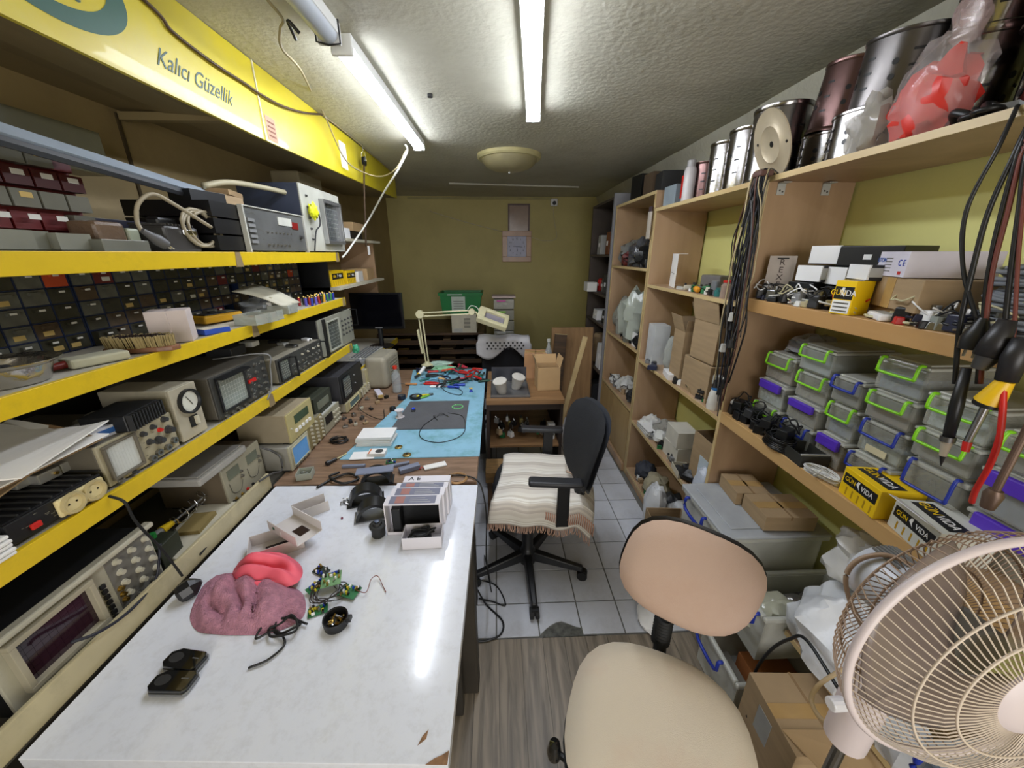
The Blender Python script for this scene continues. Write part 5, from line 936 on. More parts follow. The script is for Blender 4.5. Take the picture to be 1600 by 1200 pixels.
tag(MB().bx((-.2, -.2, 0), (.2, .25, .7)).obj('low_cupboard', darkw, loc=(.1, 4.3, 0)), 'dark low cupboard under the clear box tower', 'cupboard')
# monitor, keyboard and far yellow-edged shelf
kb_ = thing('keyboard_shelf', 'yellow-edged shelf carrying the monitor and keyboard past the oscilloscopes', 'shelf', (-.93, 2.42, .0))
MB().bx((-.4, 0, .885), (-.012, 1.02, .905)).obj('shelf_board', shtop, kb_); MB().bx((-.012, 0, .865), (0, 1.02, .908)).obj('front_edge', yel, kb_)
for y in (.06, .96): MB().bx((-.4, y - .015, .0), (-.37, y + .015, .885)).obj('post', postm, kb_)
mn = thing('monitor', 'black flat monitor switched off on the yellow-edged keyboard shelf', 'monitor', (-1.0, 3.12, .906), R(0))
MB().bx((-.19, -.025, .15), (.23, .005, .445)).obj('bezel', mat('monitor_black', '0d0d10', .25), mn, bev=.004); MB().bx((-.175, -.027, .175), (.215, -.025, .43)).obj('screen', mat('screen_off', '08080c', .12), mn)
MB().cyl((.02, .0, .0), (.02, .0, .16), .02).obj('stand', black, mn); MB().lathe([(0, 0), (.1, 0), (.1, .006), (0, .012)], 24).obj('foot', black, mn, (.02, 0, 0)); MB().bx((-.01, -.0275, .158), (.05, -.027, .166)).obj('badge', grey, mn)
ky = thing('keyboard', 'grey keyboard lying before the monitor on the far shelf', 'keyboard', (-1.02, 2.86, .906), R(88)); MB().bx((-.18, -.07, 0), (.18, .07, .015)).obj('tray', lgrey, ky, bev=.003)
kme = MB().box((0, 0, .003), (.014, .013, .006), tp=.85).mesh('key', grey)
for i in range(20):
    for j in range(5): inst('key', kme, ky, (-.165 + .0174 * i, -.05 + .025 * j, .0152))
for i, (y, lb, m_) in enumerate(((2.5, 'black reel beside the keyboard on the far shelf', black), (2.6, 'grey puck beside the keyboard on the far shelf', grey))):
    t = thing('reel', lb, 'reel', (-.98, y, .906)); MB().lathe([(0, 0), (.04, 0), (.04, .02), (.02, .03), (0, .03)], 20).obj('body', m_, t, smooth=True); MB().cyl((0, 0, .03), (0, 0, .036), .01).obj('hub', white, t)
wsf = thing('wall_shelves', 'small pale shelves beyond the grid-screen oscilloscope on the left wall', 'shelf', (-1.37, 2.5, 1.2))
MB().bx((0, 0, .53), (.36, 1.0, .548)).obj('shelf', cream, wsf); MB().bx((0, 0, .225), (.36, 1.0, .243)).obj('shelf', cream, wsf); MB().bx((0, .98, -.2), (.3, 1.0, .548)).obj('side_panel', beech, wsf); MB().bx((0, -.0, .12), (.3, .015, .548)).obj('side_panel', black, wsf)
for i, (lb, y, z, dm_, m_) in enumerate((('white flat box on the upper wall shelf', 2.75, 1.748, (.22, .3, .07), white), ('dark toaster-like box on the upper wall shelf', 3.12, 1.748, (.18, .22, .06), black), ('pale cardboard box on the upper wall shelf above the dark one', 3.15, 1.81, (.2, .26, .06), cardp),
      ('pale open carton on the lower wall shelf', 3.3, 1.443, (.2, .22, .09), cardp), ('white label card stack on the lower wall shelf', 3.05, 1.443, (.2, .16, .075), white))):
    carton('carton', lb, 'box', (-1.16, y, z), dm_, R(3 * i - 5), m_)
def battbox(label, loc, dims, rz, mbase, front='x', ink=white, group=None, z_txt=.6, scale=1.0):
    """small printed box: black band with lettering on the long face, vertical stripes below and a band on top"""
    t = thing('battery_box', label, 'box', loc, rz, group); x, y, z = dims
    MB().bx((-x / 2, -y / 2, 0), (x / 2, y / 2, z)).obj('box_body', mbase, t, bev=.0015)
    bx0 = MB().bx((-y * .44, 0, -z * .17), (y * .44, .001, z * .17)); s_ = -1 if front == '-x' else 1
    B = FMX if s_ < 0 else FX
    MB().bx((s_ * x / 2 - .0005, -y * .45, z * .45), (s_ * x / 2 + .0006, y * .45, z * .82)).obj('black_band', black, t)
    sg = s_
    txt('GÜN', z * .22, yelb, t, (s_ * (x / 2 + .001), -.26 * y * sg, z * .635), B, name='lettering', sx=.9)
    txt('VIDA', z * .24, ink, t, (s_ * (x / 2 + .001), (.2 * y if sg > 0 else -.2 * y), z * .635), B, name='lettering', sx=.85)
    MB().add([(0, -.003, z * .16), (0, .004, z * .16), (0, -.001, .0), (0, .008, .03 * z), (0, -.006, -.12 * z), (0, -.001, .01 * z)], [(0, 1, 3, 5), (5, 3, 4), (5, 4, 2)]).obj('bolt_mark', white, t, (s_ * (x / 2 + .0012), (-.03 * y if sg > 0 else .03 * y), z * .635))
    for i in range(5): MB().bx((s_ * x / 2 - .0002, -y * .4 + i * y * .17, z * .08), (s_ * x / 2 + .0007, -y * .4 + i * y * .17 + .005, z * .36)).obj('stripe', mat('band_ochre', 'b88e12', .5), t)
    MB().bx((-x * .3, -y * .42, z), (x * .12, y * .42, z + .0006)).obj('top_band', black, t)
    Bz = basis((0, s_ * 1.0, 0), (-s_ * 1.0, 0, 0)); txt('GÜN', x * .26, yelb, t, (-x * .09, -.24 * y * s_, z + .001), Bz, sx=.8); txt('VIDA', x * .26, ink, t, (-x * .09, .16 * y * s_, z + .001), Bz, sx=.8)
    return t
battbox('yellow fastener box with black band on the lower wall shelf by the batteries', (-1.13, 2.62, 1.443), (.14, .2, .1), 0, yelb)
battbox('second yellow box with white front right of the first on the wall shelf', (-1.13, 2.86, 1.443), (.14, .17, .09), 0, yelb)
tgc = tag(MB().bx((0, -.02, 0), (.002, .02, .06)).obj('hanging_tag', paper, loc=at(577, 398, x=-.9)), 'white paper tag hanging on the rusty chain', 'tag')
# black chair with dotted cloth
bc_ = thing('office_chair', 'black chair at the back with a perforated white cloth over its backrest', 'chair', (.06, 3.25, 0))
MB().grid(lambda a, b: ((a - .5) * (.42 - .05 * b), .04 * cos((a - .5) * 3), .42 + .52 * b), 10, 8).obj('backrest', mat('chair_black', '1a1a20', .85), bc_, smooth=True).modifiers.new('s', 'SOLIDIFY').thickness = .03
MB().bx((-.22, .05, .42), (.22, .5, .49)).obj('seat', black, bc_, bev=.03, seg=3); MB().cyl((0, .27, .08), (0, .27, .42), .03).obj('column', black, bc_)
for i in range(5): a = i * 2 * pi / 5; MB().tube([(0, .27, .1), (.27 * cos(a), .27 + .27 * sin(a), .05)], .018).obj('leg', black, bc_); MB().cyl((.27 * cos(a), .25 + .27 * sin(a), .03), (.27 * cos(a), .29 + .27 * sin(a), .03), .03).obj('castor', black, bc_)
dc_ = thing('dotted_cloth', 'white perforated cloth draped over the back of the far black chair', 'cloth', (.06, 3.25, .94)); dcl = mat('cloth_white_grey', 'b9b8bb', .8)
def drape(a, b): x = (a - .5) * .46; s_ = b * .26; top = .008; zz = (0 if s_ < .1 else -(s_ - .1) * (.9 + .35 * sin(a * 8))); return (x + .03 * (b > .5) * (a - .5), .1 - min(s_, .13) * 1.1 - .0, top + zz + .006 * sin(a * 12))
MB().grid(drape, 24, 14).obj('fabric', dcl, dc_, smooth='all').modifiers.new('s', 'SOLIDIFY').thickness = .002
dm2 = MB().cyl((0, 0, 0), (0, -.003, 0), .009, n=8).mesh('dot', black)
for i in range(9):
    for j in range(3): inst('dot', dm2, dc_, (-.15 + .038 * i + .018 * (j % 2), -.048, -.035 - .026 * j))
# low side table with laptop and cups, boxes
st = thing('side_table', 'low brown side table right of the bench end with cluttered under-shelf', 'table', (.2, 2.6, 0)); tw2 = wood('table_brown', '7d5d3d', '93704b', (1, 8, 8), .5, 4)
MB().bx((-.28, -.3, .69), (.25, .36, .72)).obj('table_top', tw2, st)
MB().bx((.225, -.29, 0), (.245, .35, .69)).obj('side_panel', mat('table_dark', '2e211a', .6), st); MB().bx((-.28, -.29, 0), (-.26, .35, .69)).obj('side_panel', mat('table_dark', '2e211a'), st)
MB().bx((-.26, -.29, .36), (.225, .35, .375)).obj('shelf', tw2, st); MB().bx((-.26, -.28, .64), (.225, -.262, .69)).obj('apron', mat('table_dark', '2e211a'), st)
lt = thing('metal_tray', 'shallow steel tray at the bench end holding two paper cups', 'tray', (.085, 2.5, .7205)); MB().opentray((0, 0, 0), (.27, .3, .02), .003).obj('tray', mat('tray_dull', '77787a', .35, .6), lt); MB().bx((-.13, .14, .02), (.13, .146, .13)).obj('upright_back', mat('tray_dark', '3c3d44', .3), lt)
for i, (x, y, lb) in enumerate(((.03, 2.44, 'left'), (.13, 2.53, 'right'))):
    t = thing('paper_cup', 'tilted grey-white cup standing in the steel tray, ' + lb + ' one', 'cup', (x, y, .725), 0, 'cups in the steel tray', (R(14), R(-10 + 22 * i), 0)); MB().lathe([(0, 0), (.032, 0), (.046, .095), (.042, .1), (.03, .1), (0, .1)], 16).obj('cup', mat('cup_grey', 'b3b0aa', .6), t, smooth=True); MB().lathe([(.046, .09), (.05, .1), (.046, .104), (0, .108)], 16).obj('lid', mat('cup_grey2', 'c6c2ba', .6), t, smooth=True)
def carton_open(name, label, loc, dims, rz, m=None, flaps=(1, 1, 1, 1), group=None, fa_=2.2):
    t = thing(name, label, 'cardboard box', loc, rz, group); x, y, z = dims
    MB().opentray((0, 0, 0), (x, y, z), .004).obj('box_body', m or card, t)
    for k, (on_, nx, ny, L, Wf) in enumerate(((flaps[0], -1, 0, x * .45, y), (flaps[1], 1, 0, x * .45, y), (flaps[2], 0, -1, y * .45, x), (flaps[3], 0, 1, y * .45, x))):
        if not on_: continue
        ang = fa_ if on_ is True or on_ == 1 else on_
        dx = sin(ang) * L; dz_ = -cos(ang) * L
        if nx: MB().add([(nx * x / 2, -Wf / 2, z), (nx * x / 2, Wf / 2, z), (nx * (x / 2 + dx), Wf / 2, z + dz_), (nx * (x / 2 + dx), -Wf / 2, z + dz_)], [(0, 1, 2, 3)]).obj('flap', m or cardp, t).modifiers.new('s', 'SOLIDIFY').thickness = .003
        else: MB().add([(-Wf / 2, ny * y / 2, z), (Wf / 2, ny * y / 2, z), (Wf / 2, ny * (y / 2 + dx), z + dz_), (-Wf / 2, ny * (y / 2 + dx), z + dz_)], [(0, 1, 2, 3)]).obj('flap', m or cardp, t).modifiers.new('s', 'SOLIDIFY').thickness = .003
    return t
def carton_closed(name, label, loc, dims, rz, m=None, group=None):
    t = thing(name, label, 'cardboard box', loc, rz, group); x, y, z = dims
    MB().bx((-x / 2, -y / 2, 0), (x / 2, y / 2, z)).obj('box_body', m or card, t, bev=.0015); MB().bx((-.004, -y / 2 - .0008, z * .75), (.004, y / 2 + .0008, z + .0008)).obj('seam', cardd, t)
    MB().bx((-x / 2, -.02, z), (x / 2, .02, z + .0008)).obj('tape_strip', mat('tape_tan', 'b3925f', .3), t)
    return t
carton_open('cardboard_box', 'open-topped brown box standing at the end of the side table', (.36, 2.55, .7205), (.16, .14, .17), R(4), cardp, (2.9, 2.9, 0, 2.9))
carton_closed('cardboard_box', 'salmon-brown box behind the open box on the side table', (.3, 2.82, .7205), (.17, .15, .2), R(-6), mat('salmon_card', 'b0855e', .8))
t = thing('small_bottle', 'clear bottle standing between the far cardboard boxes', 'bottle', (.4, 2.8, .7205)); MB().lathe([(0, 0), (.03, 0), (.03, .2), (.01, .26), (.01, .29)], 16).obj('body', clear('bottle_clear', 'c7ced2'), t, smooth=True); MB().cyl((0, 0, .285), (0, 0, .305), .013).obj('cap', lgrey, t)
MB_ = MB()
t = thing('leaning_plank', 'pale plank leaning behind the side table against the board stack', 'plank', (.5, 2.95, 0), rot=(R(-6), R(14), 0)); MB().bx((-.02, -.01, 0), (.02, .01, 1.02)).obj('plank', beechv, t); MB().bx((-.0205, -.0105, 1.02), (.0205, .0105, 1.025)).obj('end_grain', card, t)
t = thing('leaning_board', 'tall brown wooden board leaning between chair and cabinet at the back', 'board', (.77, 3.6, 0), rot=(R(-5), 0, 0)); MB().bx((-.22, -.01, 0), (.2, .01, .95)).obj('board', wood('board_brown', '8d6c46', 'a37f55', (8, 1, 1), .5, 3), t); MB().bx((.2, -.012, 0), (.212, .012, .95)).obj('dark_edge', darkw, t)
t = thing('leaning_board', 'dark narrow board leaning left of the tall brown board', 'board', (.58, 3.5, 0), rot=(R(-6), R(4), 0)); MB().bx((-.07, -.008, 0), (.05, .008, .9)).obj('board', darkw, t); MB().bx((-.07, -.0085, .9), (.05, .0085, .905)).obj('edge', beechv, t)
# clutter beneath the side table and bench
rd = random.Random(14); ucl = [('tangled black adapter', black), ('white carton', white), ('steel part', steel), ('green board', pcb), ('yellow block', mat('soft_yellow', 'cfc27a', .6)), ('grey lump', grey), ('black switch', dgrey), ('brown block', card), ('clear scrap', clear('scrap', 'aaaaaa', .6)), ('dark reel', black)]
for i in range(20):
    k = ucl[i % 10]; x = rd.uniform(-.02, .39); y = rd.uniform(2.36, 2.7); t = thing('scrap_part', '%s in the clutter on the under-shelf of the side table, %s' % (k[0], 'upper layer' if i > 9 else 'lower layer'), 'part', (x, y, .376 + (.04 if i > 9 else 0)), rd.uniform(0, 3), 'clutter under the side table')
    s_ = rd.uniform(.025, .06); MB().box((0, 0, .02), (s_, s_ * .7, .04), tp=.85).obj('body', k[1], t, bev=.004); MB().cyl((0, 0, .04), (.01, 0, .055), .006, n=8).obj('stud', steel, t)
t = carton('white_box', 'upright white box with printed lines under the side table', 'box', (.38, 2.42, .3765), (.05, .06, .12), R(5), white)
for i in range(3): MB().bx((-.02, -.0306, .03 + .03 * i), (.02, -.03, .045 + .03 * i)).obj('printed_line', print_m, t)
t = thing('wood_block', 'rough brown wooden box beneath the blue mat bench edge', 'box', (.04, 1.98, 0)); MB().bx((-.12, -.08, .35), (.1, .08, .42)).obj('block', wood('rough_wood', '6e5430', '8a6a3e', (3, 9, 9), .7, 5), t); MB().bx((-.11, -.07, 0), (-.08, .07, .35)).bx((.06, -.07, 0), (.09, .07, .35)).obj('leg', darkw, t)
carton_open('small_bin', 'dark bin with beige contents standing beyond the office chair', (.22, 2.2, 0), (.14, .12, .3), 0, black, (0, 0, 0, 0))
# ================================================================ RIGHT SHELVING CONTENTS
drumm = mat('drum_steel', '9a9794', .2, 1, var=.15, scale=5, bump=.15, bscale=12, dark='5a4a44', dscale=4, damt=.6); drumr = mat('drum_reddish', '6d5450', .28, .9, var=.2, scale=5, bump=.15, bscale=12)
hole_me = {}
def drum(label, c, r, h, m, rz=0, tilt=(0, 0), slots=True, group='perforated drums on the top shelf'):
    t = thing('perforated_drum', label, 'drum', c, rz, group, (tilt[0], tilt[1], rz)); n = 34
    b = MB(); b.lathe([(r, 0), (r, h), (r - .003, h), (r - .003, .002), (r - .003, 0), (r, 0)], n); b.obj('wall', m, t, smooth=True)
    MB().lathe([(r + .0004, h * .94), (r + .003, h * .96), (r + .003, h), (r, h)], n).obj('rolled_rim', m, t, smooth=True); MB().lathe([(r, 0), (r + .003, 0), (r + .003, h * .04), (r + .0004, h * .06)], n).obj('rolled_rim', m, t, smooth=True)
    hb = MB()
    for k in range(6):
        a = k * pi / 3 + .2
        for zz in (.38, .58): hb.cyl(((r - .004) * cos(a), (r - .004) * sin(a), h * zz), ((r + .0012) * cos(a), (r + .0012) * sin(a), h * zz), .0075, n=10)
        if slots:
            for j in range(3):
                for q in range(5):
                    aa = a + .32 + q * .045; hb.cyl(((r - .003) * cos(aa), (r - .003) * sin(aa), h * (.3 + .2 * j)), ((r + .001) * cos(aa), (r + .001) * sin(aa), h * (.3 + .2 * j)), .0035, n=6)
    hb.obj('holes', black, t)['kind'] = 'stuff'
    return t
TS = 1.9152
def dp(u0, u1, v, x): a, b = at(u0, v, x=x), at(u1, v, x=x); return (a.y + b.y) / 2, abs(a.y - b.y) / 2
drum('steel drum lying small and dark right of the spray can', (1.15, 2.23, TS), .085, .19, drumr, .3)
drum('narrow bright steel drum behind the spray can', (1.14, 2.045, TS), .075, .24, drumm, .9)
drum('tall steel drum with a torn bright corner, second from the cable bundle', (1.14, 1.87, TS), .085, .25, drumm, 2.0)
drum('tall shiny steel drum with dents next to the cable bundle', (1.135, 1.68, TS), .098, .27, drumm, .1)
drum('reddish steel drum stacked above the cream disc', (1.2, 1.475, TS + .13), .088, .2, drumr, .6, (R(6), 0)); drum('low steel drum under the reddish one behind the cream disc', (1.2, 1.475, TS), .095, .125, drumm, .2)
drum('wide low steel drum with slots right of the cream disc', (1.14, 1.265, TS), .1, .13, drumm, 1.1)
drum('dark steel drum stacked on the wide low one', (1.17, 1.255, TS + .135), .1, .17, mat('drum_dark', '615d5b', .3, .9), .4, (R(5), R(-4)))
drum('upright slotted steel drum left of the red bag', (1.17, 1.07, TS), .078, .22, drumm, 1.5, (0, R(-6)))
drum('grey steel drum wedged under the ceiling above the red bag', (1.18, 1.06, TS + .23), .075, .14, drumm, .2, (R(8), R(-5)))
drum('largest steel drum leaning above the black parts near the right edge', (1.16, .83, TS + .145), .115, .19, drumr, .7, (R(10), R(-6))); drum('steel drum under the largest one at the right edge', (1.2, .83, TS), .115, .14, drumm, .3)
drum('steel drum at the far right end of the top shelf', (1.17, .56, TS), .12, .2, drumr, .3); drum('upper steel drum at the far right end of the top shelf', (1.17, .56, TS + .205), .11, .17, drumm, .9)
dsk = thing('cream_disc', 'large cream metal disc with ridge leaning on drums above the cable bundle', 'disc', (1.045, 1.52, TS), rot=(R(10), R(-20), R(-8)))
MB().lathe([(0, 0), (.1, 0), (.115, .004), (.115, .008), (.1, .005), (.07, .005), (.06, .012), (.05, .005), (0, .005)], 36).obj('disc', mat('disc_cream', 'b9ab90', .45, .2), dsk, (0, 0, .116), (0, R(-90), 0), smooth=True)
MB().cyl((-.007, 0, .116), (-.0045, 0, .116), .01, n=12).obj('centre_hole', black, dsk)
for s_ in (-1, 1): MB().cyl((-.007, s_ * .09, .12), (-.004, s_ * .09, .12), .005, n=8).obj('rim_hole', black, dsk)
sp_ = thing('spray_can', 'white spray can with red stripe standing on the top shelf', 'spray can', (1.045, 2.2, TS)); MB().lathe([(0, 0), (.031, 0), (.031, .15), (.026, .165), (.02, .17), (.02, .195), (0, .2)], 20).obj('can', mat('can_white', 'c9c4c4', .35), sp_, smooth=True)
MB().bx((-.033, .004, .02), (-.0295, .02, .13)).obj('red_stripe', redp, sp_); MB().lathe([(.022, .168), (.022, .198), (.016, .203), (0, .203)], 18).obj('cap', mat('cap_grey', '9d9a98', .4), sp_, smooth=True)
carton('grey_carton', 'blue-grey carton standing behind the spray can on the top shelf', 'box', (1.1, 2.4, TS), (.14, .14, .11), R(3), mat('bluegrey_carton', '8f9ba3', .6))
carton('brown_carton', 'brown carton at the far end of the lower top shelf', 'box', (1.22, 2.42, TS), (.1, .1, .2), R(-3), card)
rb = thing('red_bag', 'clear plastic bag with a bright red cloth inside on the top shelf', 'bag', (1.06, 1.03, TS)); 
MB().blob((0, 0, .075), (.05, .075, .085), .45, 12, flat=.85).obj('red_contents', mat('bag_red', 'd93a30', .4), rb, smooth=True); MB().blob((0, .0, .1), (.058, .085, .115), .35, 15, flat=.85).obj('clear_film', clear('film', 'd0c8c4', .28, .1), rb, smooth=True); MB().blob((.01, -.02, .23), (.022, .03, .045), .5, 17).obj('neck', clear('film2', 'c0a8a4', .45, .1), rb, smooth=True)
t = MB().blob((0, 0, .06), (.035, .05, .075), .6, 22, flat=.8).obj('clear_bag', clear('film3', 'b9b4aa', .6, .1), loc=(1.045, 1.17, TS), smooth=True); tag(t, 'crumpled clear bag beside the red bag on the top shelf', 'bag')
sl_ = thing('pan_cover', 'glossy black and chrome lid lying at the front of the top shelf', 'lid', (1.08, .73, TS), rot=(0, R(-10), 0)); MB().lathe([(0, .05), (.05, .045), (.09, .025), (.1, 0), (.095, 0), (.085, .02), (0, .04)], 30).obj('dome', gloss, sl_, smooth=True); MB().lathe([(.1, 0), (.105, .004), (.1, .01), (.093, .01)], 30).obj('chrome_rim', chrome, sl_, smooth=True)
for i, (y, lb) in enumerate(((.86, 'left'), (.93, 'far left'), (.64, 'right'))):
    t = thing('black_casting', 'black moulded bracket heaped before the drums, ' + lb + ' one', 'bracket', (1.06, y, TS), rz=i * .8); MB().tube(spl([(-.05, 0, .01), (-.02, .03, .03), (.02, .02, .02), (.05, -.01, .02)]), .008, 8).obj('arm', black, t, smooth='all'); MB().tube([(-.05 + .02 * cos(2 * pi * k / 16), .02 * sin(2 * pi * k / 16), .01) for k in range(16)], .005, 6, closed=True).obj('eye', black, t, smooth='all'); MB().box((.0, 0, .012), (.06, .03, .02), rz=.4).obj('web', dsteel, t)
# ---- bundle of leads hanging at the shelf partition
hb_ = thing('hanging_leads', 'thick bundle of dark and pale leads hanging over the shelf partition', 'cable bundle', (.985, 1.47, 1.92), 0)
tag(hb_, None, None); rd = random.Random(17); lm = [black, blackr, mat('lead_dkblue', '1e2230'), mat('lead_grey', '4c4b4a'), mat('lead_beige', 'a99a74'), black, mat('lead_brown2', '4e2f24'), black]
for i in range(34):
    m_ = lm[i % 8]; L = rd.uniform(.35, .93) if i > 6 else rd.uniform(.8, .95); y0 = rd.uniform(-.022, .022); x0 = rd.uniform(-.03, .0); sp2 = rd.uniform(-.06, .075) ; pts = [(x0 + .03, y0 * .6, .0), (x0 - .005, y0, .012), (x0 - .015, y0 * 1.3, -.04)]
    for k in range(1, 7): f_ = k / 6; pts.append((x0 - .015 + rd.uniform(-.008, .006) + .01 * f_, y0 + sp2 * sin(f_ * pi * .85) + rd.uniform(-.01, .01) - .02 * f_, -.04 - (L - .04) * f_))
    MB().tube(spl(pts, 5), rd.choice((.0022, .0028, .0034)), 5).obj('lead', m_, hb_, smooth='all')
for i in range(8): z = -rd.uniform(.5, .93); MB().box((-.03 + rd.uniform(-.01, .01), rd.uniform(-.04, .03), z), (.018, .022, .035), rz=rd.uniform(0, 3), tp=.7).obj('plug', black if i % 3 else lgrey, hb_, bev=.002)
MB().box((-.02, 0, .0), (.05, .05, .02)).obj('knot', mat('knot_brown', '5c4038', .7), hb_, bev=.006)
# ---- cream hooks under the top shelf
for y in (1.2, 1.42):
    t = thing('corner_brace', 'small pale metal corner brace under the top shelf, %s' % ('nearer the camera' if y < 1.3 else 'nearer the partition'), 'brace', (1.05 + (.0 if y > 1.3 else .17), 1.4805, 1.878), 0, 'corner braces'); 
    MB().bx((-.015, -.003, -.025), (.015, 0, .016)).bx((-.015, -.03, .013), (.015, 0, .016)).obj('plate', lgrey, t); MB().cyl((-.005, -.0032, -.01), (-.005, -.005, -.01), .003, n=8).obj('screw', dsteel, t); MB().cyl((.006, -.0032, -.014), (.006, -.005, -.014), .003, n=8).obj('screw', dsteel, t)
# ---- middle shelf of the near bay
MS = 1.4825
t = carton('blister_card', 'white card pack with dark lettering leaning on the partition', 'package', (1.06, 1.40, MS), (.012, .085, .16), R(-35), mat('pack_white', 'b3a79c', .5), None); t.rotation_euler = (0, R(7), R(52))
for i, s_ in enumerate('EXER'): txt(s_, .03, mat('ink_dark', '3a2b28'), t, (-.0063, 0, .055 + .027 * i), FMX, name='lettering')
MB().bx((-.0066, -.018, .148), (-.006, .018, .153)).obj('hang_slot', black, t)
pk = [('tall black power module at the back left', (1.17, 1.33), .085, .0, black, (.11, .13, .06), .1), ('black power module lying behind the white ends', (1.2, 1.17), .085, .0, black, (.14, .12, .055), -.15), ('large black module on top of the heap', (1.22, 1.14), .14, .0, mat('module_black', '0f0f11'), (.14, .18, .05), .25)]
nbx = 0
for i, (lb, (x, y), z, _, m_, dm_, a) in enumerate((('black power supply at the bottom left of the heap', (1.13, 1.3), 0, 0, black, (.14, .1, .055), .1), ('black power supply at the bottom middle of the heap', (1.15, 1.16), 0, 0, black, (.13, .12, .05), -.1), ('white-ended supply low in the heap', (1.15, 1.29), .056, 0, black, (.16, .09, .04), .15),
        ('white-ended supply in the middle of the heap', (1.17, 1.19), .052, 0, black, (.15, .1, .042), -.15), ('white-ended supply high on the left of the heap', (1.19, 1.3), .098, 0, black, (.15, .1, .045), .2), ('large black module on top of the heap', (1.21, 1.17), .096, 0, mat('module_black', '0f0f11'), (.15, .17, .045), .25), ('long white-ended supply tilted at the right of the heap', (1.13, 1.06), .07, 0, black, (.15, .11, .032), -.35))):
    t = thing('power_supply_unit', lb, 'power supply', (x, y, MS + z * 1.35), a, 'power supplies heaped on the middle shelf'); dx, dy, dz = dm_[0], dm_[1], dm_[2] * 1.33
    MB().bx((-dx / 2, -dy / 2, 0), (dx / 2, dy / 2, dz)).obj('casing', m_, t, bev=.002)
    if 'white' in lb: MB().bx((-dx / 2 - .004, -dy / 2, .002), (-dx / 2 + .002, dy / 2, dz)).obj('white_end', white, t, bev=.001); MB().bx((-dx / 2 - .001, -dy / 2 - .0012, .01), (-dx / 2 + .05, -dy / 2, dz - .008)).obj('side_label', lgrey, t)
    else: MB().bx((-dx / 2 - .001, -.01, .02), (-dx / 2, .012, .035)).obj('white_sticker', white, t)
t = thing('black_board', 'long black circuit chassis in front of the power supply heap', 'chassis', (1.05, 1.245, MS), R(8)); MB().bx((-.02, -.09, 0), (.03, .08, .04)).obj('chassis', black, t, bev=.002)
for i in range(3): MB().cyl((-.015 + .01 * i, -.05 + .05 * i, .04), (-.015 + .01 * i, -.05 + .05 * i, .055), .008, n=10).obj('capacitor', [steel, brass, dgrey][i], t)
board('green circuit board with a red wire in the middle-shelf clutter', (1322, 460), .06, .035, .3, pcb, 14, MS); bpy.data.objects[-1] if 0 else None
for o_ in [o for o in COL.objects if o.get('label') == 'green circuit board with a red wire in the middle-shelf clutter']: o_.location = (1.06, 1.1, MS + .002)
cable('red_wire', 'red wire arched over the green board on the middle shelf', [(1.06, 1.13, MS + .01), (1.05, 1.14, MS + .05), (1.07, 1.12, MS + .07), (1.06, 1.06, MS + .03), (1.05, 1.02, MS + .045)], .0025, redp)
cbx = thing('cardboard_carton', 'brown cardboard carton flat on the middle shelf carrying the white printed box', 'cardboard box', (1.14, .93, MS + .03), R(-22)); MB().bx((-.1, -.12, 0), (.12, .13, .078)).obj('box_body', card, cbx, bev=.002); MB().bx((-.1008, -.01, .0), (-.1, .03, .0785)).obj('tape_strip', mat('tape_tan', 'b3925f', .3), cbx)
MB().bx((-.09, -.1, -.03), (.11, .12, 0)).obj('base_layer', cardd, cbx)
wb = thing('printed_box', 'white box printed with blue and red marks on top of the brown carton', 'box', (1.12, .97, MS + .11), R(-25)); MB().bx((-.07, -.08, 0), (.1, .07, .062)).obj('box_body', mat('box_lilac_white', 'd6d2de', .5), wb, bev=.001)
txt('C E', .022, bluep, wb, (-.0706, -.055, .034), FMX); txt('LITON', .016, mat('print_blue', '3e5fa8'), wb, (-.0706, .05, .04), FMX)
for i in range(5): MB().bx((-.0706, -.005, .012 + .008 * i), (-.07, .03, .014 + .008 * i)).obj('printed_line', print_m, wb)
MB().bx((-.0708, -.062, .006), (-.07, -.048, .014)).obj('red_mark', redp, wb)
yb2 = battbox('yellow and white printed box at the left end of the brown carton', (1.03, 1.055, MS), (.07, .055, .095), R(12), yelb, '-x'); MB().bx((-.0362, -.024, .004), (-.035, .024, .04)).obj('white_label', white, yb2)
for i in range(3): MB().bx((-.0366, -.02, .008 + .011 * i), (-.0362, .02, .012 + .011 * i)).obj('printed_line', print_m, yb2)
cc_ = thing('cable_hank', 'knotted hank of cream thin cable on the middle shelf edge', 'cable', (1.02, 1.06, MS + .003), 0)
for i in range(6): MB().tube([((.02 + .003 * sin(i)) * cos(2 * pi * k / 20), (.03 + .004 * cos(i * 2)) * sin(2 * pi * k / 20), .004 + .006 * i * .6 + .006 * sin(k * .6 + i * 2)) for k in range(20)], .0028, 5, closed=True).obj('turn', mat('cream_cable', 'c3bd98', .5), cc_, smooth='all')
sk = thing('socket_block', 'white triple socket block lying on the middle shelf', 'socket', (1.035, .955, MS), R(60)); b = MB(); b.bx((-.045, -.022, 0), (.045, .022, .018)); b.obj('block', white, sk, bev=.005)
for i in (-1, 0, 1): MB().bx((-.01 + .028 * i, -.012, .018), (.01 + .028 * i, .012, .019)).obj('socket_opening', lgrey, sk)
cable('socket_flex', 'white flex trailing from the triple socket block along the shelf', [(1.03, 1.0, MS + .006), (1.015, .97, MS + .006), (1.02, .92, MS + .006), (1.01, .87, MS + .006), (1.03, .83, MS + .006)], .004, mat('cream_cable', 'c3bd98'))
t = carton('grey_enclosure', 'grey metal enclosure with a round hole under the brown carton', 'enclosure', (1.06, .86, MS), (.07, .14, .03), R(-18), mat('enclosure_grey', '8d938c', .45)); MB().cyl((-.0355, -.04, .016), (-.036, -.04, .016), .005, n=10).obj('round_hole', black, t)
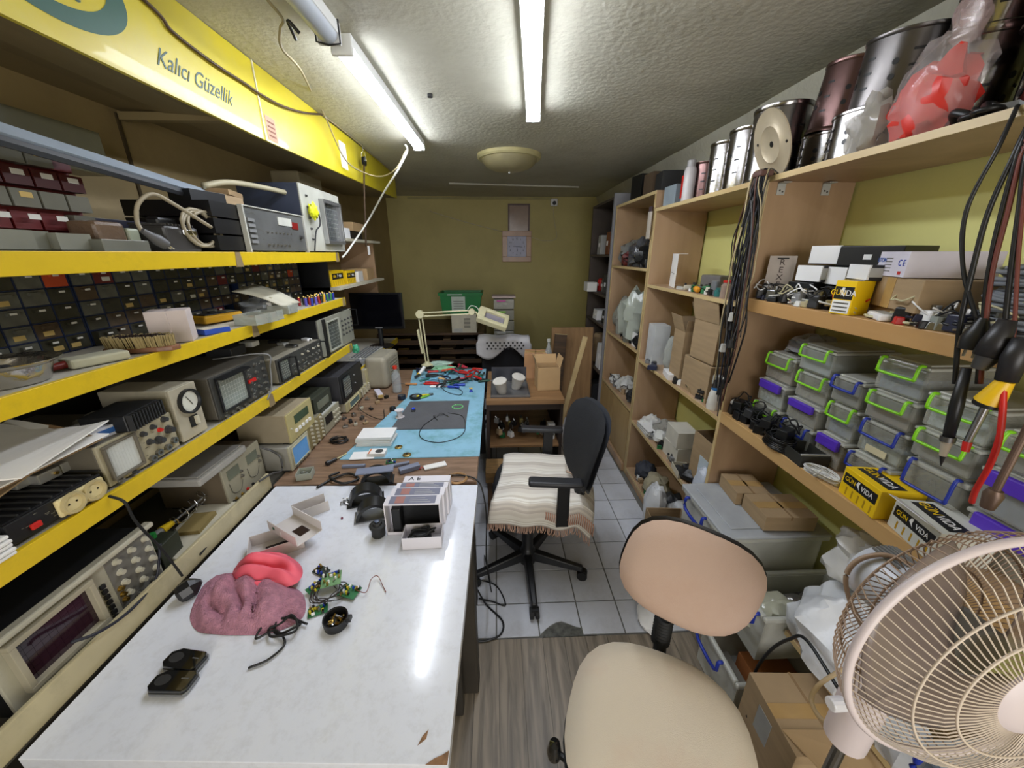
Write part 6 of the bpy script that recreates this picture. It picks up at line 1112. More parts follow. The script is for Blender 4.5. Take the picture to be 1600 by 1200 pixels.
gcb = thing('cable_coil', 'large coil of grey ribbed cable on the middle shelf at the right', 'cable coil', (1.13, .69, MS), 0)
rd = random.Random(9)
for i in range(20): r_ = .105 + rd.uniform(-.012, .008); MB().tube([(r_ * cos(2 * pi * k / 32) + rd.uniform(-.001, .001), r_ * 1.05 * sin(2 * pi * k / 32), .006 + i * .0072 + .004 * sin(k * .4 + i)) for k in range(32)], .0048, 6, closed=True).obj('turn', mat('cable_slate', '83888f', .4), gcb, smooth='all')
white_t = mat('wht', 'd6d6d2', .5)
rd = random.Random(43)
for i in range(9):
    y = [1.43, 1.37, 1.3, 1.24, 1.17, .9, .84, .78, .72][i]
    t = thing('adapter_block', 'chunky %s block with curled leads at the middle shelf edge, %s' % (['black', 'steel', 'black', 'clear grey', 'dark', 'black', 'white', 'dark blue', 'black'][i], ['by the partition', 'second', 'third', 'fourth', 'left of the cream hank', 'right of the socket block', 'before the coil', 'under the coil', 'far right'][i]), 'adapter', (1.035, y, MS + .001), rd.uniform(-.6, .6), 'blocks on the middle shelf edge')
    MB().box((0, 0, .02), (.05, .036, .04), tp=.9).obj('body', [black, steel, black, grey, dgrey, black, white, mat('dkblue_adapter', '20243c', .4), black][i], t, bev=.004); MB().tube(tangle_pts((-.004, 0, .03), (.036, .045), 12, i + 5, .04), .0022, 5).obj('lead', [white, blackr, mat('cream_cable', 'c3bd98', .5)][i % 3], t, smooth='all'); MB().cyl((0, 0, .04), (0, 0, .052), .009, n=10).obj('button_cap', steel, t)
rd = random.Random(41); kinds = [('black plug', black), ('white connector', white_t), ('grey clip', grey), ('dark blue adapter', mat('dkblue_adapter', '20243c', .4)), ('beige plug', mat('beige_plug', 'b5aa86', .5)), ('red cap', redp), ('steel clip', steel)]
pos_w = ['by the socket block', 'under the coil', 'at the shelf edge', 'below the carton', 'near the hank', 'at the back', 'beside the grey enclosure', 'by the partition', 'in the corner', 'in the middle']
for i in range(30):
    y = rd.uniform(.56, .9) if i < 18 else rd.uniform(1.12, 1.42); x = rd.uniform(1.01, 1.05); k = kinds[(i * 3) % 7]
    t = thing('loose_connector', '%s in the middle-shelf clutter %s, %s' % (k[0], pos_w[i % 10], ['upper', 'lower', 'tilted'][i // 10]), 'connector', (x, y, MS + (.012 if i % 4 == 0 else 0)), rd.uniform(0, 3), 'plugs and connectors on the middle shelf')
    MB().box((0, 0, .009), (.034, .02, .018), tp=.8).obj('body', k[1], t, bev=.002); MB().cyl((.017, 0, .009), (.03, 0, .009), .003, n=8).obj('cable_end', k[1], t)
for i, (ya, yb, m_, r_) in enumerate(((.6, .9, black, .0032), (.65, .92, mat('cream_cable', 'c3bd98'), .0026), (.58, .8, mat('dkblue_adapter', '20243c'), .003), (1.1, 1.4, white_t, .003), (1.15, 1.45, black, .003), (.7, .9, black, .0028), (1.12, 1.35, mat('cream_cable', 'c3bd98'), .0024))):
    cable('loose_cable', '%s cable snaking through the middle-shelf clutter, %s' % ({0: 'black', 1: 'cream', 2: 'dark blue', 3: 'white', 4: 'black', 5: 'thin black', 6: 'thin cream'}[i], 'right part' if ya < 1 else 'left part'), [(1.03 + .02 * sin(k * 2.1 + i), ya + (yb - ya) * k / 8, MS + .014 + .012 * abs(sin(k * 1.3 + i))) for k in range(9)], r_, m_)
# ---- near bay lower shelf: stacked clear boxes with clip handles
LS = .9825
bclear = [clear('box_clear_a', 'c6c7ba', .4), clear('box_clear_b', 'b9bbb3', .45), clear('box_clear_c', 'ccccc0', .38)]
cont = [mat('cont_dark', '4d4a40', .7, var=.5, scale=70), mat('cont_grey', '777468', .7, var=.5, scale=70), mat('cont_pale', '93a0a2', .5, var=.4, scale=70), mat('cont_brown', '6f5a48', .7, var=.5, scale=70), mat('cont_blue', '5b6b82', .6, var=.4, scale=70)]
def clipbox(label, y0, y1, z0, z1, hm, ci, tab=False, xf=1.085, depth=.22, group='clear clip boxes on the low shelf'):
    w = y1 - y0; h = z1 - z0; t = thing('clip_box', label, 'plastic box', (xf, (y0 + y1) / 2, z0), 0, group)
    b = MB(); b.box((depth / 2, 0, h * .42), (depth - .01, w - .012, h * .84), tp=1.02); b.obj('body', bclear[ci % 3], t, bev=.006)
    b = MB(); b.bx((0, -w / 2, h * .84), (depth, w / 2, h * .93)); b.bx((.012, -w / 2 + .012, h * .93), (depth - .012, w / 2 - .012, h - .001)); b.obj('lid', clear('lid_clear', 'd6d7cd', .6), t, bev=.005)
    MB().bx((.012, -w / 2 + .014, .004), (depth - .015, w / 2 - .014, h * (.35 + .1 * (ci % 3)))).obj('contents', cont[ci % 5], t)
    hw = w * .36
    if tab: MB().bx((-.012, -hw, h * .62), (.002, hw, h * .95)).obj('clip', hm, t, bev=.003)
    else: MB().tube(spl([(.004, -hw, h * .93), (-.01, -hw, h * .93), (-.014, -hw, h * .6), (-.013, -hw + .008, h * .55), (-.013, hw - .008, h * .55), (-.014, hw, h * .6), (-.01, hw, h * .93), (.004, hw, h * .93)], 3), .0042, 6).obj('handle', hm, t, smooth='all')
    return t
stk = [('the first stack by the partition', 1.265, 1.415, [(lime, 0, .983, 1.075), (purple, 1, 1.076, 1.175), (lime, 0, 1.176, 1.285)]), ('the second stack', 1.105, 1.25, [(blueh, 0, .983, 1.07), (purple, 1, 1.071, 1.155), (lime, 0, 1.156, 1.26), (lime, 0, 1.261, 1.355)]),
       ('the third stack', .985, 1.095, [(purple, 1, .983, 1.09), (lime, 0, 1.091, 1.2), (blueh, 0, 1.201, 1.29)]), ('the fourth stack', .84, .975, [(blueh, 0, .983, 1.085), (blueh, 0, 1.086, 1.195), (lime, 0, 1.196, 1.285), (lime, 0, 1.286, 1.385)]),
       ('the fifth stack', .69, .83, [(blueh, 0, .983, 1.15), (lime, 0, 1.151, 1.235), (lime, 0, 1.236, 1.33)]), ('the sixth stack', .53, .68, [(purple, 1, .983, 1.1), (purple, 1, 1.101, 1.21), (lime, 0, 1.211, 1.3)])]
hn = {id(lime): 'lime', id(purple): 'purple', id(blueh): 'blue'}; ci = 0
for nm_, ya, yb, lst in stk:
    for j, (hm, tb, z0, z1) in enumerate(lst):
        lvl = ['bottom', 'second from bottom', 'third from bottom', 'top'][j] if j < len(lst) - 1 else 'top'
        ci += 1; b_ = clipbox('clear box with %s %s, %s of %s' % (hn[id(hm)], 'tab clip' if tb else 'handle', lvl, nm_), ya, yb, z0, z1 - .001, hm, ci, bool(tb), 1.085 + (.012 if (ci % 3 == 0) else 0))
MB().bx((-.001, -.03, .01), (.0006, .03, .03)).obj('paper_label', mat('label_cream2', 'cfc7a6', .8), [o for o in COL.objects if o.get('label', '').startswith('clear box with blue handle, second from bottom of the fourth')][0])
tag(MB().blob((0, 0, .03), (.07, .06, .04), .6, 31, flat=.75).obj('crumpled_bag', mat('bag_shiny', 'aeb0b4', .15, .3, alpha=.8, bump=.6, bscale=18), loc=(1.2, 1.335, 1.286), smooth=True), 'shiny crumpled bag on top of the first stack of clear boxes', 'bag')
# adapters and leads on the front strip of the low shelf
rd = random.Random(77)
for i in range(11):
    y = 1.46 - .03 * i; t = thing('power_adapter', 'black power adapter in the heap on the low shelf, %s' % ['nearest the partition', 'second', 'third', 'fourth', 'fifth', 'sixth', 'seventh', 'eighth', 'ninth', 'tenth', 'nearest the white cable'][i], 'adapter', (1.035 + .02 * rd.random(), y, LS + (.037 if i % 3 == 1 else 0)), rd.uniform(-.8, .8), 'black adapters on the low shelf')
    MB().box((0, 0, .018), (.062, .04, .036), tp=.92).obj('body', black if i % 4 else dgrey, t, bev=.004)
    MB().tube(tangle_pts((.01, 0, .02), (.042, .045), 12, i, .045), .0026, 5).obj('lead', blackr, t, smooth='all'); MB().cyl((.025, 0, .014), (.036, 0, .014), .004, n=8).obj('strain_relief', blackr, t)
t = tag(MB().lathe([(0, .02), (.02, .018), (.028, .006), (.024, 0), (0, 0)], 18).obj('white_puck', white, loc=(1.045, 1.455, LS + .045), smooth=True), 'white round adapter on top of the black heap by the partition', 'adapter')
t = thing('shallow_tray', 'open black and pale tray box beside the black lead coil', 'tray', (1.045, 1.075, LS), R(-5)); MB().opentray((0, 0, 0), (.09, .11, .04), .003).obj('tray', mat('tray_mix', '33332f', .4), t); MB().bx((-.046, -.05, .04), (.046, -.045, .044)).obj('pale_edge', lgrey, t)
cb_ = thing('cable_coil', 'coil of glossy black cable on the low shelf edge', 'cable coil', (1.02, 1.16, LS), 0)
for i in range(9): MB().tube([((.034 + .004 * sin(i)) * cos(2 * pi * k / 24), (.06 + .004 * cos(i)) * sin(2 * pi * k / 24), .004 + .005 * i) for k in range(24)], .0028, 5, closed=True).obj('turn', mat('gloss_cable', '131314', .2), cb_, smooth='all')
wc_ = thing('cable_hank', 'hank of thin white cable on the low shelf edge', 'cable', (1.015, .965, LS), R(12))
for i in range(9): MB().tube([((.012 + .0035 * i * .5) * cos(2 * pi * k / 26), (.052 + .002 * sin(i * 3)) * sin(2 * pi * k / 26), .003 + .003 * i * .8 + .003 * sin(k * .5 + i)) for k in range(26)], .0021, 5, closed=True).obj('turn', mat('wht', 'd6d6d2'), wc_, smooth='all')
MB().tube([(.03 * cos(a), .004 * sin(a * 2), .014 + .014 * sin(a)) for a in [2 * pi * k / 12 for k in range(12)]], .002, 5, closed=True).obj('binding_turn', mat('wht', 'd6d6d2'), wc_)
battbox('yellow battery carton with torn side on the low shelf by the fan', (1.055, .825, LS), (.11, .125, .085), R(-8), yelb, '-x')
wbx = battbox('white battery carton with open flap behind the fan grille', (1.05, .675, LS), (.11, .13, .08), R(-14), mat('carton_white2', 'cfd0c8', .5), '-x', white)
MB().add([(-.055, .065, .081), (-.055, -.065, .081), (-.085, -.06, .1), (-.088, .05, .098)], [(0, 1, 2, 3)]).obj('flap', mat('flap_white', 'dddde0', .5), wbx).modifiers.new('s', 'SOLIDIFY').thickness = .0015
# ---- hanging tools near the right edge
for i, (u0, u1, u2, u3, y_, m_, r_) in enumerate(((1560, 1510, 1505, 1528, .8, black, .004), (1590, 1545, 1520, 1500, .78, black, .0045), (1594, 1565, 1545, 1535, .74, black, .0038), (1600, 1575, 1552, 1540, .74, mat('cord_brown', '6b3328', .5), .0038), (1606, 1592, 1580, 1570, .71, black, .0042), (1612, 1598, 1590, 1585, .7, mat('cord_brown', '6b3328'), .003))):
    xx = .965
    cable('extension_lead', '%s lead hanging from the top shelf at the right edge, %s of six' % ('black' if m_ is black else 'red-brown', ['leftmost', 'second', 'third', 'fourth', 'fifth', 'last'][i]), [at(u0 + 30, 165, x=xx + .03), at(u0, 230, x=xx), at(u1, 330, x=xx), at(u2, 420, x=xx), at(u3, 510 if i else 505, x=xx)] + ([] if i in (0,) else [at(u3 - 8, 600, x=xx)]), r_, m_)
pl = thing('mains_plug', 'black mains plug hanging before the middle shelf beam', 'plug', at(1528, 520, x=.965)); MB().lathe([(0, -.035), (.02, -.033), (.022, -.01), (.014, .01), (.007, .03), (0, .03)], 14).obj('body', black, pl, smooth=True)
for s_ in (-1, 1): MB().cyl((0, s_ * .008, -.035), (0, s_ * .008, -.05), .0025, n=8).obj('pin', steel, pl)
def handtool(label, pts, radii, m_, extras=()):
    P = [Vector(p) for p in pts]; t = thing('hanging_tool', label, 'tool', P[0], 0, 'soldering tools hanging at the right edge')
    MB().tube([p - P[0] for p in P], radii, 12).obj('handle', m_, t, smooth='all')
    for nm_, a, b, r0, r1, mm_ in extras: MB().cyl(Vector(a) - P[0], Vector(b) - P[0], r0, r1, 12).obj(nm_, mm_, t, smooth=True)
    return t
X_ = .955
A = at(1510, 575, x=X_); B = at(1480, 690, x=X_); C = at(1473, 712, x=X_); D = at(1470, 728, x=X_)
handtool('long slim black hot tool with needle tip hanging over the clear boxes', [A, A.lerp(B, .5), B], [.008, .011, .009], black, (('collar', A.lerp(B, .93), B, .012, .012, dsteel), ('nozzle', B, C, .009, .006, mat('nozzle_pale', 'a9a08e', .4)), ('tip', C, D, .005, .001, black)))
A = at(1575, 500, x=X_); B = at(1545, 555, x=X_); C = at(1530, 575, x=X_)
handtool('fat black tool grip above the yellow cone at the right edge', [A, A.lerp(B, .6), B], [.012, .02, .022], mat('grip_black', '232224', .4), (('mouth', B, C, .018, .012, dsteel),))
A = at(1585, 560, x=X_); B = at(1572, 595, x=X_); C = at(1545, 628, x=X_)
cone = handtool('yellow cone-tipped tool with black grip hanging at the right edge', [at(1600, 530, x=X_), A, B], [.014, .018, .015], mat('grip_black', '232224'), (('yellow_cone', B, C, .012, .021, mat('cone_yellow', 'e3b71c', .4)), ('black_ring', C, at(1541, 634, x=X_), .02, .02, black), ('steel_shaft', at(1540, 636, x=X_), at(1512, 690, x=X_), .007, .006, steel), ('red_end', at(1512, 690, x=X_), at(1508, 705, x=X_), .007, .006, redp)))
cable('red_lead', 'bright red lead curving down past the yellow cone tool', [at(1568, 600, x=.95), at(1566, 650, x=.95), at(1560, 690, x=.95), at(1545, 730, x=.96), at(1525, 765, x=.98), at(1518, 785, x=1.0)], .005, redp)
t = thing('probe', 'brown metal probe hanging at the extreme right before the purple clipped box', 'probe', at(1590, 700, x=.94)); MB().cyl((0, 0, .06), (0, 0, -.1), .006).obj('rod', mat('rod_brown', '6e5a4e', .4, .5), t); MB().lathe([(0, -.13), (.01, -.13), (.014, -.1), (.01, -.09), (0, -.09)], 14).obj('collar', mat('rod_brown', '6e5a4e'), t, smooth=True)
F1, F2, F3 = 1.5555, .9905, .5305
# ---- middle bay (three shelves) and its things
M1, M2, M3, M4 = 1.4585, .9465, .4705, .0605
t = thing('folded_note', 'white folded sheet with faint print standing on the upper middle-bay shelf', 'paper', (1.07, 2.29, M1), R(-15)); MB().bx((-.0015, -.085, 0), (.0015, .085, .19)).obj('sheet', paper, t); MB().bx((-.0022, .02, .08), (-.0015, .06, .084)).obj('printed_line', print_m, t); MB().bx((-.0022, -.04, .075), (-.0015, -.01, .079)).obj('printed_line', print_m, t)
MB().prism([(-.001, -.085), (.05, -.085), (.05, .04), (-.001, .085)], .188, .19).obj('folded_top', paper, t)
t = thing('orange_handle_tool', 'orange-handled tool lying on the upper middle-bay shelf', 'tool', (1.035, 1.93, M1 + .001), R(70)); MB().lathe([(0, -.045), (.014, -.04), (.016, 0), (.013, .035), (0, .04)], 14).obj('handle', mat('handle_orange', 'e0982a', .4), t, (0, 0, .017), (0, R(90), 0), smooth=True); MB().cyl((.04, 0, .017), (.085, 0, .017), .006).obj('nose', dgrey, t)
for i, (lb, x, y, dm_, m_) in enumerate((('grey lever block by the teal pot', 1.05, 1.79, (.02, .06, .07), mat('steel_grey', '74777a', .4)), ('small white card by the glass jar', 1.06, 1.62, (.012, .06, .11), white), ('grey plastic hump at the back of the shelf', 1.2, 2.05, (.08, .14, .08), mat('hump_grey', '716d6a', .6)))):
    carton('small_block', lb + ' of the upper middle bay', 'box', (x, y, M1), dm_, R(10 * i - 8), m_, bev=.006)
for i, (lb, x, y, r_, h_, m_) in enumerate((('teal pot on the upper middle-bay shelf', 1.045, 1.74, .022, .035, mat('teal_pot', '2f6f6c', .4)), ('glass jar with red contents on the upper middle-bay shelf', 1.04, 1.68, .024, .07, clear('jar', 'b8a090', .6)), ('dark bottle half behind the cable bundle', 1.04, 1.61, .022, .09, mat('bottle_dark', '282838', .3)))):
    t = thing('pot', lb, 'pot', (x, y, M1)); MB().lathe([(0, 0), (r_, 0), (r_, h_ * .8), (r_ * .7, h_ * .9), (r_ * .7, h_), (0, h_)], 18).obj('body', m_, t, smooth=True); MB().cyl((0, 0, h_ * .98), (0, 0, h_ * 1.12), r_ * .75).obj('cap', redp if i == 1 else m_, t)
t = thing('purple_tape', 'purple plastic hook leaning over a white bag at the back of the shelf', 'hook', (1.2, 1.72, M1)); MB().tube(spl([(0, .12, .01), (0, .1, .07), (0, .05, .12), (0, -.02, .13), (0, -.06, .16)]), [.014] * 33, 8).obj('hook', mat('purple_soft', '7a5a96', .5), t, smooth='all'); MB().blob((.03, .08, .07), (.03, .07, .07), .4, 6, flat=.95).obj('white_wrap', white, t, smooth=True)
rd = random.Random(19)
for i in range(7): tag(MB().box((0, 0, .008), (.03, .05, .016)).obj('flat_pack', [lgrey, mat('lilac', '9088a8', .5), card, white, dgrey, lgrey, paper][i], loc=(1.05 + .02 * (i % 3), 2.12 - .045 * i, M1), rot=(0, 0, rd.uniform(-1, 1))), 'flat %s packet on the upper middle-bay shelf, number %s from the folded sheet' % (['grey', 'lilac', 'brown', 'white', 'dark', 'pale grey', 'paper'][i], ['one', 'two', 'three', 'four', 'five', 'six', 'seven'][i]), 'packet', 'flat packets beside the folded sheet')
carton_open('cardboard_box', 'large open cardboard box on the middle shelf of the middle bay', (1.15, 1.78, M2 + .19), (.24, .2, .2), R(4), card, (2.9, 0, 2.7, 2.6)); carton_closed('cardboard_box', 'closed cardboard box under the large open one', (1.15, 1.79, M2), (.25, .26, .185), 0, card)
carton_open('cardboard_box', 'tall narrow open cardboard box left of the large one', (1.13, 2.02, M2), (.2, .14, .3), R(-3), card, (2.8, 0, 2.9, 2.9))
carton('white_panel_box', 'white flat box standing by the far partition of the middle bay', 'box', (1.08, 2.4, M2), (.1, .13, .26), R(-4), mat('cold_white', 'c9cdd0', .4)); tag(MB().blob((0, 0, .1), (.05, .06, .13), .45, 8, flat=.75).obj('clear_bag', clear('bagc', 'c2c6c0', .65, .1), loc=(1.1, 2.2, M2), smooth=True), 'clear crumpled bag between the white box and the narrow cardboard box', 'bag')
t = thing('black_stapler', 'dark blue-black tool lying before the clear bag', 'tool', (1.03, 2.26, M2), R(70)); MB().prism([(-.06, 0), (.05, -.0), (.06, .03), (-.02, .035), (-.05, .06)], 0, .03).obj('body', mat('navy_tool', '232a44'), t, bev=.004); MB().bx((.0, .0, .03), (.04, .02, .036)).obj('top_plate', black, t)
carton('white_box', 'white oblong box lying on the shelf edge before the cardboard', 'box', (1.04, 2.08, M2), (.06, .13, .035), R(-12), white)
t = thing('glue_bottle', 'white squeeze bottle with blue band standing on the middle-bay shelf', 'bottle', (1.035, 1.6, M2)); MB().lathe([(0, 0), (.032, 0), (.034, .01), (.03, .07), (.022, .095), (.02, .1)], 20).obj('body', mat('bottle_white', 'd2d0c8', .4), t, smooth=True); MB().lathe([(.022, .095), (.024, .098), (.022, .115), (.018, .118)], 20).obj('blue_band', mat('band_blue', '2a6fb0', .4), t, smooth=True); MB().bx((-.02, -.02, .118), (.02, .02, .165)).obj('pump_box', clear('pumpc', 'b9bcb8', .8), t, bev=.004)
t = thing('black_mechanism', 'black and chrome mechanism on the shelf beside the squeeze bottle', 'mechanism', (1.07, 1.7, M2), R(20)); MB().box((0, 0, .015), (.1, .09, .03)).obj('base', chrome, t); MB().box((0, 0, .045), (.08, .07, .03)).obj('top', black, t, bev=.004); MB().cyl((-.05, 0, .05), (-.07, .02, .055), .01).obj('lever', black, t)
cl3 = [('white round dish pile', white_t), ('crumpled grey bag', clear('bagg', 'a7a59c', .8)), ('white fan housing', white_t), ('black coiled leads', black), ('pale wrapped part', mat('wrap_pale', 'b8b2a0', .4)), ('grey speaker part', grey), ('blue-rimmed clear bag', clear('bagb', 'a4b0a8', .7))]
for i, (x, y, r_) in enumerate(((1.1, 2.38, .06), (1.15, 2.22, .08), (1.08, 2.16, .05), (1.06, 1.72, .055), (1.14, 2.0, .08), (1.2, 1.85, .07), (1.12, 1.6, .07))):
    tag(MB().blob((0, 0, r_ * .55), (r_, r_ * 1.1, r_ * .75), .45, 50 + i, 2.5, flat=.72).obj('bundle', cl3[i][1], loc=(x, y, M3), smooth=True), cl3[i][0] + ' on the third shelf of the middle bay', 'bundle')
t = thing('plate_stack', 'stack of thin white plates at the far end of the third shelf', 'plates', (1.05, 2.3, M3))
for i in range(6): MB().bx((-.045, -.09, .008 * i), (.045, .09, .008 * i + .005)).obj('plate', white if i % 2 else lgrey, t, (0, 0, 0), (0, 0, .04 * (i % 3)))
for i, (y, z) in enumerate(((1.95, 0), (1.95, .101))): carton('white_carton', 'plain white carton on the third shelf, %s one' % ('lower' if i == 0 else 'upper'), 'box', (1.1, y, M3 + z), (.12, .16, .1), R(4 - 7 * i), mat('carton_ivory', 'cfcbbd', .6), 'white cartons on the third shelf')
t = thing('open_white_tin', 'shallow white tin of screws at the shelf edge', 'tin', (1.04, 1.78, M3), R(-8)); MB().opentray((0, 0, 0), (.08, .12, .035), .003).obj('tray', mat('tin_ivory', 'c9c3b0', .5), t); MB().blob((0, 0, .014), (.03, .05, .012), .5, 3).obj('contents', dgrey, t)
carton_open('cardboard_box', 'brown open box with a white label at the partition, third shelf', (1.16, 1.62, M3), (.24, .2, .3), 0, card, (0, 0, 0, 0)); b_ = MB().bx((-.1212, -.06, .05), (-.12, .02, .2)).obj('label', mat('label_bluewhite', 'bcc8d0', .6), [o for o in COL.objects if o.get('label', '').startswith('brown open box with a white label')][0])
tag(MB().blob((0, 0, .07), (.05, .07, .09), .35, 61, flat=.75).obj('white_bag', mat('bag_bluewhite', 'c5ccd8', .3, bump=.4, bscale=15), loc=(1.05, 1.56, M3), smooth=True), 'blue-white knotted plastic bag at the partition end of the third shelf', 'bag')
rd = random.Random(55); cx3 = [('small white moulding', white_t), ('black adapter', black), ('grey steel bracket', grey), ('ivory plastic part', mat('ivory_part', 'c9c4b2', .5)), ('green-edged part', pcb), ('brown paper packet', card)]
wh3 = [('upper', M1, 1.04, 2.2), ('second', M2, 1.03, 2.2), ('third', M3, 1.03, 2.2), ('lowest', M4, 1.03, 2.2)]
for i in range(40):
    wn, zz, xx, _ = wh3[(i * 3 + i // 7) % 4]; k = cx3[i % 6]; yy2 = 1.56 + (i * .37 % 1) * .86
    if wn == 'upper' and yy2 > 2.1: yy2 -= .35
    t = thing('shelf_clutter', '%s on the %s shelf of the middle bay, %s' % (k[0], wn, ['by the far partition', 'by the cable bundle', 'near the middle', 'tilted at the edge', 'lying flat', 'turned sideways', 'leaning back'][i % 7]), 'part', (xx + rd.uniform(-.005, .03), yy2, zz + .0005), rd.uniform(0, 3), 'odds and ends on the middle bay shelves')
    a_ = rd.uniform(.03, .055); MB().box((0, 0, a_ * .35), (a_, a_ * .75, a_ * .7), tp=.85).obj('body', k[1], t, bev=.003); MB().cyl((a_ * .3, 0, a_ * .7), (a_ * .3, 0, a_ * .95), .006, n=8).obj('knob', dgrey, t); MB().tube(tangle_pts((0, 0, .01), (a_ * .8, a_ * .8), 6, i, .02), .0018, 5).obj('lead', k[1] if i % 2 else blackr, t, smooth='all')
for i in range(16):
    zz = [F1, F2, F3][i % 3]; k = cx3[(i * 5 + 1) % 6]; t = thing('shelf_clutter', '%s on the %s shelf of the far bay, %s' % (k[0], ['upper', 'middle', 'lower'][i % 3], ['nearest', 'second', 'third', 'fourth', 'fifth', 'sixth'][i // 3]), 'part', (1.04 + rd.uniform(0, .03), 2.6 + (i * .43 % 1) * .64, zz + .0005), rd.uniform(0, 3), 'odds and ends in the far bay')
    a_ = rd.uniform(.04, .07); MB().box((0, 0, a_ * .5), (a_, a_ * .75, a_), tp=.85).obj('body', [black, black, k[1]][i % 3], t, bev=.003); MB().tube(tangle_pts((0, 0, .03), (a_, a_), 9, i + 50, .06), .003, 5).obj('lead', blackr, t, smooth='all')
for i, (lb, x, y, r_, m_) in enumerate((('dark cloth bundle', 1.1, 2.35, .07, mat('bundle_dark', '3c3f48', .8)), ('beige ring-wrapped parts', 1.1, 2.15, .08, mat('bundle_beige', 'a89f84', .7)), ('black basket lump', 1.12, 1.95, .07, dgrey), ('white rustling bag', 1.07, 1.78, .1, mat('bag_white', 'd0d2d2', .4, bump=.5, bscale=14)))):
    tag(MB().blob((0, 0, r_ * .75), (r_, r_ * 1.1, r_), .4, 70 + i, flat=.75).obj('bundle', m_, loc=(x, y, M4), smooth=True), lb + ' on the lowest shelf of the middle bay', 'bundle')
for i in range(3): MB().tube([(1.04 + 0 * i, 2.15 + .06 * cos(a), M4 + .1 + .05 * sin(a)) for a in [pi * k / 10 for k in range(11)]], .005, 5) if 0 else None
carton_open('cardboard_box', 'open cardboard box standing on the tiles in front of the shelving', (.93, 1.62, 0), (.2, .2, .28), R(-4), card, (0, 0, 0, 0)); MB().bx((-.09, -.09, .2), (.09, .09, .205)).obj('dark_contents', black, [o for o in COL.objects if o.get('label', '').startswith('open cardboard box standing on the tiles')][0])
tag(MB().blob((0, 0, .17), (.06, .09, .17), .35, 81, flat=.98).obj('white_bag', clear('bag_cling', 'e8eaec', .9, .25), loc=(.95, 1.85, 0), smooth=True), 'white translucent bag hanging to the floor beyond the open cardboard box', 'bag')
# ---- far bay things
F1, F2, F3 = 1.5555, .9905, .5305
rd = random.Random(23)
fl = [('black hair-dryer-like bundle', black, 1.08, 2.68, F1, .1, 1), ('tangled black leads in clear film', clear('filmd', '55565a', .8), 1.08, 2.9, F1, .1, 1), ('dark red wrapped part', mat('dark_red2', '6b2a28', .5), 1.06, 3.1, F1, .06, 1), ('clear bag of black parts', clear('filme', '8d8f8c', .7), 1.12, 3.2, F1, .1, 1),
      ('tall folded clear sheeting', clear('filmf', 'b9c0b4', .75), 1.08, 2.85, F2, .13, 1.6), ('clear crumpled sheeting', clear('filmg', 'a9aaa0', .7), 1.1, 3.15, F2, .1, 1.6), ('black round-headed part', black, 1.04, 2.62, F2, .05, 1.3), ('white bag with a brown packet', white_t, 1.08, 2.95, F3, .08, .8), ('dark wrapped lump', dgrey, 1.08, 2.7, F3, .07, .8), ('small white part cluster', white_t, 1.05, 3.15, F3, .05, .9)]
for i, (lb, m_, x, y, z, r_, k_) in enumerate(fl): tag(MB().blob((0, 0, r_ * k_ * .85), (r_, r_ * 1.05, r_ * k_), .45, 90 + i, 2.6, flat=.85).obj('bundle', m_, loc=(x + .02, y, z), smooth=True), lb + ' in the far shelving bay', 'bundle')
tag(MB().box((0, 0, .05), (.01, .1, .1)).obj('white_card', white, loc=(1.03, 3.0, F2 + .41) if 0 else (1.03, 2.68, F2)), 'white square card at the front of the far bay', 'card')
t = thing('hanging_sachet', 'printed sachet hanging at the end of the far bay', 'sachet', (.985, 2.545, 1.9)); MB().grid(lambda a, b: (-.01 * sin(a * 3), (a - .5) * .06, -.16 * b), 5, 6).obj('sachet', mat('sachet', 'b0a89c', .3), t).modifiers.new('s', 'SOLIDIFY').thickness = .004; MB().bx((-.003, -.02, 0), (.003, .02, .03)).obj('printed_top', mat('sachet_dark', '4e4048', .4), t)
for i, (lb, y, z) in enumerate((('dark ribbed box on the far bay top', 2.7, 2.0205), ('brown block on the far bay top', 2.9, 2.0205), ('dusty black carton on the far bay top', 3.15, 2.0205))): carton('old_box', lb, 'box', (1.16, y, z), (.16, .15, .13 + .03 * i), R(8 * i - 6), [dgrey, mat('dusty_brown', '5d4c3a', .8), black][i])
# ---- farthest grey cabinet
gcb2 = thing('grey_cabinet', 'grey open-fronted cabinet beyond the wooden shelving near the back wall', 'cabinet', (1.0, 3.36, 0)); gym = mat('cabinet_grey', '8c8c90', .5)
MB().bx((-.01, 0, 0), (.33, .03, 2.12)).obj('side_panel', gym, gcb2); MB().bx((0, .75, 0), (.33, .78, 2.1)).obj('side_panel', mat('cabinet_dark', '4a4038', .6), gcb2)
for z in (.02, .52, .98, 1.26, 1.62, 2.08): MB().bx((0, .03, z), (.33, .75, z + .02)).obj('shelf', mat('cabinet_dark', '4a4038'), gcb2)
MB().bx((.315, .03, .04), (.33, .75, 2.08)).obj('back_board', mat('cabinet_dark', '4a4038'), gcb2)
ci_ = [('orange-brown lampshade-like part', mat('orange_brown', '7d4a28', .6), 3.7, 1.64, .1, .2), ('grey box', lgrey, 3.95, 1.64, .12, .18), ('red-topped can', redp, 4.0, 1.28, .06, .12), ('silver can', steel, 3.85, 1.28, .06, .13), ('dark carton', dgrey, 3.6, 1.28, .14, .18), ('white card box', white, 3.85, 1.0, .16, .1), ('black box', black, 3.6, 1.0, .12, .12), ('brown wrapped roll', card, 3.9, .54, .14, .3), ('white foam block', white, 3.6, .54, .16, .25), ('dark sack', dgrey, 3.75, .04, .2, .3)]
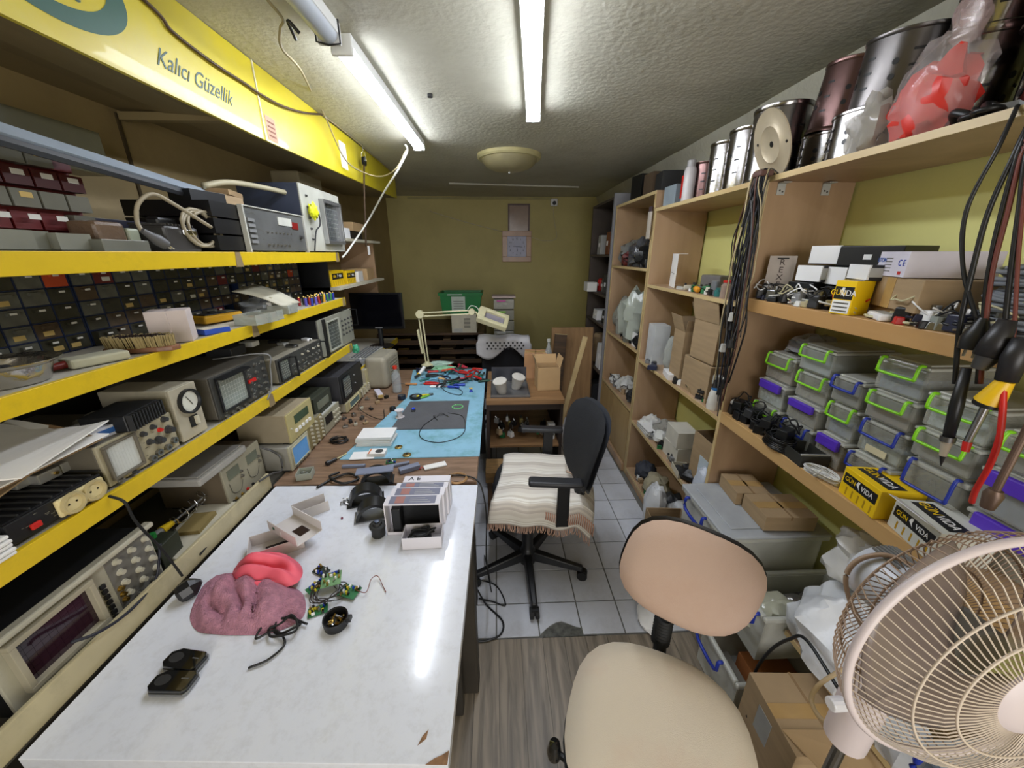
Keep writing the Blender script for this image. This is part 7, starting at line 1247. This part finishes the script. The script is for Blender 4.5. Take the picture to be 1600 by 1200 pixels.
for i, (lb, m_, y, z, w_, h_) in enumerate(ci_):
    t = thing('stored_item', lb + ' inside the grey open-fronted cabinet', 'box' if 'can' not in lb else 'can', (1.1, y, z + .0005))
    if 'can' in lb or 'roll' in lb: MB().lathe([(0, 0), (w_ / 2, 0), (w_ / 2, h_ * .9), (w_ * .3, h_), (0, h_)], 16).obj('body', m_, t, smooth=True)
    else: MB().box((0, 0, h_ / 2), (w_, w_, h_), tp=.9).obj('body', m_, t, bev=.004)
    MB().bx((-w_ / 2 - .001, -.02, h_ * .4), (-w_ / 2 + .004, .02, h_ * .6)).obj('label', paper, t)
carton('white_printed_box', 'white printed box jutting from the grey cabinet front', 'box', (.98, 3.95, 1.2805), (.1, .16, .09), 0, paper)
# ---- plastic bins and boxes below the low shelf
bint = clear('bin_plastic', 'd2d3ca', .6, .25); binl = clear('bin_lid', 'c2c7cc', .7, .2)
def bin_(label, x0, x1, y0, y1, z0, z1, lid=False, hy=None, mm_=None):
    t = thing('storage_bin', label, 'storage bin', ((x0 + x1) / 2, (y0 + y1) / 2, z0)); w, d, h = x1 - x0, y1 - y0, z1 - z0
    b = MB(); b.opentray((0, 0, 0), (w - .03, d - .03, h - .012), .004); b.obj('bin_body', mm_ or bint, t, bev=.003)
    b = MB(); b.bx((-w / 2, -d / 2, h - .02), (w / 2, -d / 2 + .018, h)); b.bx((-w / 2, d / 2 - .018, h - .02), (w / 2, d / 2, h)); b.bx((-w / 2, -d / 2 + .018, h - .02), (-w / 2 + .018, d / 2 - .018, h)); b.bx((w / 2 - .018, -d / 2 + .018, h - .02), (w / 2, d / 2 - .018, h)); b.obj('rim', mm_ or bint, t, bev=.006)
    if lid:
        MB().bx((-w / 2 - .002, -d / 2 - .002, h), (w / 2 + .002, d / 2 + .002, h + .012)).obj('lid', binl, t, bev=.01, seg=3); MB().bx((-w / 2 + .045, -d / 2 + .045, h + .012), (w / 2 - .045, d / 2 - .045, h + .018)).obj('lid_panel', binl, t, bev=.006)
    if hy is not None: MB().tube(spl([(-w / 2, hy - .07, h - .01), (-w / 2 - .016, hy - .07, h - .012), (-w / 2 - .018, hy - .06, h - .06), (-w / 2 - .018, hy + .06, h - .06), (-w / 2 - .016, hy + .07, h - .012), (-w / 2, hy + .07, h - .01)], 3), .007, 8).obj('handle', blueh, t, smooth='all')
    return t
bin_('large clear lidded bin with blue handle under the low shelf', .875, 1.3, 1.115, 1.475, .355, .6, True, .03)
bin_('lower clear bin holding up the large lidded bin', .9, 1.3, 1.16, 1.48, .0, .335, True)
b2 = bin_('open clear bin with blue handle holding film-wrapped parts', .915, 1.31, .895, 1.105, .235, .455, False, .0)
MB().blob((-.08, -.0, .12), (.09, .07, .07), .4, 33, flat=.9).obj('wrapped_parts', clear('film_cream', 'cdcdb8', .75, .12), b2, smooth=True); MB().blob((.07, 0, .12), (.09, .07, .06), .6, 35, flat=.9).obj('shiny_parts', mat('shiny_wrap', '7d7c7a', .15, .6, bump=.5, bscale=20), b2, smooth=True)
b3 = bin_('bottom open clear bin with blue handle behind the beige chair', .83, 1.2, .84, 1.1, .0, .21, False, .03); MB().box((.06, .0, .05), (.18, .14, .08)).obj('orange_contents', mat('salmon_contents', 'b5713f', .6), b3); MB().bx((-.16, -.1, .004), (-.05, .1, .05)).obj('grey_contents', mat('grey_cont', '807b70', .8), b3)
carton_closed('cardboard_box', 'flat brown carton lying on the lidded bin, left one', (1.1, 1.37, .6195), (.14, .15, .06), R(-6)); carton_closed('cardboard_box', 'flat brown carton lying on the lidded bin, right one', (1.14, 1.21, .6195), (.2, .15, .065), R(-3))
lb_ = carton_closed('cardboard_box', 'brown cardboard box with grey label on the floor under the fan', (.945, .69, 0), (.26, .22, .34), R(-3)); MB().bx((-.1312, -.02, .2), (-.13, .04, .3)).obj('label', mat('label_greywhite', '9c9c98', .6), lb_)
MB().add([(-.13, -.05, .342), (.12, -.05, .342), (.12, -.15, .37), (-.1, -.15, .362)], [(0, 1, 2, 3)]).obj('flap', cardp, lb_).modifiers.new('s', 'SOLIDIFY').thickness = .003
wbm = mat('bag_white2', 'd3d6da', .3, bump=.5, bscale=14)
tag(MB().blob((0, 0, .1), (.13, .15, .13), .4, 44, 2.2, 30, 20, flat=.76).obj('white_bag', wbm, loc=(1.10, .79, .4005), smooth=True), 'bulging white plastic bag on the lowest near shelf behind the fan', 'bag')
tag(MB().blob((0, 0, .1), (.10, .12, .11), .5, 47, 2.2, 30, 20, flat=.85).obj('translucent_bag', clear('bag_trans', 'dededb', .8, .3), loc=(1.2, .86, .6), smooth=True), 'translucent white bag slumped above the bulging white bag', 'bag')
tag(MB().blob((0, 0, .05), (.05, .08, .07), .5, 49, flat=.7).obj('small_white_bag', wbm, loc=(1.04, .55, .4005), smooth=True), 'small white bag hanging at the shelf edge beside the fan neck', 'bag')
bin_('slate grey lidded bin with blue handle at the bottom right corner', .98, 1.3, .12, .5, .4005, .56, True, .1, mat('bin_slate', '6f7a86', .4))
cable('arching_lead', 'black cord arching from the fan down behind the cardboard box', [(.9, .62, .55), at(1260, 1000, x=.92), at(1235, 998, x=.92), at(1205, 1015, x=.92), at(1180, 1050, x=.9), at(1170, 1100, x=.86), at(1168, 1120, x=.82)], .005, black)
tag(MB().blob((0, 0, .02), (.05, .08, .02), .3, 5, flat=.8).obj('paper_scrap', paper, loc=(.87, 1.17, .0005) if 0 else (.7, 1.25, 0.0), smooth=True), 'torn white paper scrap on the tiles behind the beige chair', 'paper')
# ================================================================ CHAIRS AND FAN
def base5(t, c, r, h, a0, m=black, zc=.055, hub=.035):
    for i in range(5):
        a = a0 + i * 2 * pi / 5; d = Vector((cos(a), sin(a), 0)); n_ = Vector((-sin(a), cos(a), 0))
        b = MB(); p0 = Vector((c[0], c[1], zc + .05)) + d * .02; p1 = Vector((c[0], c[1], zc + .012)) + d * r
        vs = []
        for p, w_, hh in ((p0, .028, .028), (p1, .018, .014)): vs += [p - n_ * w_ - Vector((0, 0, hh)), p + n_ * w_ - Vector((0, 0, hh)), p + n_ * w_ * .7 + Vector((0, 0, hh)), p - n_ * w_ * .7 + Vector((0, 0, hh))]
        b.add(vs, [(0, 1, 5, 4), (1, 2, 6, 5), (2, 3, 7, 6), (3, 0, 4, 7), (3, 2, 1, 0), (4, 5, 6, 7)]); lg = b.obj('leg', m, t, bev=.006, smooth=True)
        q = Vector((c[0], c[1], 0)) + d * r
        MB().cyl(q + n_ * .022 + Vector((0, 0, .027)), q + n_ * .006 + Vector((0, 0, .027)), .027, n=16).cyl(q - n_ * .022 + Vector((0, 0, .027)), q - n_ * .006 + Vector((0, 0, .027)), .027, n=16).box(q + Vector((0, 0, .04)), (.03, .03, .035), rz=a).obj('castor', blackr, lg)
    MB().lathe([(0, zc), (hub + .01, zc), (hub + .01, zc + .07), (hub, zc + .09), (.03, zc + .1), (.028, h), (0, h)], 20, (c[0], c[1], 0)).obj('gas_column', m, t, smooth=True)
def slab(w, d, th, ex, fn=None, n=32, nr=8):
    """rounded cushion: superellipse outline, domed on both faces"""
    b = MB(); vs = []; rows = []
    for s_ in (1, -1):
        for j in range(nr + 1):
            q = j / nr; row = []
            for i in range(n):
                a = 2 * pi * i / n; ca, sa = cos(a), sin(a); k = (abs(ca) ** ex + abs(sa) ** ex) ** (-1 / ex)
                x, y = w / 2 * k * ca * q, d / 2 * k * sa * q; z = s_ * th / 2 * (1 - q ** 5) ** .5 if q < 1 else 0
                p = Vector((x, y, z)); 
                if fn: p = fn(p)
                row.append(len(vs)); vs.append(p)
            rows.append(row)
    fs = []
    for s_ in range(2):
        for j in range(nr):
            A_, B_ = rows[s_ * (nr + 1) + j], rows[s_ * (nr + 1) + j + 1]
            for i in range(n): f = (A_[i], A_[(i + 1) % n], B_[(i + 1) % n], B_[i]); fs.append(f[::-1] if s_ == 0 else f)
    return b.add(vs, fs)
# ---- black mesh office chair with striped towel
oc = thing('office_chair', 'black mesh office chair with a striped towel on its seat by the bench', 'office chair', (.15, 1.60, 0)); meshm = mat('chair_mesh', '1b1d22', .8, bump=.6, bscale=400)
base5(oc, (0, 0), .30, .42, R(-88))
sc = Vector((.07, .12, 0)); yaw = R(-8)
seat = slab(.50, .50, .09, 3.2).obj('seat', mat('seat_fabric', '17181b', .9), oc, sc + Vector((0, 0, .475)), (0, 0, yaw), smooth='all')
MB().box((sc.x, sc.y, .42), (.2, .16, .03), rz=yaw).obj('mechanism', black, oc, bev=.004)
BKO = at(912, 697, z=.77) - Vector((.15, 1.60, 0))
print('BKO', BKO)
def backfn(p):  # local: x across (becomes y), y up
    return Vector((.05 * (p.x / .24) ** 2 * -1 + .06 * (p.y / .25) ** 2 * .4 + p.z, p.x * (1 + .22 * (p.y / .27)), p.y))
slab(.40, .43, .035, 3.0, lambda p: backfn(p)).obj('backrest', meshm, oc, BKO, (0, R(9), R(8)), smooth='all')
slab(.41, .44, .03, 3.0, lambda p: backfn(p) + Vector((.02, 0, 0))).obj('back_frame', mat('frame_slate', '2c2f36', .5), oc, BKO + Vector((.004, .001, 0)), (0, R(9), R(8)), smooth='all')
MB().tube(spl([(.16, .13, .42), (BKO.x - .05, BKO.y - .03, .43), (BKO.x - .01, BKO.y - .01, .5), (BKO.x, BKO.y, .62)]), [.03] * 25, 8).obj('back_bar', black, oc, smooth='all')
for s_, lab_ in ((-1, 'near'), (1, 'far')):
    yy = sc.y + s_ * .275; ar = MB().box((.11, yy, .655), (.25, .062, .028), rz=R(-6)); o = ar.obj('armrest', mat('armrest_black', '202125', .5), oc, bev=.012, seg=3, smooth=True)
    MB().box((.15, yy, .53), (.06, .022, .24), tp=.95).bx((.12, yy - .01 if s_ > 0 else yy, .40), (.18, yy if s_ > 0 else yy + .01, .43)).obj('arm_post', black, oc, bev=.004)
    MB().bx((.12, min(yy, sc.y), .405), (.18, max(yy, sc.y), .42)).obj('arm_bracket', black, oc)
MB().tube([(BKO.x - .06, BKO.y + .08, .58), (BKO.x + .02, BKO.y + .01, .575), (BKO.x - .01, BKO.y - .08, .57), (.3, -.03, .55)], .006).obj('tie_cord', mat('cord_beige', 'b39a86', .7), oc)
# towel: woven stripes in its own material, draped over the seat and down the near side
def towel_mat():
    m = bpy.data.materials.new('striped_towel'); m.use_nodes = True; N = m.node_tree.nodes; L = m.node_tree.links; b = N['Principled BSDF']; b.inputs['Roughness'].default_value = .95
    uv = N.new('ShaderNodeAttribute'); uv.attribute_name = 'weave'; sx = N.new('ShaderNodeSeparateXYZ'); L.new(uv.outputs['Vector'], sx.inputs[0])
    rp = N.new('ShaderNodeValToRGB'); rp.color_ramp.interpolation = 'CONSTANT'; mu = N.new('ShaderNodeMath'); mu.operation = 'FRACT'; ml = N.new('ShaderNodeMath'); ml.operation = 'MULTIPLY'; ml.inputs[1].default_value = 5.5
    L.new(sx.outputs[1], ml.inputs[0]); L.new(ml.outputs[0], mu.inputs[0]); L.new(mu.outputs[0], rp.inputs[0])
    cols = [(0, 'e2ddd2'), (.18, 'cfc8bb'), (.24, 'ebe8df'), (.3, 'd2cbbf'), (.36, 'eeebe3'), (.42, 'd4ccc0'), (.5, 'c0b8ae'), (.58, 'cec6ba'), (.66, 'bfb6ac'), (.75, 'd8d1c6')]
    e = rp.color_ramp.elements; e[0].position = 0; e[0].color = (*srgb(cols[0][1]), 1); e[1].position = .18; e[1].color = (*srgb(cols[1][1]), 1)
    for p_, h_ in cols[2:]: q = e.new(p_); q.color = (*srgb(h_), 1)
    n = N.new('ShaderNodeTexNoise'); n.inputs['Scale'].default_value = 260; bp = N.new('ShaderNodeBump'); bp.inputs['Strength'].default_value = .5; L.new(n.outputs[0], bp.inputs['Height']); L.new(bp.outputs[0], b.inputs['Normal'])
    L.new(rp.outputs[0], b.inputs['Base Color']); return m
tm = towel_mat()
tw_ = thing('striped_towel', 'cream and grey striped fringed towel draped over the office chair seat', 'towel', (.15 + sc.x, 1.60 + sc.y, .475), yaw)
def tfn(a, b):
    x = (a - .5) * .50 + .02; s_ = .27 - b * .62     # s_ measured along the cloth, far edge to near edge
    half = .215; ripple = .005 * sin(a * 17 + b * 6) + .005 * noise.noise(Vector((a * 5, b * 5, 2)))
    if s_ > -half: y = s_; z = .053 - .03 * abs(x / .25) ** 5 - .03 * abs(s_ / .25) ** 6
    else: over = -half - s_; y = -half - min(over, .05) * .7 - .004; z = .053 - .022 - max(0, over - .012) * .95
    if x > .2: z -= (x - .2) * .6
    return (x + .02 * sin(b * 4), y - .006 * sin(a * 20) * max(0, b - .7) * 3, max(z, -.21) + ripple * (.4 + b))
b = MB().grid(tfn, 40, 46); me = b.mesh('fabric', tm, 'all'); at_ = me.attributes.new('weave', 'FLOAT_VECTOR', 'POINT')
vals = []
for i in range(41):
    for j in range(47): vals += [i / 40, j / 46, 0]
at_.data.foreach_set('vector', vals); fab = inst('fabric', me, tw_); fab.modifiers.new('s', 'SOLIDIFY').thickness = .004
fg = MB(); rd = random.Random(3)
for i in range(70):
    a = i / 69; p = Vector(tfn(a, 1.0)); fg.tube([p, p + Vector((rd.uniform(-.004, .004), -.006, -.02)), p + Vector((rd.uniform(-.008, .008), -.003, -.04))], .0022, 4)
tag(fg.obj('fringe', mat('fringe_peach', 'c3a08c', .95), tw_), kind='stuff')
hem = MB(); rd = random.Random(4)
for i in range(24):
    a = i / 23; p = Vector(tfn(.55 + .45 * a, .86)); hem.tube([p + Vector((0, -.006, .004)), p + Vector((.003, -.012, -.012)), p + Vector((0, -.01, -.035 - .03 * a))], .0035, 4)
tag(hem.obj('folded_fringe', mat('fringe_peach2', 'b8907c', .95), tw_), kind='stuff')
# ---- beige chair in the foreground
bch = thing('beige_chair', 'beige fabric swivel chair in the foreground between desk and bins', 'chair', (.40, .585, 0)); ya_ = R(-24)
base5(bch, (0, 0), .27, .42, R(160))
fab_ = mat('beige_fabric', 'd2c6b2', .95, var=.04, scale=2.5, dark='cbae9a', dscale=2.2, damt=.5, bump=.15, bscale=500); fab2 = mat('beige_fabric_back', 'c4aa99', .95, var=.05, scale=3, dark='b5937f', dscale=3, damt=.4, bump=.15, bscale=500)
slab(.46, .46, .085, 2.7).obj('seat', fab_, bch, (0, 0, .475), (0, 0, ya_), smooth='all'); slab(.465, .465, .05, 2.7).obj('seat_shell', black, bch, (0, 0, .45), (0, 0, ya_), smooth='all')
MB().box((0, 0, .42), (.18, .18, .03), rz=ya_).obj('mechanism', black, bch)
bv = Vector((sin(-ya_), cos(ya_), 0)); bv = Vector((.42, .9, 0)).normalized()
BP = at(1076, 905, y=.80) - Vector((.40, .585, 0))
yb = math.atan2(bv.y, bv.x) - pi / 2
slab(.375, .325, .055, 2.8, lambda p: Vector((p.x, p.z + .25 * p.x * p.x, p.y))).obj('backrest', fab2, bch, BP, (R(-8), R(12), yb), smooth='all')
slab(.381, .332, .03, 2.8, lambda p: Vector((p.x, p.z + .25 * p.x * p.x + .018, p.y))).obj('back_shell', black, bch, BP, (R(-8), R(12), yb), smooth='all')
MB().tube(spl([bv * .1 + Vector((0, 0, .42)), bv * .22 + Vector((0, 0, .42)), bv * .275 + Vector((0, 0, .47)), bv * .285 + Vector((0, 0, .56)), BP + bv * .02]), [.02] * 33, 8).obj('back_support', blackr, bch, smooth='all')
gt = MB()
for i in range(9): gt.lathe([(.0, 0), (.026, 0), (.03, .006), (.026, .012), (0, .012)], 12, (bv.x * .285, bv.y * .285, .45 + i * .0125))
gt.obj('rubber_bellows', blackr, bch, smooth=True)
MB().tube(spl([(-.05, .0, .44), (-.2, -.03, .43), (-.26, .0, .42)]), [.008] * 17, 8).obj('height_lever', black, bch); MB().lathe([(0, -.02), (.018, -.02), (.02, 0), (.014, .03), (0, .035)], 14, (-.265, .005, .42)).obj('lever_knob', gloss, bch, smooth=True)
# ---- pedestal fan
FC = Vector((.762, .377, 1.049)); FN = Vector((-.019, -.997, .071)).normalized()
fan = thing('pedestal_fan', 'cream pedestal fan with round wire grille in the bottom right corner', 'fan', (.77, .49, 0)); fcr = mat('fan_cream', 'd2c4b4', .45, var=.05); fpk = mat('fan_pinkwhite', 'd8cccd', .4, var=.03); fwh = mat('fan_white', 'c9cdd6', .3)
F0 = Vector((.77, .49, 0)); zq = FN.to_track_quat('Z', 'Y').to_matrix()
U = zq @ Vector((1, 0, 0)); V = zq @ Vector((0, 1, 0))
def FP(r, a, h): return FC - F0 + U * (r * cos(a)) + V * (r * sin(a)) + FN * h
RR = .215
def radial(prof, n, r, m_, nm, wob=0, kind='stuff'):
    b = MB()
    for i in range(n):
        a = 2 * pi * i / n; b.tube([FP(q, a + wob * (1 - q / RR), h) for q, h in prof], r, 4)
    o = b.obj(nm, m_, fan); o['kind'] = kind; return o
front = [(.062, .066), (.09, .065), (.13, .061), (.165, .051), (.19, .036), (.205, .017), (RR, .0)]
radial(front, 96, .0011, fcr, 'front_grille_wires', .35)
radial([(.03, -.085), (.09, -.085), (.15, -.078), (.19, -.055), (.21, -.025), (RR, .0)], 84, .0011, mat('fan_tan', 'a98f78', .5), 'rear_grille_wires', -.3)
def ringt(r, h, rad, m_, nm, n=72): return MB().tube([FP(r, 2 * pi * i / n, h) for i in range(n)], rad, 8, closed=True).obj(nm, m_, fan, smooth='all')
ringt(RR, 0, .0065, fpk, 'outer_ring'); ringt(.165, .0515, .0018, fcr, 'grille_ring'); ringt(.115, .0635, .0018, fcr, 'grille_ring'); ringt(.16, -.075, .0018, mat('fan_tan', 'a98f78'), 'grille_ring'); ringt(.1, -.085, .0018, mat('fan_tan', 'a98f78'), 'grille_ring')
b = MB(); n = 36; pr = [(0, .078), (.03, .077), (.052, .073), (.062, .066), (.06, .06), (0, .06)]
vs = [FP(r_, 2 * pi * i / n, h_) for i in range(n) for r_, h_ in pr]; m_ = len(pr); b.add(vs, [(i * m_ + j, ((i + 1) % n) * m_ + j, ((i + 1) % n) * m_ + j + 1, i * m_ + j + 1) for i in range(n) for j in range(m_ - 1)]); b.obj('badge_disc', fpk, fan, smooth=True)
Bf = Matrix((Vector((1, .0, 0)), Vector((0, .071, .997)), -FN * -1)).transposed()
txt('vgar', .03, mat('logo_violet', '6a5a9c', .4), fan, FP(0, 0, .079) + Vector((0, 0, -.012)), Bf, shear=.2)
MB().add([FP(0, 0, .0792) + Vector(p) for p in ((-.02, 0, .0), (.0, 0, .03), (.035, 0, .022), (.012, 0, .018), (.0, 0, .006))], [(0, 1, 2, 3, 4)]).obj('logo_swoosh', mat('logo_blue', '3a8fd0', .4), fan)
for k in range(3):
    b = MB(); a0 = k * 2 * pi / 3 + .4
    b.grid(lambda a, q: FP(.045 + .145 * q, a0 + (a - .5) * (1.95 - .2 * q) + .25 * q, -.02 + (a - .5) * .05), 10, 8); b.obj('blade', clear('blade_smoke', '8d7f78', .72, .2), fan, smooth=True).modifiers.new('s', 'SOLIDIFY').thickness = .0025
b = MB(); pr = [(0, -.005), (.045, -.005), (.048, -.05), (0, -.05)]; vs = [FP(r_, 2 * pi * i / 20, h_) for i in range(20) for r_, h_ in pr]; b.add(vs, [(i * 4 + j, ((i + 1) % 20) * 4 + j, ((i + 1) % 20) * 4 + j + 1, i * 4 + j + 1) for i in range(20) for j in range(3)]); b.obj('blade_hub', grey, fan, smooth=True)
b = MB(); pr = [(0, -.088), (.058, -.088), (.06, -.1), (.06, -.165), (.052, -.188), (.03, -.198), (0, -.2)]; m_ = len(pr); n = 32; vs = [FP(r_, 2 * pi * i / n, h_) for i in range(n) for r_, h_ in pr]; b.add(vs, [(i * m_ + j, ((i + 1) % n) * m_ + j, ((i + 1) % n) * m_ + j + 1, i * m_ + j + 1) for i in range(n) for j in range(m_ - 1)]); b.obj('motor_housing', fwh, fan, smooth=True)
b = MB()
for k in range(-3, 4): 
    p = FP(.063, pi / 2 + .0 + k * .12, -.15); b.box(p, (.004, .05, .004))
b.obj('vent_slots', grey, fan)
PT = FC - F0 - FN * .113
MB().tube([PT + Vector((0, 0, -.06)), Vector((0, 0, PT.z - .1)), Vector((0, 0, PT.z - .16)), Vector((0, 0, PT.z - .42))], [.036, .04, .04, .038], 16).obj('neck', fpk, fan, smooth=True); MB().cyl((-.038, 0, PT.z - .3), (-.07, 0, PT.z - .3), .014, n=14).obj('tilt_knob', mat('knob_white', 'dcdce0', .4), fan, bev=.003)
MB().cyl((0, 0, .03), (0, 0, PT.z - .28), .012).obj('pole', steel, fan); MB().lathe([(0, 0), (.12, 0), (.12, .012), (.08, .03), (.03, .045), (0, .045)], 36).obj('foot', fpk, fan, smooth=True)
MB().tube(spl([FP(.06, 1.4, -.12), FP(.068, 1.9, -.15), FP(.07, 2.5, -.165), FP(.073, 3.1, -.165), FP(.08, 3.7, -.15), FP(.1, 4.1, -.12)]), .0045, 6).obj('mains_flex', mat('flex_tan', 'a9907a', .5), fan, smooth='all')
cable('fan_cord', 'thick cream fan cord curving at the fan neck', [at(1318, 1045, x=.86), at(1280, 1070, x=.8), at(1268, 1095, x=.78), at(1285, 1125, x=.76), at(1315, 1132, x=.75)], .0055, mat('cord_cream', 'c3ac84', .5))
# ---- leads near the desk leg on the floor
cable('floor_lead', 'thin black lead looping on the tiles beside the desk leg', [(-.1, 1.36, .2), at(745, 905, z=.02), at(775, 915, z=.006), at(790, 945, z=.006), at(770, 940, z=.006), at(748, 935, z=.006)], .0035, black)
cable('floor_lead', 'thicker black lead lying in an arc over the tile edge', [at(745, 920, z=.05), at(760, 945, z=.007), at(785, 970, z=.007), at(783, 990, z=.007), at(765, 1000, z=.007), at(745, 1003, z=.007)], .0045, black)
foot_ = tag(MB().box((0, 0, .35), (.07, .08, .7), tp=.9).obj('dark_post', mat('post_brown', '37322b', .5), loc=(-.125, 1.02, 0), bev=.008), 'dark brown timber post standing under the desk edge', 'post')
t = thing('machine_body', 'dark green-grey rounded machine casing under the desk edge', 'machine', (-.19, 1.13, 0)); MB().bx((-.08, -.055, 0), (.06, .055, .48)).obj('casing', mat('machine_green', '3e443c', .4), t, bev=.03, seg=3); MB().bx((-.084, -.058, .44), (.064, .058, .46)).obj('belt', black, t)
